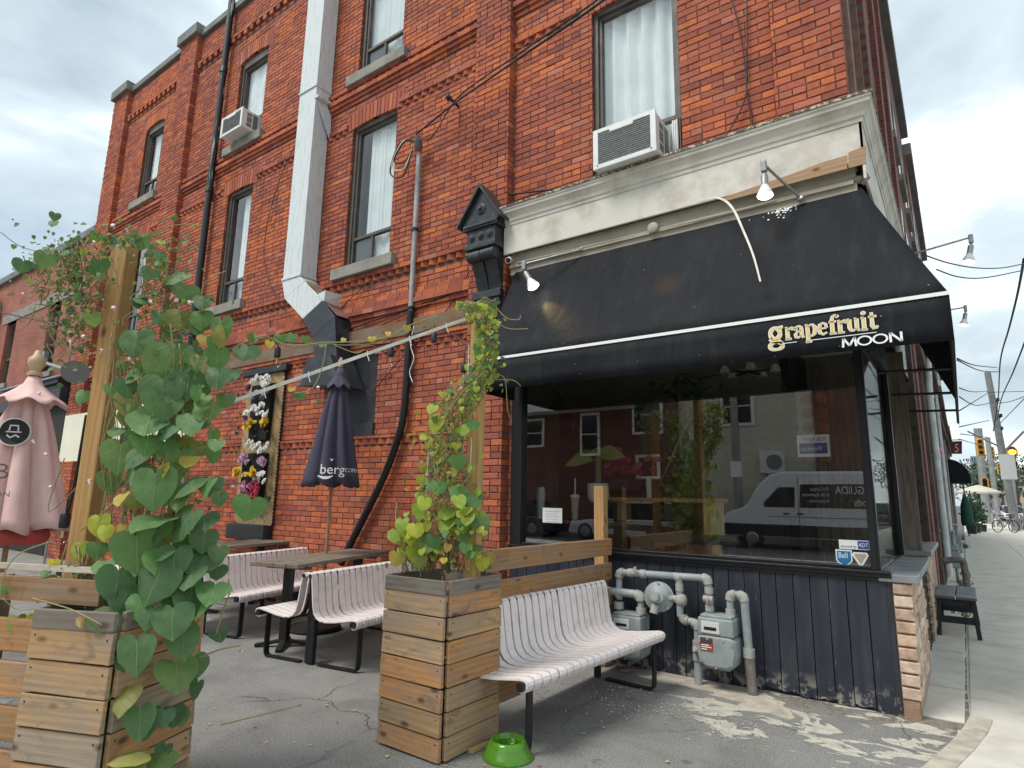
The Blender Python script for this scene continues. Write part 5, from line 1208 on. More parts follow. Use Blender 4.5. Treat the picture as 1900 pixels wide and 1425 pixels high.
bench('near white slatted bench facing the gas meters, behind the tall planter', (-2.27,-2.32), math.radians(-4), 1.92)
bench('white slatted double bench back to back, between the planter and the wooden table', (-4.32,-1.93), math.radians(9), 1.72, True)
bench('white slatted double bench behind the table with the dark parasol', (-6.20,-1.92), math.radians(14), 1.75, True)
bench('far white slatted bench mostly hidden behind the leaves', (-8.75,-1.5), math.radians(10), 1.4, True)
def table(label, loc, rz, Ln, W_, H, group='wooden patio tables'):
    t = thing('patio_table', label, 'table', (*loc, 0), rz, group); n_ = 4; w_ = W_/n_
    for k in range(n_):
        q = MB(); q.box(-Ln/2, Ln/2, -w_/2+.0025, w_/2-.0025, -.019, .019); o_ = bpy.data.objects.new('plank', q.mesh('plank', MATS['wood'])); COL.objects.link(o_); o_.parent = t; o_.location = (-W_/2 + (k+.5)*w_, Ln/2 + RND.uniform(-.006,.006), H-.019); o_.rotation_euler = (0,0,math.pi/2); o_.color = (*vary(srgb(128,116,100)), 1); b_ = o_.modifiers.new('bevel','BEVEL'); b_.width = .004; b_.segments = 1
    for y in (.25, Ln-.25):
        q = MB(); q.box(-W_/2+.05, W_/2-.05, y-.04, y+.04, H-.075, H-.038); q.build('batten', MATS['wood'], t, local=True, color=srgb(90,80,68))
        q = MB(); q.box(-.045,.045,y-.035,y+.035,.06,H-.075); q.build('leg', black, t, local=True, bevel=.008)
        q = MB()
        for a_ in (0, math.pi/2): 
            c_, s_ = math.cos(a_+.5), math.sin(a_+.5); q.beam((-.27*c_, y-.27*s_, .018), (0, y, .06), .06, .03); q.beam((.27*c_, y+.27*s_, .018), (0, y, .06), .06, .03)
        q.build('base_feet', black, t, local=True, bevel=.006)
    return t
table('weathered plank table with the dark parasol standing through it', (-5.06,-1.80), math.radians(17), 1.76, .58, .82)
table('weathered plank table further back beside the flower panel', (-7.35,-1.5), math.radians(14), 1.5, .62, .82)
q = MB(); q.lathe([(.27,0),(.29,.02),(.28,.05),(.12,.08),(.05,.10),(.045,.30)], (-5.52,-.90,0), (0,0,1), 24); tag(q.build('parasol_base', black, None, ang=40), 'round black cast parasol base under the table', 'parasol base')

# ---------------------------------------------------------------- parasols
def parasol(label, base, top, zc0, zc1, R0, R1, cap_r, mt, pole_mt, fin_mt, npl=8, pole_r=.019, seed=1, group='closed parasols', zpole=0.0, fin=1.0, depth=.30):
    base = Vector(base); top = Vector(top); t = thing('closed_parasol', label, 'parasol', base, 0, group); ax = (top-base)/(top.z-base.z)
    P = lambda z: base + ax*(z-base.z)
    q = MB(); q.tube([P(base.z), P(zc1-.02)], pole_r, 12); q.build('pole', pole_mt, t, ang=40)
    rr = random.Random(seed); ph = [rr.uniform(-.15,.15) for _ in range(npl)]; amp = [rr.uniform(.75,1.15) for _ in range(npl)]
    def rad(th, s_):
        k = th/(2*math.pi)*npl; i = int(k) % npl; fr_ = k - int(k); lobe = abs(math.sin(math.pi*fr_)); return (1 - depth + depth*1.35*lobe**.8*amp[i])
    nt_, nz = npl*10, 16; q = MB(); grid = []
    for j in range(nz+1):
        s_ = j/nz; z = zc1 - .02 - (zc1-.02-zc0)*s_; R_ = R0 + (R1-R0)*(s_**.85); c_ = P(z)
        grid.append([c_ + Vector((math.cos(2*math.pi*k/nt_ + .25*s_), math.sin(2*math.pi*k/nt_ + .25*s_), 0))*R_*((1-min(1,s_*3)) + min(1,s_*3)*rad(2*math.pi*k/nt_, s_)) + Vector((0,0,(.03*math.sin(k*npl*2*math.pi/nt_*1.0)*s_))) for k in range(nt_)])
    vs_ = [p for r_ in grid for p in r_]; fs = [(j*nt_+k, (j+1)*nt_+k, (j+1)*nt_+(k+1)%nt_, j*nt_+(k+1)%nt_) for j in range(nz) for k in range(nt_)]
    q._add(vs_, fs); cn = q.build('canopy', mt, t, smooth=True)
    q = MB(); nc = 64; hc = (zc1-zc0)*.19; vs_ = []                       # loose top cap
    for j in range(7):
        s_ = j/6
        for k in range(nc):
            a_ = 2*math.pi*k/nc; w_ = 1 + .09*math.sin(npl*a_/1.0 + 1)*s_**2; r_ = (R0*.6 + (cap_r-R0*.6)*(s_**1.25))*w_
            vs_.append(P(zc1 - hc*s_**.8 - .03*math.sin(npl*a_+1)*s_**2) + Vector((math.cos(a_)*r_, math.sin(a_)*r_, 0)))
    q._add(vs_, [(j*nc+k, (j+1)*nc+k, (j+1)*nc+(k+1)%nc, j*nc+(k+1)%nc) for j in range(6) for k in range(nc)]); cp_ = q.build('vent_cap', mt, t, smooth=True)
    for o_ in (cn, cp_): sm_ = o_.modifiers.new('thickness','SOLIDIFY'); sm_.thickness = .004
    q = MB(); f = fin; q.lathe([(.030*f,0),(.030*f,.015*f),(.020*f,.02*f),(.024*f,.035*f),(.036*f,.06*f),(.034*f,.085*f),(.018*f,.10*f),(.013*f,.12*f),(.008*f,.125*f)], P(zc1-.01), (0,0,1), 18); q.build('finial', fin_mt, t, ang=50)
    return t, P
plum = pmat('plum_cloth', (.042,.040,.066), .85, col2=(.064,.058,.086), vs=5, bump=.35, bs=9, vscale=(2,2,.5)); pinkc = pmat('pink_cloth', (.74,.505,.46), .85, col2=(.62,.40,.37), vs=3, bump=.3, bs=7, vscale=(2,2,.5))
polew = pmat('pole_wood', (.36,.22,.13), .6, var=.3, vs=12); finw = pmat('finial_wood', (.52,.38,.23), .5, var=.2, vs=20); finp = pmat('finial_pink', (.34,.22,.20), .5)
T1, P1 = parasol('closed dark plum parasol with white lettering standing in the table', (-5.50,-.84,.10), (-5.47,-.84,3.05), 1.60, 3.02, .035, .315, .165, plum, polew, finp, seed=3, zpole=.1)
# lettering wraps the hem of the folded canopy
def wrap(mb, txt, size, a0, z0, P, R_, flip=False, squeeze=1.0):
    def fn(a, b):
        th = a0 + a*squeeze/R_; c_ = P(z0 + b); return c_ + Vector((math.cos(th)*R_, math.sin(th)*R_, 0))
    return text_mesh(mb, txt, fn, size)
camdir = math.atan2(CAM.y+.84, CAM.x+5.5)
q = MB(); wrap(q, 'berg', .155, camdir-.42, 1.72, P1, .342); q.build('lettering', wl_, T1)
q = MB()
for k in range(14):
    a_ = camdir-.48+.036*k; b_ = a_+.037; z0 = 1.695 - .02*math.sin(k/13*math.pi); R_ = .342; th_ = .012*math.sin((k+.5)/14*math.pi)+.004
    f = lambda an, z: P1(z) + Vector((math.cos(an)*R_, math.sin(an)*R_, 0)); q.quad(f(a_,z0-th_), f(b_,z0-th_), f(b_,z0+th_), f(a_,z0+th_))
q.build('lettering_swash', wl_, T1)
q = MB(); wrap(q, 'COPEN', .062, camdir+.40, 1.745, P1, .338); q.build('lettering', wl_, T1)
q = MB(); wrap(q, 'BIERE BLON', .042, camdir+.40, 1.70, P1, .338, squeeze=.82); q.build('green_lettering', pmat('dull_green', (.02,.14,.09), .6), T1)
q = MB(); f = lambda a, b: P1(1.86+b) + Vector((math.cos(camdir-.06+a/.34)*.336, math.sin(camdir-.06+a/.34)*.336, 0)); q._add([f(-.022,.03), f(.0,.022), f(.022,.03), f(.002,.0)], [(0,3,2,1)]); q.build('crown_mark', wl_, T1)
T2, P2 = parasol('closed pale pink parasol with a round black emblem left of the planter', (-6.98,-3.40,.0), (-6.98,-3.40,2.84), 1.10, 2.62, .05, .44, .31, pinkc, polew, finw, seed=8, fin=2.1, pole_r=.024, depth=.34)
camd2 = math.atan2(CAM.y+3.4, CAM.x+6.98)
def disc(mb, a0, z0, rx, P, R_, r_in=0.0):
    n_ = 28; f = lambda a, b: P(z0+b) + Vector((math.cos(a0+a/R_)*R_, math.sin(a0+a/R_)*R_, 0))
    if r_in: 
        for k in range(n_):
            u, v = 2*math.pi*k/n_, 2*math.pi*(k+1)/n_; mb.quad(f(rx*math.cos(u),rx*math.sin(u)), f(rx*math.cos(v),rx*math.sin(v)), f(r_in*math.cos(v),r_in*math.sin(v)), f(r_in*math.cos(u),r_in*math.sin(u)))
    else: mb._add([f(rx*math.cos(2*math.pi*k/n_), rx*math.sin(2*math.pi*k/n_)) for k in range(n_)], [tuple(range(n_))])
inkb = pmat('print_black', (.016,.016,.018), .7); inkw = pmat('print_grey', (.55,.52,.50), .7); ing = pmat('print_darkgrey', (.16,.13,.13), .7)
q = MB(); disc(q, camd2-.30, 2.02, .125, P2, .290); q.build('emblem_disc', inkb, T2)
q = MB(); disc(q, camd2-.30, 2.02, .135, P2, .294, .122); q.build('emblem_ring', inkw, T2)
q = MB(); f = lambda a, b: P2(2.02+b) + Vector((math.cos(camd2-.30+a/.295)*.296, math.sin(camd2-.30+a/.295)*.296, 0))
q.stroke([(-.06,.0),(.06,.0)], .012, f); q.stroke([(-.035,.01),(-.03,.06),(.03,.06),(.035,.01)], .014, f); q.stroke([(-.05,-.03),(-.02,-.055),(.02,-.03),(.05,-.05)], .016, f); q.build('emblem_hat', inkw, T2)
def wrap2(txt, size, a0, z0): q = MB(); wrap(q, txt, size, a0, z0, P2, .425); q.build('lettering', ing, T2)
wrap2('B', .20, camd2-.42, 1.58); wrap2('B  AN', .07, camd2-.50, 1.42)
# red bundle tied below the pink parasol, seen under its hem
q = MB(); q.lathe([(.30,0),(.33,.06),(.30,.16),(.2,.22),(.08,.26)], (-6.98,-3.40,.98), (0,0,1), 20); tag(q.build('red_parasol_lining', pmat('red_cloth', (.42,.07,.06), .85, bump=.5, bs=8), None, ang=60), 'red cloth bulging below the hem of the pink parasol', 'cloth')

# ---------------------------------------------------------------- vines
def leaf_mesh(seed, cup=.10, lobes=1.0):
    rr = random.Random(seed); H = [(0,-.04),(.07,.07),(.22,.145),(.40,.125),(.53,.01),(.575,-.16),(.54,-.36),(.43,-.56),(.26,-.72),(.10,-.83),(0,-.91)]
    w_ = rr.uniform(.9,1.08); N_ = len(H); vs_ = []; curl = rr.uniform(.05,.55); tw = rr.uniform(-.06,.06)
    def zf(x, y): return -cup*abs(x)*1.1 + .25*x*x - curl*(y+.3)**2*.6 + .022*math.sin(y*13 + x*9 + seed) + .02*math.sin(abs(x)*16 + seed*2) + tw*x
    rings = []
    for s_ in (0.0, .52, 1.0):
        R_ = []
        for sgn in (1, -1):
            for i in range(N_):
                if sgn < 0 and i in (0, N_-1): continue
                a, b = H[i] if sgn > 0 else H[N_-1-i]; x = a*sgn*w_*lobes; y = b
                x, y = x*s_, -.32 + (y+.32)*s_ if s_ else -.32
                if s_ == 1.0 and i not in (0, N_-1): x *= 1 + rr.uniform(-.04,.04)
                R_.append(Vector((x, y, zf(x, y))))
        rings.append(R_)
    q = MB(); c_ = rings[0][0]; n_ = len(rings[1]); vs_ = [c_] + rings[1] + rings[2]
    fs = [(0, 1+k, 1+(k+1)%n_) for k in range(n_)] + [(1+k, 1+n_+k, 1+n_+(k+1)%n_, 1+(k+1)%n_) for k in range(n_)]
    q._add(vs_, fs); return q.mesh('leaf', MATS['leaf'], smooth=True)
LM = [leaf_mesh(k, random.Random(k).uniform(-.05,.38), random.Random(k+50).uniform(.82,1.05)) for k in range(16)]; LM_CURL = [leaf_mesh(20+k, .35, .7) for k in range(4)]
GREENS = [(.105,.200,.078),(.086,.172,.070),(.128,.230,.088),(.090,.180,.090),(.150,.242,.082)]
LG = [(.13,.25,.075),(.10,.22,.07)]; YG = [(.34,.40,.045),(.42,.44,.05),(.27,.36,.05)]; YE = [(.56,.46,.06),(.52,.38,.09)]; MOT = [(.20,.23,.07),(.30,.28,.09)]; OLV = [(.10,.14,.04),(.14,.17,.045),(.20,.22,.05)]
def put_leaf(par, p, size, col, face=None, roll=0.0, curl=False, name='leaf', rr=RND):
    n_ = Vector(face) if face is not None else (CAM - p).normalized()*.8 + Vector((rr.uniform(-.65,.65), rr.uniform(-.6,.3), rr.uniform(-.05,.95)))
    n_.normalize(); dn = Vector((rr.uniform(-.35,.35), rr.uniform(-.2,.2), -1)); dn = (dn - n_*dn.dot(n_)).normalized()
    dn = Matrix.Rotation(roll, 3, n_) @ dn; x_ = (-dn).cross(n_)
    m_ = Matrix((x_.normalized(), -dn, n_)).transposed().to_4x4(); m_.translation = p + (-dn)*size*.45
    o_ = bpy.data.objects.new(name, rr.choice(LM_CURL if curl else LM)); COL.objects.link(o_); o_.parent = par; k = rr.uniform(.85,1.12)
    o_.matrix_local = WM(par).inverted() @ m_ @ Matrix.Diagonal((size*.98*rr.uniform(.9,1.08), size, size, 1)); o_.color = (*tuple(v_*k for v_ in col), 1)
    return o_
VB = thing('vine', 'big-leaved morning glory vine spilling over the front left planter and post', 'vine', (-2.95,-3.95,.85))
BIG = [  # photo position, apparent width, colour class, depth
(402,669,46,'l',3.25),(308,688,85,'g',3.15),(303,733,75,'g',3.12),(290,749,45,'g',3.05),(349,718,60,'g',3.2),(384,718,45,'l',3.25),(430,698,35,'g',3.3),(212,733,62,'g',3.2),(235,723,40,'g',3.15),(272,789,75,'g',3.0),
(354,789,55,'g',3.1),(394,764,42,'g',3.2),(373,769,32,'l',3.1),(203,802,42,'g',3.15),(272,827,45,'l',2.98),(390,814,38,'g',3.15),(220,852,66,'g',3.1),(250,850,58,'g',3.05),(285,913,84,'g',2.95),(343,903,62,'g',3.0),
(389,905,40,'g',3.1),(169,898,48,'g',3.2),(350,857,38,'y',3.1),(301,875,30,'y',3.05),(222,928,32,'y',3.05),(273,971,82,'g',2.92),(338,978,72,'g',2.95),(379,968,55,'g',3.02),(182,978,45,'yb',3.0),(195,991,35,'yb',2.98),
(147,1024,35,'yb',3.05),(180,1024,35,'g',3.0),(254,1030,82,'g',2.88),(378,1008,45,'g',3.0),(322,1049,64,'g',2.9),(372,1046,60,'g',2.95),(403,1064,30,'g',3.02),(215,1089,70,'g',2.82),(283,1089,80,'g',2.80),(350,1077,52,'g',2.9),
(351,1117,66,'g',2.86),(219,1152,74,'m0',2.76),(231,1117,55,'g',2.82),(275,1149,46,'g',2.78),(319,1158,66,'g',2.80),(340,1195,68,'g',2.86),(253,1220,76,'g',2.72),(407,1180,40,'g',2.98),(328,1258,68,'g',2.82),(362,1283,36,'g',2.92),
(200,1280,46,'m',2.74),(228,1302,64,'m',2.68),(175,1355,62,'g',2.70),(259,1345,66,'g',2.68),(303,1336,34,'g',2.8),(234,1402,72,'m',2.66),(169,1408,66,'m',2.70),(293,1417,52,'g',2.74),(228,1232,30,'g',2.76),(240,1440,60,'g',2.66),
(31,1161,38,'yb',2.95),(58,1164,40,'yb',2.92),(83,1083,32,'y',2.95),(94,1117,28,'o',2.92),(101,1047,20,'y',3.0),(84,1064,22,'l',2.98),(72,1111,22,'o',2.95),(8,1095,20,'l',2.95),(150,1155,22,'o',2.72),
(212,495,28,'g',3.35),(208,510,22,'l',3.35),(177,442,22,'l',3.45),(210,444,16,'l',3.4),(174,505,20,'l',3.4),(81,485,32,'g',3.4),(40,495,28,'g',3.4),(78,472,18,'g',3.45),(263,453,28,'g',3.4),(277,458,22,'l',3.45),(296,476,26,'g',3.4),
(277,509,32,'g',3.4),(321,515,44,'g',3.4),(344,547,36,'g',3.38),(376,562,40,'g',3.36),(268,547,30,'g',3.42),(263,557,24,'l',3.4),(255,565,20,'g',3.4),(293,591,32,'g',3.36),(333,595,44,'o2',3.35),(371,596,40,'l',3.32),(366,612,30,'g',3.34),
(409,617,54,'g',3.3),(195,596,28,'g',3.3),(272,622,26,'g',3.35),(333,649,28,'l',3.3),(378,632,24,'y',3.32),(467,629,22,'g',3.4),(356,658,32,'g',3.3),(231,645,28,'g',3.3),(268,645,32,'g',3.3),(285,642,28,'g',3.32),(225,682,26,'g',3.25),(455,655,45,'g',3.35),(152,738,34,'l',3.4),
(130,520,14,'l',3.5),(110,530,12,'l',3.5),(150,470,20,'l',3.5),(125,470,16,'l',3.5),(240,440,16,'l',3.45),(225,470,14,'l',3.45),(395,640,28,'l',3.3),(360,690,40,'g',3.25),(325,760,50,'o2',3.2),(240,780,40,'o2',3.2),(245,700,36,'l',3.2),
(270,690,40,'g',3.2),(330,690,34,'l',3.2),(300,780,44,'o2',3.15),(330,830,50,'o2',3.15),(365,840,40,'o2',3.2),(310,840,38,'y',3.12),(250,930,40,'o2',3.1),(300,1000,46,'o2',3.05),(230,990,30,'y',3.05),(320,870,34,'y',3.1),(310,1110,36,'o2',2.95),(290,1050,30,'y',2.95),(255,1120,40,'o2',2.9)]
CC = {'g':GREENS,'l':LG,'y':YE,'yb':YG,'m':MOT,'m0':[(.12,.17,.07)],'o':[(.50,.32,.12)],'o2':OLV}
def post_px(y): return 232 - (y-450)*.146
for (x, y, s_, c_, d_) in BIG:
    p = atd(x, y, d_ + RND.uniform(-.03,.03)); sz = s_*d_/F_PX*1.0
    if abs(x - post_px(y)) < 24 and y < 960: x = post_px(y) + (38 if x > post_px(y) else -38); p = atd(x, y, d_)
    put_leaf(VB, p, sz, RND.choice(CC[c_]), curl=(c_ in ('yb','o','m') or RND.random() < .06))
for k in range(58):                                # more full-sized leaves over the trellis and the planter corner
    if k < 48: y = RND.uniform(620, 1130); x = max(RND.gauss(318, 58), post_px(y)+46); d_ = 3.22 - (y-640)/490*.36 + RND.uniform(-.06,.06)
    else: y = RND.uniform(1120, 1420); x = RND.gauss(285, 48); d_ = 2.80 + RND.uniform(-.06,.08) + max(0, x-290)*.0012
    put_leaf(VB, atd(x, y, d_), RND.uniform(24,58)*d_/F_PX, RND.choice(GREENS+GREENS+LG+LG+MOT+YG[2:]), curl=RND.random() < .08)
for k in range(58):                                # shaded inner leaves
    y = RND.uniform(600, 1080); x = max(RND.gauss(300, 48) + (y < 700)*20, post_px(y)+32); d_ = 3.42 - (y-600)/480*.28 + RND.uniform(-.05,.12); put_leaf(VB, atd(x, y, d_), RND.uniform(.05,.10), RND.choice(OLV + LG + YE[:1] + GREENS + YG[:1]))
for k in range(34):
    x, y = RND.uniform(80,330), RND.gauss(490, 42); put_leaf(VB, atd(x, y, (3.5 + RND.uniform(-.1,.2)) if abs(x-post_px(y)) > 26 or y < 468 else 3.75), RND.uniform(.02,.06), RND.choice(LG+LG+YG+OLV+GREENS))
tan_ = pmat('vine_stem', (.33,.235,.135), .8, col2=(.20,.23,.09), vs=14); grn_ = pmat('vine_green', (.22,.26,.10), .8, col2=(.34,.25,.14), vs=10)
def tendrils(par, name, lines, mt, r_=.0032):
    q = MB()
    for P in lines: q.tube(smoothp(P, 5), r_*RND.uniform(.7,1.3), 5)
    return tag(q.build(name, mt, par, smooth=True), kind='stuff')
def wig(x0, y0, x1, y1, d_, n_=5, a_=14, dd=.05): return [atd(x0+(x1-x0)*k/n_+RND.uniform(-a_,a_)*(0<k<n_), y0+(y1-y0)*k/n_+RND.uniform(-a_,a_)*(0<k<n_), d_+RND.uniform(-dd,dd)) for k in range(n_+1)]
LN = []
for k in range(40): x = RND.choice((RND.uniform(255,340), RND.uniform(120,185))); y = RND.uniform(440,600); LN.append(wig(x, y, x + RND.uniform(-40,40), y + RND.uniform(-10,80), 3.46, 5, 14))
for k in range(56): x = RND.uniform(75,185); y = RND.uniform(450,620); LN.append(wig(x, y, x + RND.uniform(-50,25), y + RND.uniform(-20,70), 3.5, 5, 14))
for k in range(34): x = RND.uniform(205,350); LN.append(wig(x, RND.uniform(600,760), x + RND.uniform(-60,30), RND.uniform(1000,1130), 3.2, 8, 12, .03))
for k in range(20): x = RND.uniform(120,210); LN.append(wig(x, RND.uniform(1010,1060), x + RND.uniform(-20,40), RND.uniform(1100,1135), 3.05, 4, 6))
LN += [[atd(0,430,3.4), atd(40,458,3.42), atd(90,470,3.45), atd(150,480,3.5)], [atd(0,1110,2.95), atd(10,1060,2.96), atd(40,1025,2.97), atd(100,1003,3.0)], [atd(5,1110,2.94), atd(30,1130,2.95), atd(60,1130,2.9)],
       [atd(265,445,3.45), atd(300,425,3.4), atd(340,416,3.36), atd(376,418,3.32)], [atd(372,546,3.36), atd(385,520,3.34), atd(420,502,3.3)], [atd(90,560,3.5), atd(95,590,3.5), atd(130,600,3.5), atd(108,640,3.48), atd(90,610,3.5)],
       [atd(60,1110,2.8), atd(130,1130,2.75), atd(190,1160,2.72)], [atd(430,1090,3.0), atd(412,1140,3.0), atd(400,1180,2.98)], [atd(370,1220,2.95), atd(410,1205,2.95), atd(447,1198,2.98)], [atd(410,1345,2.95), atd(470,1330,3.0), atd(560,1308,3.1)],
       [atd(425,1125,3.0), atd(400,1120,3.0), atd(380,1128,2.95)], [atd(150,985,3.05), atd(240,900,3.2), atd(330,740,3.2), atd(372,735,3.2)], [atd(120,850,3.6), atd(90,950,3.6), atd(175,870,3.4)]]
tendrils(VB, 'stems', LN, tan_)
FLW = {}
def trumpet(p, par, s_=.03, col=(.72,.38,.46)):
    k = col
    if k not in FLW:
        mt = pmat('trumpet_%d' % len(FLW), col, .6, col2=(.75,.70,.66), vs=60); q = MB(); q.lathe([(.06,0),(.10,.35),(.16,.7),(.34,.95),(.40,1.0)], (0,0,0), (0,0,1), 9); FLW[k] = q.mesh('blossom', mt, smooth=True)
    d_ = Vector((RND.uniform(-1,1), RND.uniform(-1,.2), RND.uniform(-.2,.8))).normalized(); piece(FLW[k], 'blossom', par, Matrix.Translation(p) @ d_.to_track_quat('Z','Y').to_matrix().to_4x4() @ Matrix.Scale(s_, 4))
for (x, y, d_) in ((213,425,3.4),(238,433,3.4),(171,454,3.45),(47,550,3.45),(215,578,3.25),(130,640,3.4),(160,630,3.35),(185,658,3.35),(283,563,3.3),(315,556,3.3),(330,558,3.3),(371,683,3.2),(65,823,3.4),(88,843,3.4),(75,735,3.4),(95,905,3.4),(250,668,3.2),(395,1150,2.95),(452,1215,3.0),(165,900,3.1),(415,885,3.2),(430,905,3.2),(455,900,3.2),(360,560,3.3)): trumpet(atd(x, y, d_), VB, RND.uniform(.022,.034), RND.choice(((.70,.26,.36),(.74,.45,.48))))
# light runners towards the far post
RL = thing('vine_runner', 'thin leafy vine runner trailing across the dark duct along the strap', 'vine', atd(455,650,3.4), group=None)
path = [(440,640,3.4),(490,630,3.6),(540,637,3.7),(600,640,3.8),(640,632,3.85),(700,628,3.95),(760,612,4.0),(815,590,4.05)]
tendrils(RL, 'stems', [[atd(x, y+RND.uniform(-5,5), d_) for x, y, d_ in path], [atd(x, y+RND.uniform(-9,9), d_) for x, y, d_ in path], [atd(605,640,3.7), atd(598,680,3.7), atd(580,720,3.7), atd(545,730,3.7)], [atd(620,640,3.8), atd(660,655,3.85), atd(675,648,3.9)]], grn_, .004)
for (x, y, s_, c_) in ((520,630,20,'l'),(540,628,20,'l'),(568,632,16,'l'),(470,630,22,'g'),(755,612,16,'y'),(500,640,14,'y'),(598,640,14,'l'),(556,735,16,'l'),(541,722,14,'y'),(636,632,10,'y'),(690,630,12,'y'),(720,620,12,'y'),(590,745,8,'l')): put_leaf(RL, atd(x, y, 3.75 + (x-520)*.001), s_*3.75/F_PX*1.1, RND.choice(CC[c_]))
trumpet(atd(592,724,3.7), RL, .03)
VA = thing('vine', 'yellow-green vine climbing strings and post from the tall planter', 'vine', (-2.3,-2.35,.9))
cen = [(822,1060,92),(820,1010,88),(822,960,72),(835,900,58),(828,850,50),(828,800,46),(835,770,44),(862,735,46),(890,700,34),(900,650,22),(905,610,20),(885,570,38)]
def at_cen(y):
    for (xa, ya, wa), (xb, yb, wb) in zip(cen, cen[1:]):
        if ya >= y >= yb: t_ = (ya-y)/(ya-yb); return xa+(xb-xa)*t_, wa+(wb-wa)*t_
    return cen[-1][0], cen[-1][2]
AY = YG + YG + LG + [(.45,.42,.08)] + GREENS[:1]
for k in range(275):
    y = 1058 - 495*(RND.random()**1.05); cx, hw = at_cen(y); x = cx + RND.uniform(-1,1)*hw; big_ = y > 930
    d_ = 4.02 + RND.uniform(-.16,.16) - (.10 if big_ else 0)
    put_leaf(VA, atd(x, y, d_), RND.uniform(.05,.115) if big_ and RND.random() < .45 else RND.uniform(.025,.068), RND.choice(AY if y < 1000 or RND.random() < .6 else YE + YG + OLV))
for (x, y, s_, c_) in ((825,1095-10-110,30,'yb'),(800,1010,26,'l'),(772,985,28,'yb'),(860,970,34,'l'),(880,930,30,'l'),(852,918,28,'l'),(760,1000,24,'yb'),(745,985,24,'yb'),(732,995,26,'yb'),(735,1040,24,'y'),(860,995,30,'g'),(790,1015,28,'m'),(850,860,26,'l'),(812,905,26,'l'),(862,800,22,'yb'),(808,790,26,'yb'),(878,790,22,'l'),(800,760,20,'yb')): put_leaf(VA, atd(x, y, 3.86), s_*3.86/F_PX*1.15, RND.choice(CC[c_]))
LN = []
for k in range(70): x = RND.uniform(745,900); LN.append(wig(x, 1062, x + RND.uniform(-25,25), RND.uniform(930,1010), 4.0, 5, 8, .08))
for k in range(36):
    ys = [1040, 960, 880, 800, 740, 690][:RND.choice((4,5,6))]; LN.append([atd(at_cen(y)[0] + RND.uniform(-.8,.8)*at_cen(y)[1], y, 4.0 + RND.uniform(-.1,.1)) for y in ys])
for k in range(22): LN.append(wig(RND.uniform(805,870), RND.uniform(760,800), RND.uniform(880,920), RND.uniform(650,700), 3.98, 5, 8))
for k in range(12): LN.append(wig(RND.uniform(900,912), 690, RND.uniform(880,905), 565, 3.98, 6, 8))
for k in range(12): LN.append(wig(RND.uniform(850,860), RND.uniform(560,580), RND.uniform(905,925), RND.uniform(552,580), 3.98, 5, 8))
LN += [[atd(905,700,3.95), atd(935,700,3.9), atd(942,760,3.88), atd(950,782,3.88)], [atd(920,570,3.95), atd(940,590,3.9), atd(962,593,3.9), atd(966,585,3.9)], [atd(925,600,3.9), atd(945,610,3.88), atd(980,610,3.88)], [atd(910,705,3.95), atd(950,705,3.9), atd(966,716,3.9)], [atd(800,770,4), atd(822,740,4), atd(824,735,4)]]
tendrils(VA, 'stems', LN, grn_, .0028)
def tiny(par, pts, cols, smin, smax):
    q = MB()
    for p in pts:
        s_ = RND.uniform(smin, smax); n_ = Vector((RND.uniform(-1,1), RND.uniform(-1,.3), RND.uniform(-.3,1))).normalized(); u = Vector((RND.uniform(-.6,.6), RND.uniform(-.4,.4), -1)); u = (u - n_*u.dot(n_)).normalized(); v = n_.cross(u); k = RND.uniform(.8,1.15); q.cur = tuple(c*k for c in RND.choice(cols))
        q._add([p, p+u*s_*.15+v*s_*.38+n_*s_*.08, p+u*s_*.55+v*s_*.34, p+u*s_, p+u*s_*.55-v*s_*.34, p+u*s_*.15-v*s_*.38+n_*s_*.08], [(0,1,2,3),(0,3,4,5)])
    m_, nt_, b = newmat('tiny_leaf_%d' % len(MATS)); at = nt_.nodes.new('ShaderNodeAttribute'); at.attribute_name = 'tint'; L(nt_, at.outputs['Color'], b.inputs['Base Color']); b.inputs['Roughness'].default_value = .6
    tr = nt_.nodes.new('ShaderNodeBsdfTranslucent'); L(nt_, at.outputs['Color'], tr.inputs[0]); mx_ = nt_.nodes.new('ShaderNodeMixShader'); mx_.inputs[0].default_value = .35; L(nt_, b.outputs[0], mx_.inputs[1]); L(nt_, tr.outputs[0], mx_.inputs[2]); L(nt_, mx_.outputs[0], nt_.nodes['Material Output'].inputs[0])
    tag(q.build('small_leaves', m_, par), kind='stuff')
PP = []
for k in range(900):
    y = 1062 - 500*(RND.random()**.9); cx, hw = at_cen(y); PP.append(atd(cx + RND.gauss(0,.55)*hw, y, 4.02 + RND.uniform(-.15,.18)))
tiny(VA, PP, YG + YG + LG + OLV + [(.40,.30,.12)], .018, .045)
PP = [atd(RND.gauss(135,48), RND.gauss(490,36), 3.5 + RND.uniform(-.12,.2)) for k in range(260)] + [atd(RND.gauss(230,24), RND.gauss(448,10), 3.42 + RND.uniform(-.1,.1)) for k in range(90)] + [atd(RND.gauss(300,30), RND.gauss(490,36), 3.5 + RND.uniform(-.12,.2)) for k in range(120)] + [atd(RND.gauss(140,22), RND.gauss(590,50), 3.5 + RND.uniform(-.1,.1)) for k in range(200)] + [atd(RND.gauss(320,45), RND.gauss(600,50), 3.4 + RND.uniform(-.1,.15)) for k in range(200)] + [atd(max(RND.gauss(305,45), 232), RND.uniform(640,1100), 3.2 + RND.uniform(-.05,.15)) for k in range(360)] + [atd(RND.gauss(175,32), RND.uniform(1040,1125), 3.02 + RND.uniform(-.08,.1)) for k in range(160)]
tiny(VB, PP, YG[2:] + LG + LG + OLV + GREENS + [(.36,.27,.12)], .015, .042)
strw = pmat('white_string', (.72,.71,.68), .7)
q = MB()
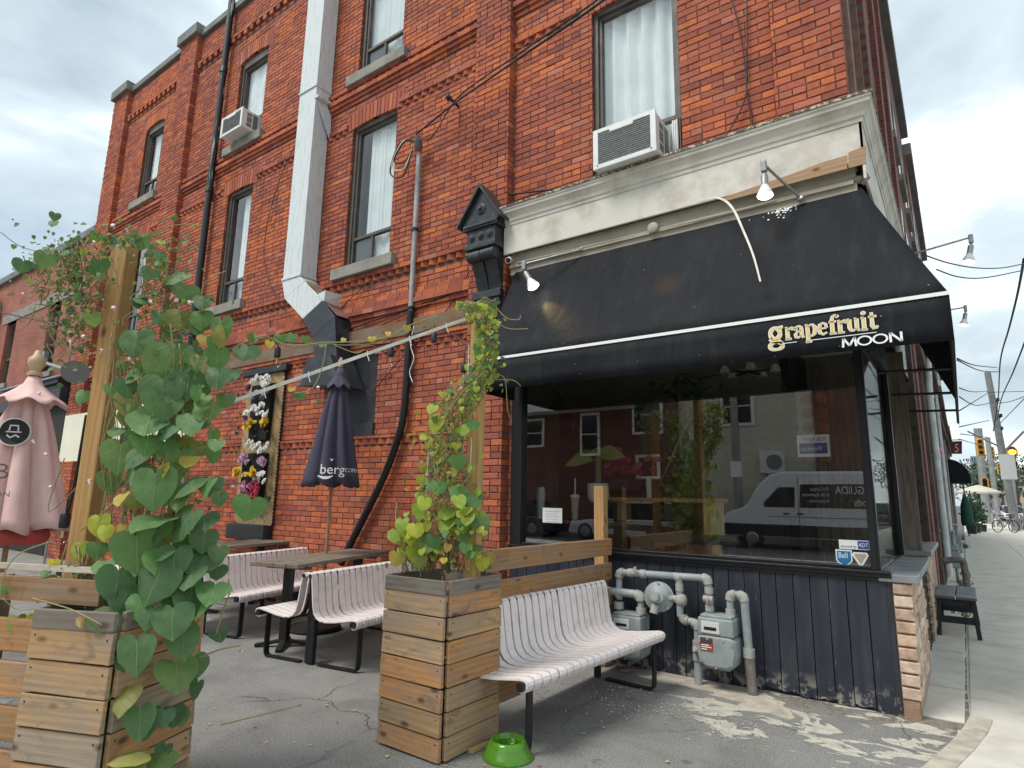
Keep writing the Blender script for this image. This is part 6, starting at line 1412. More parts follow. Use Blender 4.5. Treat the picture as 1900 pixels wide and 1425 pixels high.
for (xa, ya, xb, yb) in ((780,1070,786,990),(790,930,797,808),(872,880,875,812),(868,700,870,640)): q.tube([atd(xa,ya,3.98), atd(xb,yb,4.02)], .003, 5)
q.build('garden_string', strw, VA)

# strap between the posts with string lights
t = thing('strap', 'pale flat strap stretched between the two wooden posts', 'strap', (-2.25,-2.3,2.7)); a_, b_ = Vector((-2.24,-2.31,2.74)), Vector((-3.44,-4.02,1.74)); q = MB(); q.beam(a_, b_, .006, .022); q.build('webbing', pmat('strap_white', (.66,.65,.58), .7, var=.2, vs=9), t)
for s_ in (.08,.2,.33,.5,.62,.78): p = a_.lerp(b_, s_); q = MB(); q.tube([p + Vector((0,0,.02)), p + Vector((.005,0,-.015)), p + Vector((.02,.005,-.05))], .003, 5); q.build('zip_tie', strw, t)
clearg = glassm('bulb_glass', (.95,.93,.88), 1.5)
def bulb(x, y, d_, glassy=True, label=''):
    p = atd(x, y, d_); t = thing('string_bulb', label, 'string light', p, group='string light bulbs')
    q = MB(); q.lathe([(.012,.09),(.016,.085),(.027,.07),(.027,.0),(.02,-.005)], p, (0,0,1), 14); q.build('socket', black, t, ang=40)
    q = MB(); q.tube([p + Vector((0,0,.08)), p + Vector((.004,0,.16))], .004, 6); q.build('lead', black, t)
    if glassy:
        q = MB(); q.lathe([(.018,0),(.024,-.02),(.032,-.045),(.033,-.065),(.024,-.088),(.006,-.098)], p, (0,0,1), 14); q.build('bulb', clearg, t, smooth=True)
        q = MB(); q.tube([p + Vector((0,0,-.02)), p + Vector((0,0,-.06))], .006, 6); q.build('filament', pmat('filament', (.75,.55,.28), .4) if 'filament' not in MATS else MATS['filament'], t)
for (x, y, d_, gl_, lb) in ((514,662,5.2,True,'clear string bulb in black socket above the flower panel'),(725,660,5.4,True,'clear string bulb in black socket left of the conduit'),(805,634,5.4,False,'black bulb socket hanging right of the conduit'),(860,690,5.0,True,'clear string bulb just left of the tall planter post'),(890,935,4.6,True,'low string bulb behind the tall planter post'),(118,978,3.5,True,'clear string bulb low beside the left wooden post')): bulb(x, y, d_, gl_, lb)
cable('black string-light cord swagged under the plank band', [atd(230,660,4.2), atd(380,650,4.8), atd(514,636,5.2), atd(620,640,5.3), atd(725,636,5.4), atd(805,610,5.4), atd(862,640,5.0), atd(880,700,4.6)], .006, 'string_light_cord', group=None)
cable('twisted black cord hanging beside the left wooden post', [atd(160,770,3.55), atd(150,830,3.55), atd(138,900,3.55), atd(125,950,3.5)], .009, 'string_light_cord', group=None)
q = MB(); q.tube(smoothp([aty(768,605,-.12), aty(762,640,-.12), aty(768,665,-.12), aty(760,690,-.12), aty(766,710,-.12)]), .006, 6); tag(q.build('loose_wire', strw, None, smooth=True), 'short loose white wire dangling in front of the black conduit', 'wire')

# ---------------------------------------------------------------- bowl, stool, ground bits
t = thing('pet_bowl', 'translucent green plastic pet bowl at the foot of the tall planter', 'bowl', atz(942,1400,0)); c_ = atz(942,1405,0)
gm, gn, gb = newmat('green_plastic'); gb.inputs['Base Color'].default_value = (.30,.72,.06,1); gb.inputs['Roughness'].default_value = .22; gb.inputs['Transmission Weight'].default_value = .8; gb.inputs['Subsurface Weight'].default_value = 0.0
q = MB(); q.lathe([(.150,.0),(.152,.012),(.135,.03),(.108,.085),(.100,.098),(.094,.098),(.092,.09),(.080,.05),(.05,.03),(.0,.028)], c_ + Vector((0,0,.002)), (0,0,1), 36); q.build('bowl', gm, t, ang=60)
q = MB(); q.lathe([(.088,.0),(.0,.002)], c_ + Vector((0,0,.072)), (0,0,1), 28); q.build('water', glassm('bowl_water', (.75,.9,.6), 1.33), t)
q = MB(); a_ = atz(870,1400,0); q.beam(a_ + Vector((0,0,.015)), atz(915,1380,0) + Vector((0,0,.015)), .03, .022); tag(q.build('wood_offcut', MATS['wood_new'], None, color=srgb(200,170,120)), 'pale wood offcut on the ground by the tall planter', 'offcut')
ST = thing('stool', 'small black slatted wooden stool against the shopfront on the pavement', 'stool', S(.30,4.0,.01))
stb = pmat('stool_black', (.020,.021,.024), .5, var=.4, vs=12); stt = pmat('stool_top', (.10,.11,.12), .45, var=.4, vs=8)
for k in range(2): q = MB(); c0 = .10 + k*.205; q.prism([(c0+.004,3.42),(c0+.198,3.42),(c0+.198,4.62),(c0+.004,4.62)], lambda a,b,d: S(a,b,d), .435, .465); q.build('top_board', stt, ST, bevel=.006)
for c0 in (.14,.46):
    for t0 in (3.52,4.5):
        q = MB(); dc = -.02 if c0 < .3 else .02; q.beam(S(c0,t0,.435), S(c0+dc*1.4,t0-(.03 if t0 < 4 else -.03),.01), .045, .05, up=(0,1,0)); q.build('leg', stb, ST, bevel=.004)
for t0 in (3.52,4.5): 
    q = MB(); q.beam(S(.15,t0,.39), S(.45,t0,.39), .03, .07); q.build('apron', stb, ST); q = MB(); q.beam(S(.14,t0-.02,.20), S(.47,t0-.02,.20), .03, .075); q.build('stretcher', stb, ST)

q = MB(); cols_ = [(.42,.30,.06),(.30,.17,.06),(.24,.26,.08),(.45,.38,.12)]
for k in range(60):
    x, y = RND.choice(((760,1390),(560,1290),(640,1330),(430,1330),(1000,1330),(1150,1370),(900,1405)))
    p = atz(RND.gauss(x,70), min(1424, RND.gauss(y,34)), 0) + Vector((0,0,.008)); a_ = RND.uniform(0,6.28); u, v = Vector((math.cos(a_),math.sin(a_),RND.uniform(-.2,.3))), Vector((-math.sin(a_),math.cos(a_),RND.uniform(0,.3))); s_ = RND.uniform(.012,.034); q.cur = RND.choice(cols_)
    q._add([p, p+u*s_*.5+v*s_*.4, p+u*s_, p+u*s_*.5-v*s_*.4], [(0,1,2,3)])
lm_, ln_, lb_ = newmat('litter'); at_ = ln_.nodes.new('ShaderNodeAttribute'); at_.attribute_name = 'tint'; L(ln_, at_.outputs['Color'], lb_.inputs['Base Color']); lb_.inputs['Roughness'].default_value = .8
tag(q.build('leaf_litter', lm_), 'dry fallen leaf bits scattered over the patio asphalt', 'leaf litter', kind='stuff')
# ---------------------------------------------------------------- neighbours along the street
def att(x, y, t): r = ray(x, y); return CAM + r * ((t - CAM.y) / r.y)
SB = lambda q, c0, c1, t0, t1, z0, z1: q.prism([(c0,t0),(c1,t0),(c1,t1),(c0,t1)], lambda a,b,d: S(a,b,d), z0, z1)
wglass2 = MATS['dark_pane']
bt2 = brick_tex('brick_row_a', srgb(132,74,58), srgb(108,60,50), (.17,.13,.11), 'yz'); bt3 = brick_tex('brick_row_b', srgb(150,96,72), srgb(126,80,62), (.2,.17,.14), 'yz')
stuc = pmat('row_stucco', (.34,.30,.25), .9, var=.3, vs=2); stuc2 = pmat('row_grey', (.25,.24,.23), .9, var=.3, vs=2); stuc3 = pmat('row_brown', (.13,.09,.07), .85, var=.4, vs=3)
def rowhouse(label, t0, t1, c, H, up, low, nb):
    t = thing('row_building', label, 'building', S(c, t0, 0))
    q = MB(); SB(q, -9, c, t0+.01, t1-.01, 4.3, H); q.build('upper_wall', up, t)
    q = MB(); SB(q, -9, c-.25, t0+.01, t1-.01, 0, 4.3); q.build('shop_wall', low, t)
    q = MB(); SB(q, c-.3, c+.22, t0, t1, 4.25, 4.5); SB(q, c-.3, c+.12, t0, t1, 4.0, 4.25); q.build('shop_cornice', stuc3, t, bevel=.02)
    q = MB(); SB(q, c-.3, c+.16, t0, t1, H-.1, H+.25); q.build('parapet', stuc2, t, bevel=.02)
    w_ = (t1-t0)/nb
    for k in range(nb):
        a, b = t0+k*w_, t0+(k+1)*w_
        q = MB(); SB(q, c-.26, c+.03+.02*(k%2), a, a+.32, 0, 4.0); q.build('pier', RND.choice((greym, stuc, stuc3, low)), t, bevel=.02)
        q = MB(); SB(q, c-.24, c-.1, a+.4, b-.05, .7, 3.4); q.build('shop_pane', wglass2, t); q = MB(); SB(q, c-.24, c-.02, a+.36, b, 0, .7); q.build('stall_riser', RND.choice((stuc3, greym, bk)), t)
        for z0, z1 in ((5.0,7.0),(8.1,9.8)):
            if z1 > H - .4: continue
            q = MB(); SB(q, c-.1, c+.012, a+.5, b-.3, z0, z1); wn = q.build('window', brown, t); q = MB(); SB(q, c+.012, c+.02, a+.56, b-.36, z0+.06, z1-.06); q.build('pane', wglass2, wn); q = MB(); SB(q, c-.05, c+.09, a+.42, b-.22, z0-.14, z0); q.build('sill', stone, wn)
    return t
rowhouse('dark brick row building just past the corner shop', 6.0, 13.2, .04, 11.6, bt2, stuc2, 4)
rowhouse('narrow brick row building with pale shop piers', 13.2, 16.6, .08, 11.1, bt3, stuc, 2)
rowhouse('third brick row building down the street', 16.6, 23.0, .07, 11.3, bt2, stuc3, 3)
rowhouse('low pale row building at the end of the block', 23.0, 34.0, .10, 8.2, stuc, stuc2, 4)
wp = pmat('white_downpipe', (.60,.62,.60), .5, var=.25, vs=5)
t = thing('downpipe', 'white downpipe on the shopfront past the stool', 'pipe', S(.13,8.2,0)); q = MB(); q.tube([S(.16,8.2,.25), S(.16,8.2,3.6), S(.2,8.2,4.4)], .06, 10); q.build('pipe', wp, t, ang=40)
for z in (1.2,2.4,3.5): q = MB(); q.tube([S(.16,8.2,z-.03), S(.16,8.2,z+.03)], .07, 10); q.build('bracket', wp, t)
t = thing('downpipe', 'thin pale conduit further down the shopfronts', 'pipe', S(.14,12.6,0)); q = MB(); q.tube([S(.17,12.6,.2), S(.17,12.6,4.2)], .045, 8); q.build('pipe', wp, t, ang=40)
q = MB(); q.lathe([(.10,0),(.10,.05),(.07,.08),(0,.09)], S(.14,9.6,2.55), (1,0,0), 14); tag(q.build('alarm_bell', pmat('alarm_red', (.5,.04,.04), .4), None, ang=40), 'small red alarm bell on the shopfront', 'alarm bell')
t = thing('standpipe', 'rusty standpipe and valve at the foot of the shopfront', 'standpipe', S(.3,7.0,0)); q = MB(); q.tube(smoothp([S(.12,6.6,.62), S(.36,6.6,.66), S(.40,6.6,.5), S(.40,6.6,.0)]), .05, 10); q.build('bend', MATS['rusty_sleeve'], t, smooth=True); q = MB(); q.tube([S(.12,6.8,.15), S(.34,6.8,.22)], .05, 10); q.tube([S(.34,6.8,.0), S(.34,6.8,.32)], .04, 10); q.build('pipe', gasg, t, ang=40)
def smallmeter(label, tt, c):
    t = thing('gas_meter', label, 'gas meter', S(c,tt,.2), group='gas meters'); q = MB(); SB(q, c, c+.16, tt, tt+.28, .30, .62); q.build('body', gasg, t, bevel=.03); q = MB(); SB(q, c-.0, c+.14, tt+.02, tt+.26, .62, .74); q.build('head', gasg, t, bevel=.02)
    q = MB(); q.tube(smoothp([S(c+.07,tt+.05,.74), S(c+.07,tt+.05,.95), S(c+.07,tt+.0,1.0), S(c-.2,tt,1.0)]), .03, 8); q.tube([S(c+.07,tt+.22,.74), S(c+.07,tt+.22,.88), S(c+.07,tt+.45,.88), S(c+.07,tt+.45,0)], .03, 8); q.build('pipe', gasg, t, ang=45)
smallmeter('gas meter on the pavement shopfront past the stool', 9.4, .18); smallmeter('farther gas meter low on the shopfronts', 14.2, .2)
# maroon projecting sign, dark awning
t = thing('hanging_sign', 'maroon square sign with a cream numeral projecting over the pavement', 'sign', att(1775,832,26))
A, B, C_, D_ = att(1765,819,26), att(1785,818,26), att(1785,842,26), att(1765,842,26); n_ = Vector((0,.05,0)); q = MB(); q._add([A,B,C_,D_,A+n_,B+n_,C_+n_,D_+n_], [(0,3,2,1),(4,5,6,7),(0,1,5,4),(1,2,6,5),(2,3,7,6),(3,0,4,7)]); q.build('panel', pmat('maroon', (.14,.015,.03), .5), t)
q = MB(); f = lambda a, b: D_ + (C_-D_)*a + (A-D_)*b + Vector((0,-.01,0)); text_mesh(q, '5', lambda a, b: f(.28+a*.95, .14+b*.95), 1.0); q.build('numeral', pmat('cream_print', (.72,.62,.35), .6), t)
q = MB(); q.tube([A + Vector((-.3,0,.05)), B + Vector((0,0,.05))], .02, 6); q.build('arm', black, t)
t = thing('awning', 'dark rounded shop awning down the street below the maroon sign', 'awning', S(.1,25,2.4)); q = MB(); n2 = 8
for k in range(n2):
    a0, a1 = math.pi/2*k/n2, math.pi/2*(k+1)/n2; f = lambda a, tt: S(.08+.72*math.sin(a), tt, 2.55+.8*math.cos(a)); q.quad(f(a0,25), f(a1,25), f(a1,29), f(a0,29)); q.tri(f(a0,25), S(.08,25,2.55), f(a1,25))
q.build('canopy', cloth, t); q = MB(); SB(q, .08, .8, 25.0, 25.02, 2.35, 2.55); SB(q, .79, .805, 25.0, 29, 2.35, 2.55); q.build('valance', cloth, t)
# patio far down
t = thing('closed_parasol', 'closed green parasol by the far shopfronts', 'parasol', S(.55,33,0), group='closed parasols'); q = MB(); q.lathe([(.24,.5),(.27,.7),(.22,1.5),(.10,1.9),(.03,2.1)], S(.55,33,0), (0,0,1), 14); q.build('canopy', pmat('green_cloth', (.012,.06,.038), .8), t, smooth=True); q = MB(); q.tube([S(.55,33,0), S(.55,33,2.5)], .03, 8); q.build('pole', black, t)
t = thing('market_parasol', 'open cream parasol over the far pavement patio', 'parasol', S(1.5,44,0)); q = MB(); q.lathe([(1.25,2.25),(1.24,2.36),(.7,2.6),(.05,2.8)], S(1.3,44,0), (0,0,1), 10); q.build('canopy', pmat('cream_cloth', (.52,.48,.40), .8), t); q = MB(); q.tube([S(1.3,44,0), S(1.3,44,3)], .04, 8); q.build('pole', black, t)
for k, (c_, tt, h_) in enumerate(((.7,36,1.1),(.9,38,1.5),(1.2,40,1.3),(.8,42,1.7))):
    t = thing('potted_shrub', ['dark round potted shrub nearest on the far pavement','dark potted shrub second along the far pavement','dark potted shrub third along the far pavement','tallest dark potted shrub by the cream parasol'][k], 'shrub', S(c_,tt,0), group='far potted shrubs'); q = MB(); q.lathe([(.2,0),(.26,.4)], S(c_,tt,0), (0,0,1), 10); q.build('pot', bk, t); q = MB(); rr = random.Random(k)
    for i in range(240):
        p = S(c_,tt,.4+h_/2) + Vector((rr.gauss(0,.15), rr.gauss(0,.15), rr.gauss(0,h_*.25))); d_ = Vector((rr.gauss(0,1),rr.gauss(0,1),rr.gauss(0,1))).normalized()*.09; e_ = d_.orthogonal()*.6; q.quad(p-d_, p+e_, p+d_, p-e_)
    q.build('foliage', pmat('far_leaf', (.04,.075,.03), .8, var=.4, vs=9) if 'far_leaf' not in MATS else MATS['far_leaf'], t)
# weeds along the joint
q = MB()
for (c_, tt, n_, s_) in ((.33,22,120,.22),(.34,9.5,50,.12),(.34,11.5,40,.1),(.34,7.6,30,.08),(.34,5.4,26,.06)):
    for k in range(n_):
        p = S(c_+RND.gauss(0,.06), tt+RND.gauss(0,.15), .01); d_ = Vector((RND.gauss(0,.5),RND.gauss(0,.5),1)).normalized()*s_*RND.uniform(.5,1); w2 = Vector((.012,.0,0)); q.tri(p-w2, p+w2, p+d_)
tag(q.build('weeds', pmat('weed', (.10,.16,.05), .8, var=.4, vs=20)), 'tufts of weeds in the pavement joint', 'weeds', kind='stuff')

# ---------------------------------------------------------------- poles, signals, wires
polem = pmat('utility_pole', (.30,.30,.29), .8, var=.3, vs=3, bump=.2, bs=10); sigy = pmat('signal_yellow', (.72,.36,.02), .45)
UP = thing('utility_pole', 'leaning grey utility pole at the kerb with wires and brackets', 'pole', att(1884,984,44)); b0, t0_ = att(1886,984,44), att(1832,690,42)
q = MB(); q.tube([b0, t0_], [.24,.17], 12); q.build('shaft', polem, UP, ang=40)
for s_, ln in ((.70,.5),(.80,.5),(.62,.35)): p = b0.lerp(t0_, s_); q = MB(); q.tube([p, p + Vector((ln*.5,-.1,.12))], .06, 6); q.lathe([(.06,0),(.11,.05),(.06,.1),(.11,.15),(.05,.2)], p + Vector((ln*.5,-.1,.1)), (0,0,1), 8); q.build('insulator', black, UP)
p = b0.lerp(t0_, .52); q = MB(); q.tube([p, att(1795,800,42)], .05, 6); q.tube([p + Vector((0,0,-.4)), att(1900,800,42)], .06, 6); q.build('bracket_arm', polem, UP)
q = MB(); q.obox(att(1870,866,41.5), (.75,.1,1.5), (0,0,0)); q.build('sign_back', pmat('sign_back', (.52,.53,.52), .5), UP)
def signal(label, x, y, t_, wpx, hpx, lit_=None):
    k = (t_ - CAM.y) / ray(x, y).y / F_PX; p = att(x, y, t_); w_, h_ = wpx*k, hpx*k
    t = thing('traffic_signal', label, 'traffic light', p, group='yellow traffic signals'); q = MB(); q.obox(p, (w_, w_*.8, h_), (0,0,0)); q.build('housing', sigy, t, bevel=w_*.08)
    for i in range(3):
        z = p.z + (1-i)*h_*.31; c_ = Vector((p.x, p.y - w_*.4, z)); q = MB(); q.lathe([(w_*.40,0),(w_*.40,.28)], c_, (0,-1,0), 12); q.build('visor', sigy, t)
        q = MB(); q.lathe([(w_*.32,0),(w_*.32,.02)], c_ + Vector((0,-.285,0)), (0,-1,0), 12); q.build('lens', MATS['amber_lit'] if lit_ == i else black, t)
pmat('amber_lit', (1,.32,.03), .4, emit=5.0)
signal('largest yellow traffic signal high on the left arm', 1819,830,45,12,32); signal('yellow traffic signal on the thin middle pole', 1838,841,58,12,24); signal('low yellow traffic signal near the cream parasol', 1827,896,60,12,15); signal('edge-on yellow traffic signal left of the leaning pole', 1855,870,58,8,20); signal('amber-lit traffic signal right of the leaning pole', 1877,840,46,17,14,1); signal('tiny yellow signal under the amber-lit one', 1883,861,60,9,9)
def thinpole(label, x0, y0, x1, y1, t_, r_): a_, b_ = att(x0,y0,t_), att(x1,y1,t_); a_.z = 0; q = MB(); q.tube([a_, b_], r_, 8); tag(q.build('signal_pole', polem, None, ang=40), label, 'pole', 'signal poles')
thinpole('thick signal pole left of the leaning pole', 1832,965,1814,795,60,.30); thinpole('slim signal pole in the middle', 1854,970,1832,812,56,.18); thinpole('thin pole carrying the amber-lit signal', 1884,940,1876,850,50,.10)
q = MB(); a_ = att(1842,965,50); q.tube([Vector((a_.x,a_.y,0)), Vector((a_.x,a_.y,1.0))], .10, 8); tag(q.build('bollard', polem, None), 'short grey bollard near the parked bicycle', 'bollard')
# bicycle
BI = thing('bicycle', 'black bicycle with a front basket parked by the leaning pole', 'bicycle', att(1867,986,40)); p = att(1867,984,40); p.z = .008; ux = Vector((.75,.66,0))
for s_ in (-.52,.52):
    q = MB(); c_ = p + ux*s_ + Vector((0,0,.35)); pts = [c_ + ux*math.cos(2*math.pi*k/20)*.33 + Vector((0,0,math.sin(2*math.pi*k/20)*.33)) for k in range(21)]; q.tube(pts, .025, 6); wlh = q.build('wheel', black, BI, smooth=True); q = MB()
    for k in range(8): q.tube([c_, c_ + ux*math.cos(math.pi*k/4)*.33 + Vector((0,0,math.sin(math.pi*k/4)*.33))], .004, 4)
    q.build('spokes', galv, wlh)
q = MB(); fr_ = {'r':(-.52,.35),'bb':(-.08,.30),'s':(-.2,.85),'h':(.38,.85),'f':(.52,.35)}; g3 = lambda k: p + ux*fr_[k][0] + Vector((0,0,fr_[k][1]))
for a_, b_ in (('r','bb'),('r','s'),('bb','s'),('s','h'),('bb','h'),('h','f')): q.tube([g3(a_), g3(b_)], .02, 6)
q.build('frame', black, BI); q = MB(); q.obox(g3('s') + Vector((0,0,.10)), (.26,.14,.06), (0,0,.8)); q.build('saddle', black, BI); q = MB(); s2 = Vector((-ux.y,ux.x,0)); q.tube([g3('h'), g3('h')+Vector((0,0,.15))], .02, 6); q.tube([g3('h')+Vector((0,0,.15))+s2*.28, g3('h')+Vector((0,0,.15))-s2*.28], .016, 6); q.build('handlebar', black, BI); q = MB(); q.obox(g3('h')+ux*.2+Vector((0,0,.08)), (.3,.35,.22), (0,0,.8)); q.build('basket', galv, BI)
# wires
def wire(label, pts, r_): cable(label, [att(*p_) for p_ in pts], r_, 'overhead_wire', pmat('wire_grey', (.05,.05,.055), .6) if 'wire_grey' not in MATS else MATS['wire_grey'], 'wire', 'wires over the street')
wire('upper wire pair from the awning lamp to the right edge', [(1718,474,6),(1760,488,7),(1810,497,8.5),(1860,497,10),(1905,488,12)], .012); wire('sagging twin under the upper wire pair', [(1738,500,6),(1780,514,7.5),(1830,515,9),(1905,500,12)], .012)
wire('twisted wire descending from the right edge to the pole', [(1900,480,12),(1888,545,16),(1872,610,22),(1856,670,30),(1852,740,40),(1843,800,42)], .03); wire('straight wire from the right edge down past the pole', [(1905,625,18),(1880,690,25),(1858,740,35),(1850,780,42)], .025)
for k, pts in enumerate(([(1776,665,14),(1810,678,22),(1850,682,32)],[(1776,668,14),(1820,688,24),(1856,690,33)],[(1780,720,18),(1805,727,28),(1832,726,42)],[(1780,736,18),(1810,752,28),(1835,748,42)],[(1780,762,18),(1835,728,42)],[(1780,792,20),(1835,780,42)],[(1832,728,42),(1905,726,42)],[(1835,748,42),(1870,746,36),(1905,734,30)],[(1855,786,42),(1905,735,30)],[(1780,815,25),(1815,825,45)],[(1782,805,25),(1835,812,42)])):
    wire(['thin wire from the awning to the pole top','second thin wire from the awning to the pole top','sagging service wire to the pole','lower sagging service wire to the pole','rising wire from the row to the pole','lowest service wire to the leaning pole','level wire right of the pole','sagging wire right of the pole','steep wire right of the pole','wire to the big traffic signal','faint wire near the signal arm'][k], pts, .02)
# ---------------------------------------------------------------- cars, far trees, far blocks
tyre = pmat('tyre', (.015,.015,.016), .8); rim = pmat('rim', (.35,.35,.36), .35, .7); carglass = pmat('car_glass', (.02,.024,.028), .08)
def car(label, pos, ang, col, L_=4.5, H=1.5, W_=1.8, z=-.13, suv=False, name='parked_car'):
    t = thing(name, label, 'car', (pos[0],pos[1],z), ang, group='cars along the street'); mt = pmat('car_paint_%d' % len(MATS), col, .3, var=.1, vs=4, spec=.6)
    hb = H*.55; pr = [(-.5,.25),(-.5,.75),(-.46,.92),(-.30,1.0),(.16,1.0),(.30,.95),(.47,.82),(.5,.55),(.5,.25)]
    q = MB(); q.prism([(a*L_, .02+b*hb) for a, b in pr], lambda a,b,d: Vector((a,d,b)), -W_/2, W_/2); q.build('body', mt, t, local=True, bevel=.06)
    cb = [(-.46,.0),(-.40,.9),(-.34,1.0),(.05,1.0),(.10,.92),(.24,.0)] if suv else [(-.40,.0),(-.26,.95),(-.2,1.0),(.03,1.0),(.08,.93),(.24,.0)]
    q = MB(); q.prism([(a*L_, .02+hb+b*(H-hb)) for a, b in cb], lambda a,b,d: Vector((a,d,b)), -W_/2+.14, W_/2-.14); q.build('cabin', carglass, t, local=True, bevel=.06)
    q = MB(); q.prism([(a*L_*.98, .02+hb+b*(H-hb)) for a, b in ((-.36,.93),(-.32,1.03),(.05,1.03),(.08,.93))], lambda a,b,d: Vector((a,d,b)), -W_/2+.13, W_/2-.13); q.build('roof', mt, t, local=True, bevel=.03)
    for sx in (-.31,.33):
        for sy in (-1,1):
            c_ = (sx*L_, sy*(W_/2-.09), .33); q = MB(); q.lathe([(.33,-.1),(.34,-.06),(.34,.06),(.33,.1)], c_, (0,sy,0), 20); wo = q.build('wheel', tyre, t, local=True, ang=40); q = MB(); q.lathe([(.22,.0),(.2,.02),(.06,.03)], (c_[0], sy*(W_/2+.012), .33), (0,sy,0), 16); q.build('rim', rim, wo, local=True)
    for sy in (-.62,.62): q = MB(); q.box(L_*.485, L_*.502, sy*W_/2-.14, sy*W_/2+.14, hb*.66, hb*.86); q.build('headlight', bulbw, t, local=True, bevel=.02); q = MB(); q.box(-L_*.502, -L_*.485, sy*W_/2-.12, sy*W_/2+.12, hb*.62, hb*.86); q.build('tail_light', MATS['alarm_red'], t, local=True)
    return t
for (lb, x, t_, cdx, col, suv) in (('white far car beside the signal poles',1856,85,0,(.7,.7,.7),True),('red far car right of the leaning pole',1893,70,0,(.35,.03,.03),False),('dark far car at the right edge',1897,52,0,(.03,.035,.04),True),('grey far car behind the white one',1868,110,0,(.3,.32,.34),False),('white far van at the crossing',1842,125,0,(.72,.72,.7),True)):
    p = att(x, 950, t_); car(lb, (p.x + 1.0, p.y), math.pi/2 + .02, col, H=1.65 if suv else 1.45, suv=suv, name='distant_car')
def tree(label, pos, H, R_, n_=900, seed=0, trunk=.25, leaf=.35):
    t = thing('street_tree', label, 'tree', pos, group='far street trees'); rr = random.Random(seed); pos = Vector(pos); q = MB(); q.tube([pos, pos+Vector((.1,0,H*.45)), pos+Vector((0,.2,H*.8))], [trunk,trunk*.7,trunk*.2], 8)
    for k in range(5): a_ = rr.uniform(0,6.28); b_ = pos+Vector((.05,0,H*rr.uniform(.35,.6))); q.tube([b_, b_+Vector((math.cos(a_)*R_*.6, math.sin(a_)*R_*.6, H*.22))], [trunk*.4,trunk*.1], 6)
    q.build('trunk', stuc3, t); q = MB(); cl = [(pos+Vector((rr.gauss(0,R_*.45), rr.gauss(0,R_*.45), H*rr.uniform(.45,.92))), R_*rr.uniform(.25,.5)) for _ in range(14)]
    for k in range(n_):
        c_, r_ = rr.choice(cl); d_ = Vector((rr.gauss(0,1),rr.gauss(0,1),rr.gauss(0,1))).normalized(); p = c_ + d_*r_*rr.uniform(.6,1.05); u = Vector((rr.gauss(0,1),rr.gauss(0,1),rr.gauss(0,1))).normalized()*leaf*rr.uniform(.5,1); v = u.orthogonal().normalized()*leaf*.5; q.quad(p-u, p+v, p+u, p-v)
    q.build('crown', MATS['far_leaf'], t)
for k, (x, t_, H, R_) in enumerate(((1800,150,9,6),(1828,170,10,7),(1862,160,10,7),(1890,120,9,6))): p = att(x, 940, t_); tree(['far tree behind the cream parasol','far tree behind the signal poles','far tree behind the leaning pole','far tree near the right edge'][k], (p.x,p.y,-.13), H, R_, seed=k)
def block(label, x0, x1, yt, t_, mt, nw, nf):
    a_, b_ = att(x0,940,t_), att(x1,940,t_); top = att((x0+x1)/2, yt, t_).z; t = thing('distant_building', label, 'building', (a_.x,a_.y,-.13)); q = MB(); q.box(a_.x, b_.x, t_, t_+20, -.13, top); q.build('wall', mt, t); W_ = b_.x-a_.x
    for i in range(nw):
        for j in range(nf): q = MB(); xx = a_.x+W_*(i+.25)/nw; zz = top*(j+.3)/nf; q.box(xx, xx+W_*.5/nw, t_-.1, t_, zz, zz+top*.45/nf); q.build('window', carglass, t)
bl = pmat('far_glass_tower', (.22,.30,.36), .5, var=.2, vs=.2); be = pmat('far_beige', (.45,.38,.30), .85, var=.2, vs=.3)
block('pale blue distant tower behind the signals', 1812,1832,846,420,bl,4,8); block('beige distant block behind the right-hand trees', 1872,1925,868,260,be,6,4); block('grey low distant block', 1835,1870,893,300,stuc2,5,3)

# low brick wing at the left end of the main building
btl = brick_tex('brick_left', srgb(176,98,72), srgb(154,84,66), (.24,.16,.13), 'xz')
LW = thing('brick_wing', 'lower brick building left of the corner block with a stone lintel band', 'building', (-23,0,0))
ops = [(-22.15,-21.35,4.45,6.34),(-18.75,-17.95,4.45,6.34)]
q = MB()
for a, b, c, d in cells(-38, -16.17, 0, 7.75, ops): q.quad((a,.0,c),(b,.0,c),(b,.0,d),(a,.0,d))
for a, b, c, d in ops: q.quad((a,0,c),(a,.25,c),(a,.25,d),(a,0,d)); q.quad((b,0,d),(b,.25,d),(b,.25,c),(b,0,c)); q.quad((a,0,d),(a,.25,d),(b,.25,d),(b,0,d))
q.quad((-38,0,7.75),(-16.17,0,7.75),(-16.17,12,7.75),(-38,12,7.75)); q.build('wall', btl, LW)
q = MB(); q.box(-38,-16.2,-.10,.2,7.75,7.95); q.build('coping', copm, LW, bevel=.01)
q = MB(); q.box(-22.6,-16.35,-.02,.1,6.34,6.62); q.build('lintel_band', stone, LW, bevel=.006)
for a, b, c, d in ops:
    q = MB(); q.box(a,a+.06,.1,.18,c,d); q.box(b-.06,b,.1,.18,c,d); q.box(a+.06,b-.06,.1,.18,d-.06,d); q.box(a+.06,b-.06,.1,.18,c+.75,c+.81); q.box(a+.06,b-.06,.1,.18,c,c+.05); wn = q.build('window', brown, LW); q = MB(); q.box(a+.06,b-.06,.14,.146,c+.05,d-.06); q.build('pane', wglass, wn); q = MB(); q.quad((a,.24,c),(b,.24,c),(b,.24,d),(a,.24,d)); q.build('blind', curt, wn); q = MB(); q.box(a-.1,b+.1,-.06,.1,c-.14,c); q.build('sill', stone, wn)
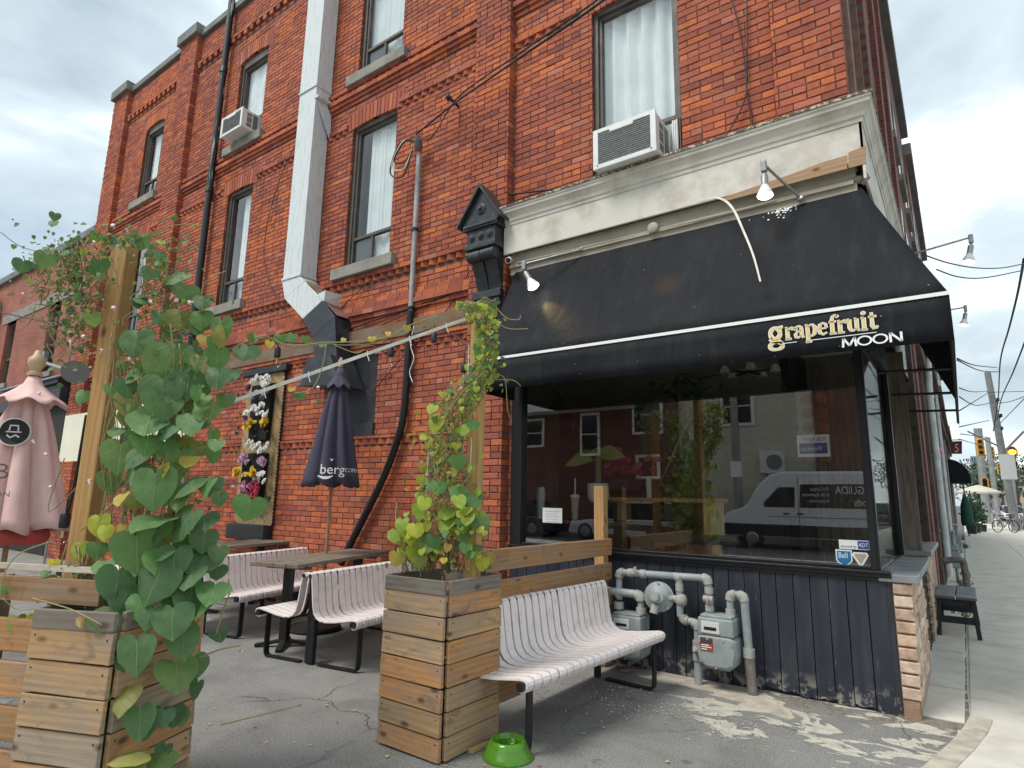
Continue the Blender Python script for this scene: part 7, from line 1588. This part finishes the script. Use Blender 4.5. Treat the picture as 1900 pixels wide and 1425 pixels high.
q = MB(); q.box(-30,-16.4,-.30,.0,3.95,4.12); q.box(-30,-16.4,-.22,.0,3.5,3.95); q.build('shop_cornice', bw, LW, bevel=.01); q = MB(); q.box(-30,-16.4,-.05,.0,.0,3.5); q.build('shop_boarding', pmat('dark_boards', (.03,.027,.024), .8, var=.5, vs=6, vscale=(8,1,.4)), LW)
a_, b_ = aty(124,772,-1.5), aty(345,846,-1.5); q = MB(); q.box(a_.x, b_.x, -1.52, -1.49, b_.z, a_.z); t = thing('cream_banner', 'pale cream banner hanging behind the vine and left wooden post', 'banner', (a_.x,-1.5,b_.z)); q.build('sheet', pmat('cream_panel', (.80,.78,.62), .7, var=.1, vs=2), t)
for xx in (a_.x, b_.x): q = MB(); q.tube([(xx,-1.5,.0),(xx,-1.5,a_.z+.05)], .02, 8); q.build('support_pole', galv, t)
t = thing('downpipe', 'pale metal downpipe at the far left of the brick wing', 'pipe', (-23.0,-.1,0)); q = MB(); q.tube([(-23.0,-.12,4.1),(-23.0,-.12,6.9),(-23.1,-.14,7.2),(-23.6,-.2,7.45)], .10, 10); q.build('pipe', wp, t, ang=40)
t = thing('satellite_dish', 'small grey satellite dish on an arm behind the vine', 'satellite dish', aty(95,690,-.1)); p = aty(140,690,-1.1); q = MB(); q.lathe([(.24,.0),(.22,.02),(.13,.05),(.0,.07)], p, (-.9,.2,-.25), 20); q.build('dish', MATS['head_grey'], t, ang=60); q = MB(); q.tube([aty(80,672,-.02), aty(110,682,-.6), p], .04, 8); q.build('arm', galv, t); q = MB(); q.obox(aty(78,668,-.05), (.5,.1,.4), (0,0,0)); q.build('bracket', galv, t)
cable('black wire slanting across the brick wing', [aty(-20,575,-.4), aty(60,592,-.3), aty(135,607,-.3)], .018, 'cable', group=None)
cable('grey cable trough line above the boarded shop of the wing', [aty(0,725,-.35), aty(100,700,-.35), aty(170,682,-.35)], .03, 'cable', galv, group=None)
# ---------------------------------------------------------------- inside the shop window
def ip(x, y, Y): return aty(x, y, Y)
ww = MATS['wood_new']
CT = thing('wooden_counter', 'pale wooden counter inside the shop window', 'counter', ip(1220,1040,.9))
a_, b_ = ip(1128,910,.9), ip(1318,912,.9); q = MB()
L_ = b_.x - a_.x; n_ = 9
for k in range(n_):
    q = MB(); w_ = L_/n_; q.box(-.42,.42,-w_/2+.002,w_/2-.002,-.012,.012); piece(q.mesh('panel_board', ww), 'panel_board', CT, frame_mat((a_.x+w_*(k+.5), .9, .62), (0,0,1), (1,0,0)), srgb(238,205,140))
q = MB(); q.box(-L_/2-.06, L_/2+.04, -.28, .28, -.02, .02); piece(q.mesh('top', ww), 'top', CT, frame_mat(((a_.x+b_.x)/2, 1.1, 1.50), (1,0,0), (0,1,0)), srgb(190,140,84))
q = MB(); q.box(a_.x-.02, b_.x, .93, 1.35, .04, 1.02); q.box(a_.x, a_.x+.08, .9, 1.35, 1.02, 1.48); q.box(b_.x-.08, b_.x, .9, 1.35, 1.02, 1.48); q.build('carcass', pmat('counter_wood', (.62,.43,.20), .6, var=.3, vs=7, vscale=(6,6,.6)), CT)
BC = thing('black_counter', 'black display counter at the left of the shop window', 'counter', (-2.9,.6,.04)); q = MB(); q.box(-3.4,-2.35,.5,1.1,.04,1.22); q.build('cabinet', bk, BC, bevel=.01); q = MB(); q.box(-3.42,-2.33,.46,1.12,1.22,1.26); q.build('top', pmat('counter_top', (.06,.06,.065), .25), BC)
def cup(p):
    t = thing('iced_drink', 'tall iced coffee cup with a straw on the black counter', 'cup', p); q = MB(); q.lathe([(.035,0),(.05,.24),(.052,.25)], p, (0,0,1), 16); q.build('cup', pmat('iced_coffee', (.52,.42,.32), .3), t, ang=40); q = MB(); q.lathe([(.055,.25),(.055,.27),(.04,.28)], p, (0,0,1), 16); q.build('lid', bulbw, t); q = MB(); q.tube([p+Vector((0,0,.25)), p+Vector((0,0,.46))], .009, 6); q.build('straw', bulbw, t)
cup(Vector((ip(1067,945,.62).x, .62, 1.262)))
p = Vector((ip(1003,945,.62).x, .62, 1.262)); q = MB(); q.lathe([(.05,0),(.055,.28),(.045,.36)], p, (0,0,1), 14); tag(q.build('jug', bulbw, None, ang=40), 'white jug at the left end of the black counter', 'jug')
t = thing('banana_plant', 'broad-leaved banana plant in a white pot inside the window', 'plant', ip(1110,900,.75)); p = Vector((ip(1110,905,.75).x, .75, 1.46)); q = MB(); q.lathe([(.09,0),(.12,.05),(.125,.2),(.115,.21)], p, (0,0,1), 20); q.build('pot', bulbw, t, ang=40); q = MB(); q.tube([p+Vector((0,0,.2)), p+Vector((0,0,.62))], .035, 8); q.build('stem', pmat('plant_stem', (.16,.20,.07), .7), t)
q = MB(); q.box(p.x-.16,p.x+.16,.6,.9,.04,1.46); tag(q.build('pot_stand', bk, None), 'dark stand under the white plant pot', 'stand')
plm = pmat('banana_leaf', (.30,.38,.12), .5, var=.3, vs=8)
for (dx, dz, ln) in ((-1,.30,.42),(1,.55,.45),(-.25,.9,.3)):
    q = MB(); a0 = p+Vector((0,0,.5)); d_ = Vector((dx,-.25,dz)).normalized(); n2 = 7
    for k in range(n2):
        s0, s1 = k/n2, (k+1)/n2; w0, w1 = .10*math.sin(math.pi*min(1,s0*.95+.05)), .10*math.sin(math.pi*min(1,s1*.95+.05)); sd = d_.cross(Vector((0,-1,.3))).normalized(); f = lambda s_: a0 + d_*ln*s_ + Vector((0,0,-.22*s_*s_)); q.quad(f(s0)-sd*w0, f(s1)-sd*w1, f(s1)+sd*w1, f(s0)+sd*w0)
    q.build('leaf', plm, t, smooth=True)
t = thing('flower_bowl', 'dark bowl of pink and red flowers on the wooden counter', 'flower bowl', Vector((ip(1155,900,1.0).x,1.0,1.52))); c_ = Vector((ip(1155,900,1.0).x,1.0,1.52)); q = MB(); q.lathe([(.12,0),(.24,.08),(.27,.2),(.25,.2)], c_, (0,0,1), 20); q.build('bowl', bk, t, ang=40)
for k in range(46): pp = c_ + Vector((RND.gauss(0,.17), RND.gauss(0,.12), .27 + abs(RND.gauss(0,.13)))); piece(bloom(RND.choice(((.55,.12,.25),(.42,.04,.09),(.50,.16,.14))), 9, .05), 'flower', t, Matrix.Translation(pp) @ Vector((RND.gauss(0,.4),-1,.6)).to_track_quat('Z','Y').to_matrix().to_4x4())
t = thing('picture_frame', 'small white frame standing beside the flower bowl', 'picture frame', ip(1202,880,1.0)); c_ = ip(1202,866,1.0); q = MB(); s_ = .135
for (a, b, c, d) in ((-s_,-s_+.03,-s_,s_),(s_-.03,s_,-s_,s_),(-s_+.03,s_-.03,-s_,-s_+.03),(-s_+.03,s_-.03,s_-.03,s_)): q.box(c_.x+a*1.05, c_.x+b*1.05, .99, 1.01, c_.z+c, c_.z+d)
q.build('frame', bulbw, t); q = MB(); q.box(c_.x-s_+.03, c_.x+s_-.03, 1.0, 1.008, c_.z-s_+.03, c_.z+s_-.03); q.build('glazing', carglass, t)
q = MB(); q.box(c_.x-.02, c_.x+.02, 1.0, 1.04, 1.52, c_.z-s_); q.build('stand', bulbw, t)
red = pmat('chair_wood', (.34,.12,.05), .5, var=.3, vs=9)
def chair(label, x, Y, rz, mt):
    p = ip(x, 1030, Y); t = thing('wooden_chair', label, 'chair', (p.x, Y, .04), rz, group='chairs inside the shop')
    for (a, b, h_) in ((-.2,-.2,.45),(.2,-.2,.45),(-.2,.2,.98),(.2,.2,.98)): q = MB(); q.box(a-.022,a+.022,b-.022,b+.022,0,h_); q.build('leg', mt, t, local=True)
    q = MB(); q.box(-.23,.23,-.23,.23,.45,.49); q.build('seat', mt, t, local=True, bevel=.01)
    for z in (.68,.90): q = MB(); q.box(-.2,.2,.19,.215,z,z+.08); q.build('back_slat', mt, t, local=True)
chair('reddish wooden chair right of the counter inside the window', 1270, 1.5, .4, red); chair('reddish wooden chair left of the low black table inside', 1215, .75, 3.0, red); chair('reddish chair deep inside near the middle of the window', 1400, 2.4, 2.4, red)
q = MB(); a_, b_ = ip(1185,1000,.5), ip(1360,1010,.5); q.box(a_.x, b_.x, .42, .72, 1.09, 1.17); q.box(a_.x+.03,a_.x+.09,.45,.7,.04,1.09); q.box(b_.x-.09,b_.x-.03,.45,.7,.04,1.09); tag(q.build('window_bench', bk, None, bevel=.008), 'low black bench running behind the shop glass', 'bench')
# tall green plant and other inner props
t = thing('indoor_plant', 'tall dark leafy plant standing in the middle of the shop', 'plant', (ip(1275,1000,1.8).x,1.8,.04)); px_ = ip(1275,900,1.8).x; q = MB(); q.lathe([(.16,0),(.2,.35)], (px_,1.8,.04), (0,0,1), 14); q.build('pot', bk, t); q = MB()
for k in range(700): pp = Vector((px_+RND.gauss(0,.2), 1.8+RND.gauss(0,.2), RND.uniform(.6,3.0))); d_ = Vector((RND.gauss(0,1),RND.gauss(0,1),RND.gauss(0,.7))).normalized()*.10; e_ = d_.orthogonal().normalized()*.025; q.quad(pp-d_, pp+e_, pp+d_, pp-e_)
q.build('foliage', pmat('indoor_leaf', (.07,.11,.04), .6, var=.4, vs=9), t); q = MB(); q.tube([(px_,1.8,.3),(px_,1.8,2.8)], .025, 6); q.build('stem', stuc3, t)
t = thing('plate_rack', 'white wall panel with rows of round brown plates inside', 'plate rack', ip(1478,770,2.2)); a_, b_ = ip(1450,728,2.2), ip(1495,830,2.2); q = MB(); q.box(a_.x, b_.x+.1, 2.2, 2.24, b_.z, a_.z); q.build('panel', inw if False else pmat('rack_white', (.42,.41,.37), .7), t)
for i in range(3):
    for j in range(5): q = MB(); q.lathe([(.062,0),(.055,.012),(.0,.014)], (a_.x+.10+i*.16, 2.2, a_.z-.10-j*.17), (0,-1,0), 14); q.build('plate', MATS['chair_wood'], t)
def sign_plane(t, name, mt, x0, x1, y0, y1, Y): a_, b_ = ip(x0,y0,Y), ip(x1,y1,Y); q = MB(); q.box(a_.x, b_.x, Y, Y+.004, b_.z, a_.z); return q.build(name, mt, t), a_, b_
paper = pmat('paper', (.80,.80,.78), .8); blue = pmat('sign_blue', (.03,.07,.30), .5)
t = thing('rent_sign', 'white and blue FOR RENT sign seen from behind through the glass', 'sign', ip(1508,840,.9)); o_, a_, b_ = sign_plane(t, 'sheet', paper, 1478,1541,808,847,.9); W_ = b_.x-a_.x; H_ = a_.z-b_.z
q = MB(); q.box(a_.x+.02, b_.x-.02, .893, .899, b_.z+H_*.14, b_.z+H_*.62); q.build('blue_band', blue, t)
q = MB(); wd = text_mesh(q, 'FOR RENT', lambda a,b: Vector((a_.x+W_*.18+a*W_*.155, .897, b_.z+H_*.70+b*H_*.26)), 1.0, flip=True); q.build('lettering', blue, t); q = MB(); text_mesh(q, 'Viewit.ca', lambda a,b: Vector((a_.x+W_*.12+a*W_*.18, .890, b_.z+H_*.28+b*H_*.30)), 1.0, flip=True); q.build('lettering', wl_, t)
pend = thing('pendant_lamps', 'dark branching pendant lamp with small shades hanging inside', 'lamp', ip(1390,690,1.6)); pc = ip(1390,690,1.6); q = MB(); q.tube([pc+Vector((0,0,.5)), pc], .015, 8); q.build('rod', black, pend)
for k in range(5): d_ = Vector((math.cos(k*1.256), math.sin(k*1.256), 0))*.28; q = MB(); q.tube([pc, pc+d_], .012, 6); q.build('arm', black, pend); q = MB(); q.lathe([(.02,.06),(.04,.04),(.06,-.02)], pc+d_, (0,0,1), 12); q.build('shade', pmat('shade_glass', (.5,.48,.42), .4) if 'shade_glass' not in MATS else MATS['shade_glass'], pend)
# notices on the glass
def stick(label, x0, y0, x1, y1, mt, Y=.0435, name='sticker', cat='sticker'):
    t = thing(name, label, cat, aty(x0,y1,Y)); a_, b_ = aty(x0,y0,Y), aty(x1,y1,Y); q = MB(); q.box(a_.x, b_.x, Y-.001, Y+.001, b_.z, a_.z); q.build('sheet', mt, t); return t, a_, b_
t, a_, b_ = stick('white paper notice taped inside the left of the shop glass', 1007,942,1043,971, paper, name='paper_notice', cat='notice')
q = MB()
for k in range(5): q.box(a_.x+.03, b_.x-.03-.02*(k%2), .0415, .0422, a_.z-.04-.026*k, a_.z-.034-.026*k)
q.build('print', pmat('faint_print', (.45,.47,.50), .8), t)
t, a_, b_ = stick('blue and white security sticker at the lower right of the glass', 1556,1001,1614,1021, paper); W_ = b_.x-a_.x; H_ = a_.z-b_.z
q = MB(); q.box(a_.x+W_*.62, b_.x-.004, .0412, .0422, b_.z+.005, a_.z-.005); q.build('blue_block', blue, t)
q = MB(); text_mesh(q, 'ADT', lambda a,b: Vector((a_.x+W_*.645+a*W_*.155, .0405, b_.z+H_*.30+b*H_*.62)), 1.0); q.build('lettering', wl_, t); q = MB(); text_mesh(q, 'secured by', lambda a,b: Vector((a_.x+W_*.04+a*W_*.118+b*.01, .0405, b_.z+H_*.18+b*H_*.38)), 1.0); q.build('lettering', blue, t)
def shield(label, x0, x1, y0, y1, mt, pts):
    t = thing('sticker', label, 'sticker', aty(x0,y1,.0435)); a_, b_ = aty(x0,y0,.0435), aty(x1,y1,.0435); q = MB(); q.prism([(a_.x+(b_.x-a_.x)*u, b_.z+(a_.z-b_.z)*v) for u, v in pts], lambda a,b,d: Vector((a,d,b)), .0425, .0445); q.build('sheet', mt, t); return t, a_, b_
SH = [(0,1),(0,.35),(.12,.2),(.5,0),(.88,.2),(1,.35),(1,1)]
t, a_, b_ = shield('white-edged blue shield sticker on the glass', 1550,1583,1019,1052, paper, SH); shield_in = [(.08+.84*u, .08+.84*v) for u, v in SH]; q = MB(); q.prism([(a_.x+(b_.x-a_.x)*u, b_.z+(a_.z-b_.z)*v) for u, v in shield_in], lambda a,b,d: Vector((a,d,b)), .0410, .0424); q.build('blue_field', pmat('bell_blue', (.015,.17,.38), .5), t)
q = MB(); W_ = b_.x-a_.x; H_ = a_.z-b_.z; text_mesh(q, 'Bell', lambda a,b: Vector((a_.x+W_*.15+a*W_*.40, .0402, b_.z+H_*.50+b*H_*.48)), 1.0); q.build('lettering', wl_, t)
t, a_, b_ = shield('pale triangular badge sticker beside the blue shield', 1580,1614,1024,1052, paper, [(0,.8),(.1,1),(.9,1),(1,.8),(.62,.08),(.5,0),(.38,.08)]); W_ = b_.x-a_.x; H_ = a_.z-b_.z
q = MB(); q.prism([(a_.x+W_*u, b_.z+H_*v) for u, v in ((.14,.78),(.2,.9),(.8,.9),(.86,.78),(.5,.14))], lambda a,b,d: Vector((a,d,b)), .0410, .0424); q.build('badge_field', pmat('badge_tan', (.40,.36,.28), .6), t)

# ---------------------------------------------------------------- across the side street, seen mirrored in the glass
OB = thing('opposite_house', 'brick house with white bay across the lane, mirrored in the shop glass', 'building', (-10,-20,-.13))
bto = brick_tex('brick_opposite', srgb(120,60,48), srgb(100,52,44), (.16,.12,.1), 'xz'); side_ = pmat('cream_siding', (.62,.57,.47), .8, var=.2, vs=1, bump=.6, bs=3, vscale=(.1,.1,9))
q = MB(); q.box(-26,-9,-32,-20,-.13,8.6); q.build('wall', bto, OB); q = MB(); q.box(-8.99,4,-32,-20.3,-.13,9.4); q.build('wall', side_, OB)
q = MB(); q.box(-3.6,4.2,-31,-20.1,-.13,5.8); q.build('wall', bto, OB)
q = MB(); q.prism([(-19,5.9),(-10.6,5.9),(-10.9,5.6),(-18.7,5.6)], lambda a,b,d: Vector((a,d,b)), -20, -18.9); q.box(-18.6,-11,-20,-19.1,5.9,9.0); q.build('bay', pmat('bay_white', (.78,.78,.74), .6), OB)
for (x0, x1, z0, z1, y) in ((-17.9,-16.4,6.6,8.4,-19.1),(-15.4,-12.9,6.4,9.0,-19.1),(-17.0,-15.9,4.1,5.3,-20),(-10.9,-9.7,4.5,6.0,-20),(-7.0,-5.9,4.7,6.1,-20.3),(-13.6,-12.8,3.6,5.4,-20),(-8.0,-7.2,6.8,7.7,-20.3),(-3.0,-1.8,6.9,8.1,-20.3)):
    q = MB(); q.box(x0-.12,x1+.12,y,y+.09,z0-.12,z1+.12); wn = q.build('window', MATS['bay_white'], OB); q = MB(); zm = (z0+z1)/2; q.box(x0,x1,y+.09,y+.11,z0,zm-.03); q.build('pane', carglass, wn); q = MB(); q.box(x0,x1,y+.09,y+.11,zm+.03,z1); q.build('pane', carglass, wn)
q = MB(); q.box(-5.6,-4.7,-20.3,-19.95,2.6,3.5); q.build('heat_pump', acw, OB, bevel=.03); q = MB(); q.lathe([(.3,0),(.3,.02)], (-5.05,-19.95,3.05), (0,1,0), 20); q.build('heat_pump_fan', acg, OB)
t = thing('utility_pole', 'grey pole with parking signs across the lane, mirrored in the glass', 'pole', (-6.1,-18.6,-.13)); q = MB(); q.tube([(-6.1,-18.6,-.13),(-6.15,-18.6,9)], [.17,.13], 12); q.build('shaft', polem, t, ang=40); q = MB(); q.box(-6.3,-5.9,-18.4,-18.38,2.4,3.0); q.build('sign', paper, t)
VN = thing('parked_van', 'silver-white high-roof van parked across the lane, mirrored in the shop glass', 'van', (-3.2,-17.5,-.13)); vp = pmat('van_paint', (.74,.78,.80), .3, var=.08, vs=2, spec=.6)
prof_ = [(2.9,.45),(2.95,1.2),(2.9,2.35),(2.75,2.66),(-1.1,2.70),(-1.5,2.6),(-1.95,2.2),(-2.35,1.55),(-2.5,1.42),(-3.1,1.22),(-3.25,1.0),(-3.28,.5),(-3.1,.40),(2.6,.40)]
q = MB(); q.prism([(a-3.2, b-.13) for a, b in prof_], lambda a,b,d: Vector((a,d,b)), -17.5, -19.4); q.build('body', vp, VN, bevel=.08)
for pts in ([(2.5,1.45),(2.5,2.25),(-.55,2.25),(-.6,1.45)], [(-.75,1.45),(-.72,2.15),(-1.25,2.15),(-1.75,1.62),(-1.75,1.45)]): q = MB(); q.prism([(a-3.2,b-.13) for a, b in pts], lambda a,b,d: Vector((a,d,b)), -17.485, -17.52); q.build('side_window', carglass, VN, bevel=.03)
q = MB(); q.box(-6.4,-.3,-17.49,-17.52,.32,.72); q.build('skirt', tyre, VN, bevel=.02)
for a in (1.9,-2.2): q = MB(); q.lathe([(.34,-.12),(.36,-.08),(.36,.08),(.34,.12)], (-3.2+a,-17.6,.23), (0,1,0), 22); wo = q.build('wheel', tyre, VN, ang=40); q = MB(); q.lathe([(.22,0),(.18,.03)], (-3.2+a,-17.475,.23), (0,1,0), 16); q.build('rim', rim, wo)
for x in (-3.9,-4.35): q = MB(); q.box(x,x+.22,-17.48,-17.5,1.08,1.13); q.build('door_handle', tyre, VN)
q = MB(); q.tube([(-3.82,-17.49,.5),(-3.82,-17.49,2.4)], .008, 5); q.tube([(-1.1,-17.49,1.0),(-4.8,-17.49,1.0)], .008, 5); q.build('panel_seam', tyre, VN)
q = MB(); text_mesh(q, 'SANTAGUIDA', lambda a,b: Vector((-.95-a*.27, -17.475, 1.80+b*.36)), 1.0); q.build('lettering', wl_, VN); q = MB(); text_mesh(q, 'fine foods', lambda a,b: Vector((-1.1-a*.26+b*.0, -17.475, 1.42+b*.34)), 1.0); q.build('lettering', wl_, VN)
for k, tx in enumerate(('On Campus', 'In the Boardroom', 'In your home')): q = MB(); text_mesh(q, tx, lambda a,b: Vector((-2.85-a*.115, -17.475, 1.90-.20*k+b*.17)), 1.0); q.build('lettering', wl_, VN)
car('white parked car across the lane, mirrored left of the van', (-10.2,-17.6), math.pi, (.62,.62,.60), 4.6, 1.5)
car('dark parked car across the lane, mirrored at the left of the glass', (-15.6,-17.4), math.pi, (.03,.03,.035), 4.6, 1.5)
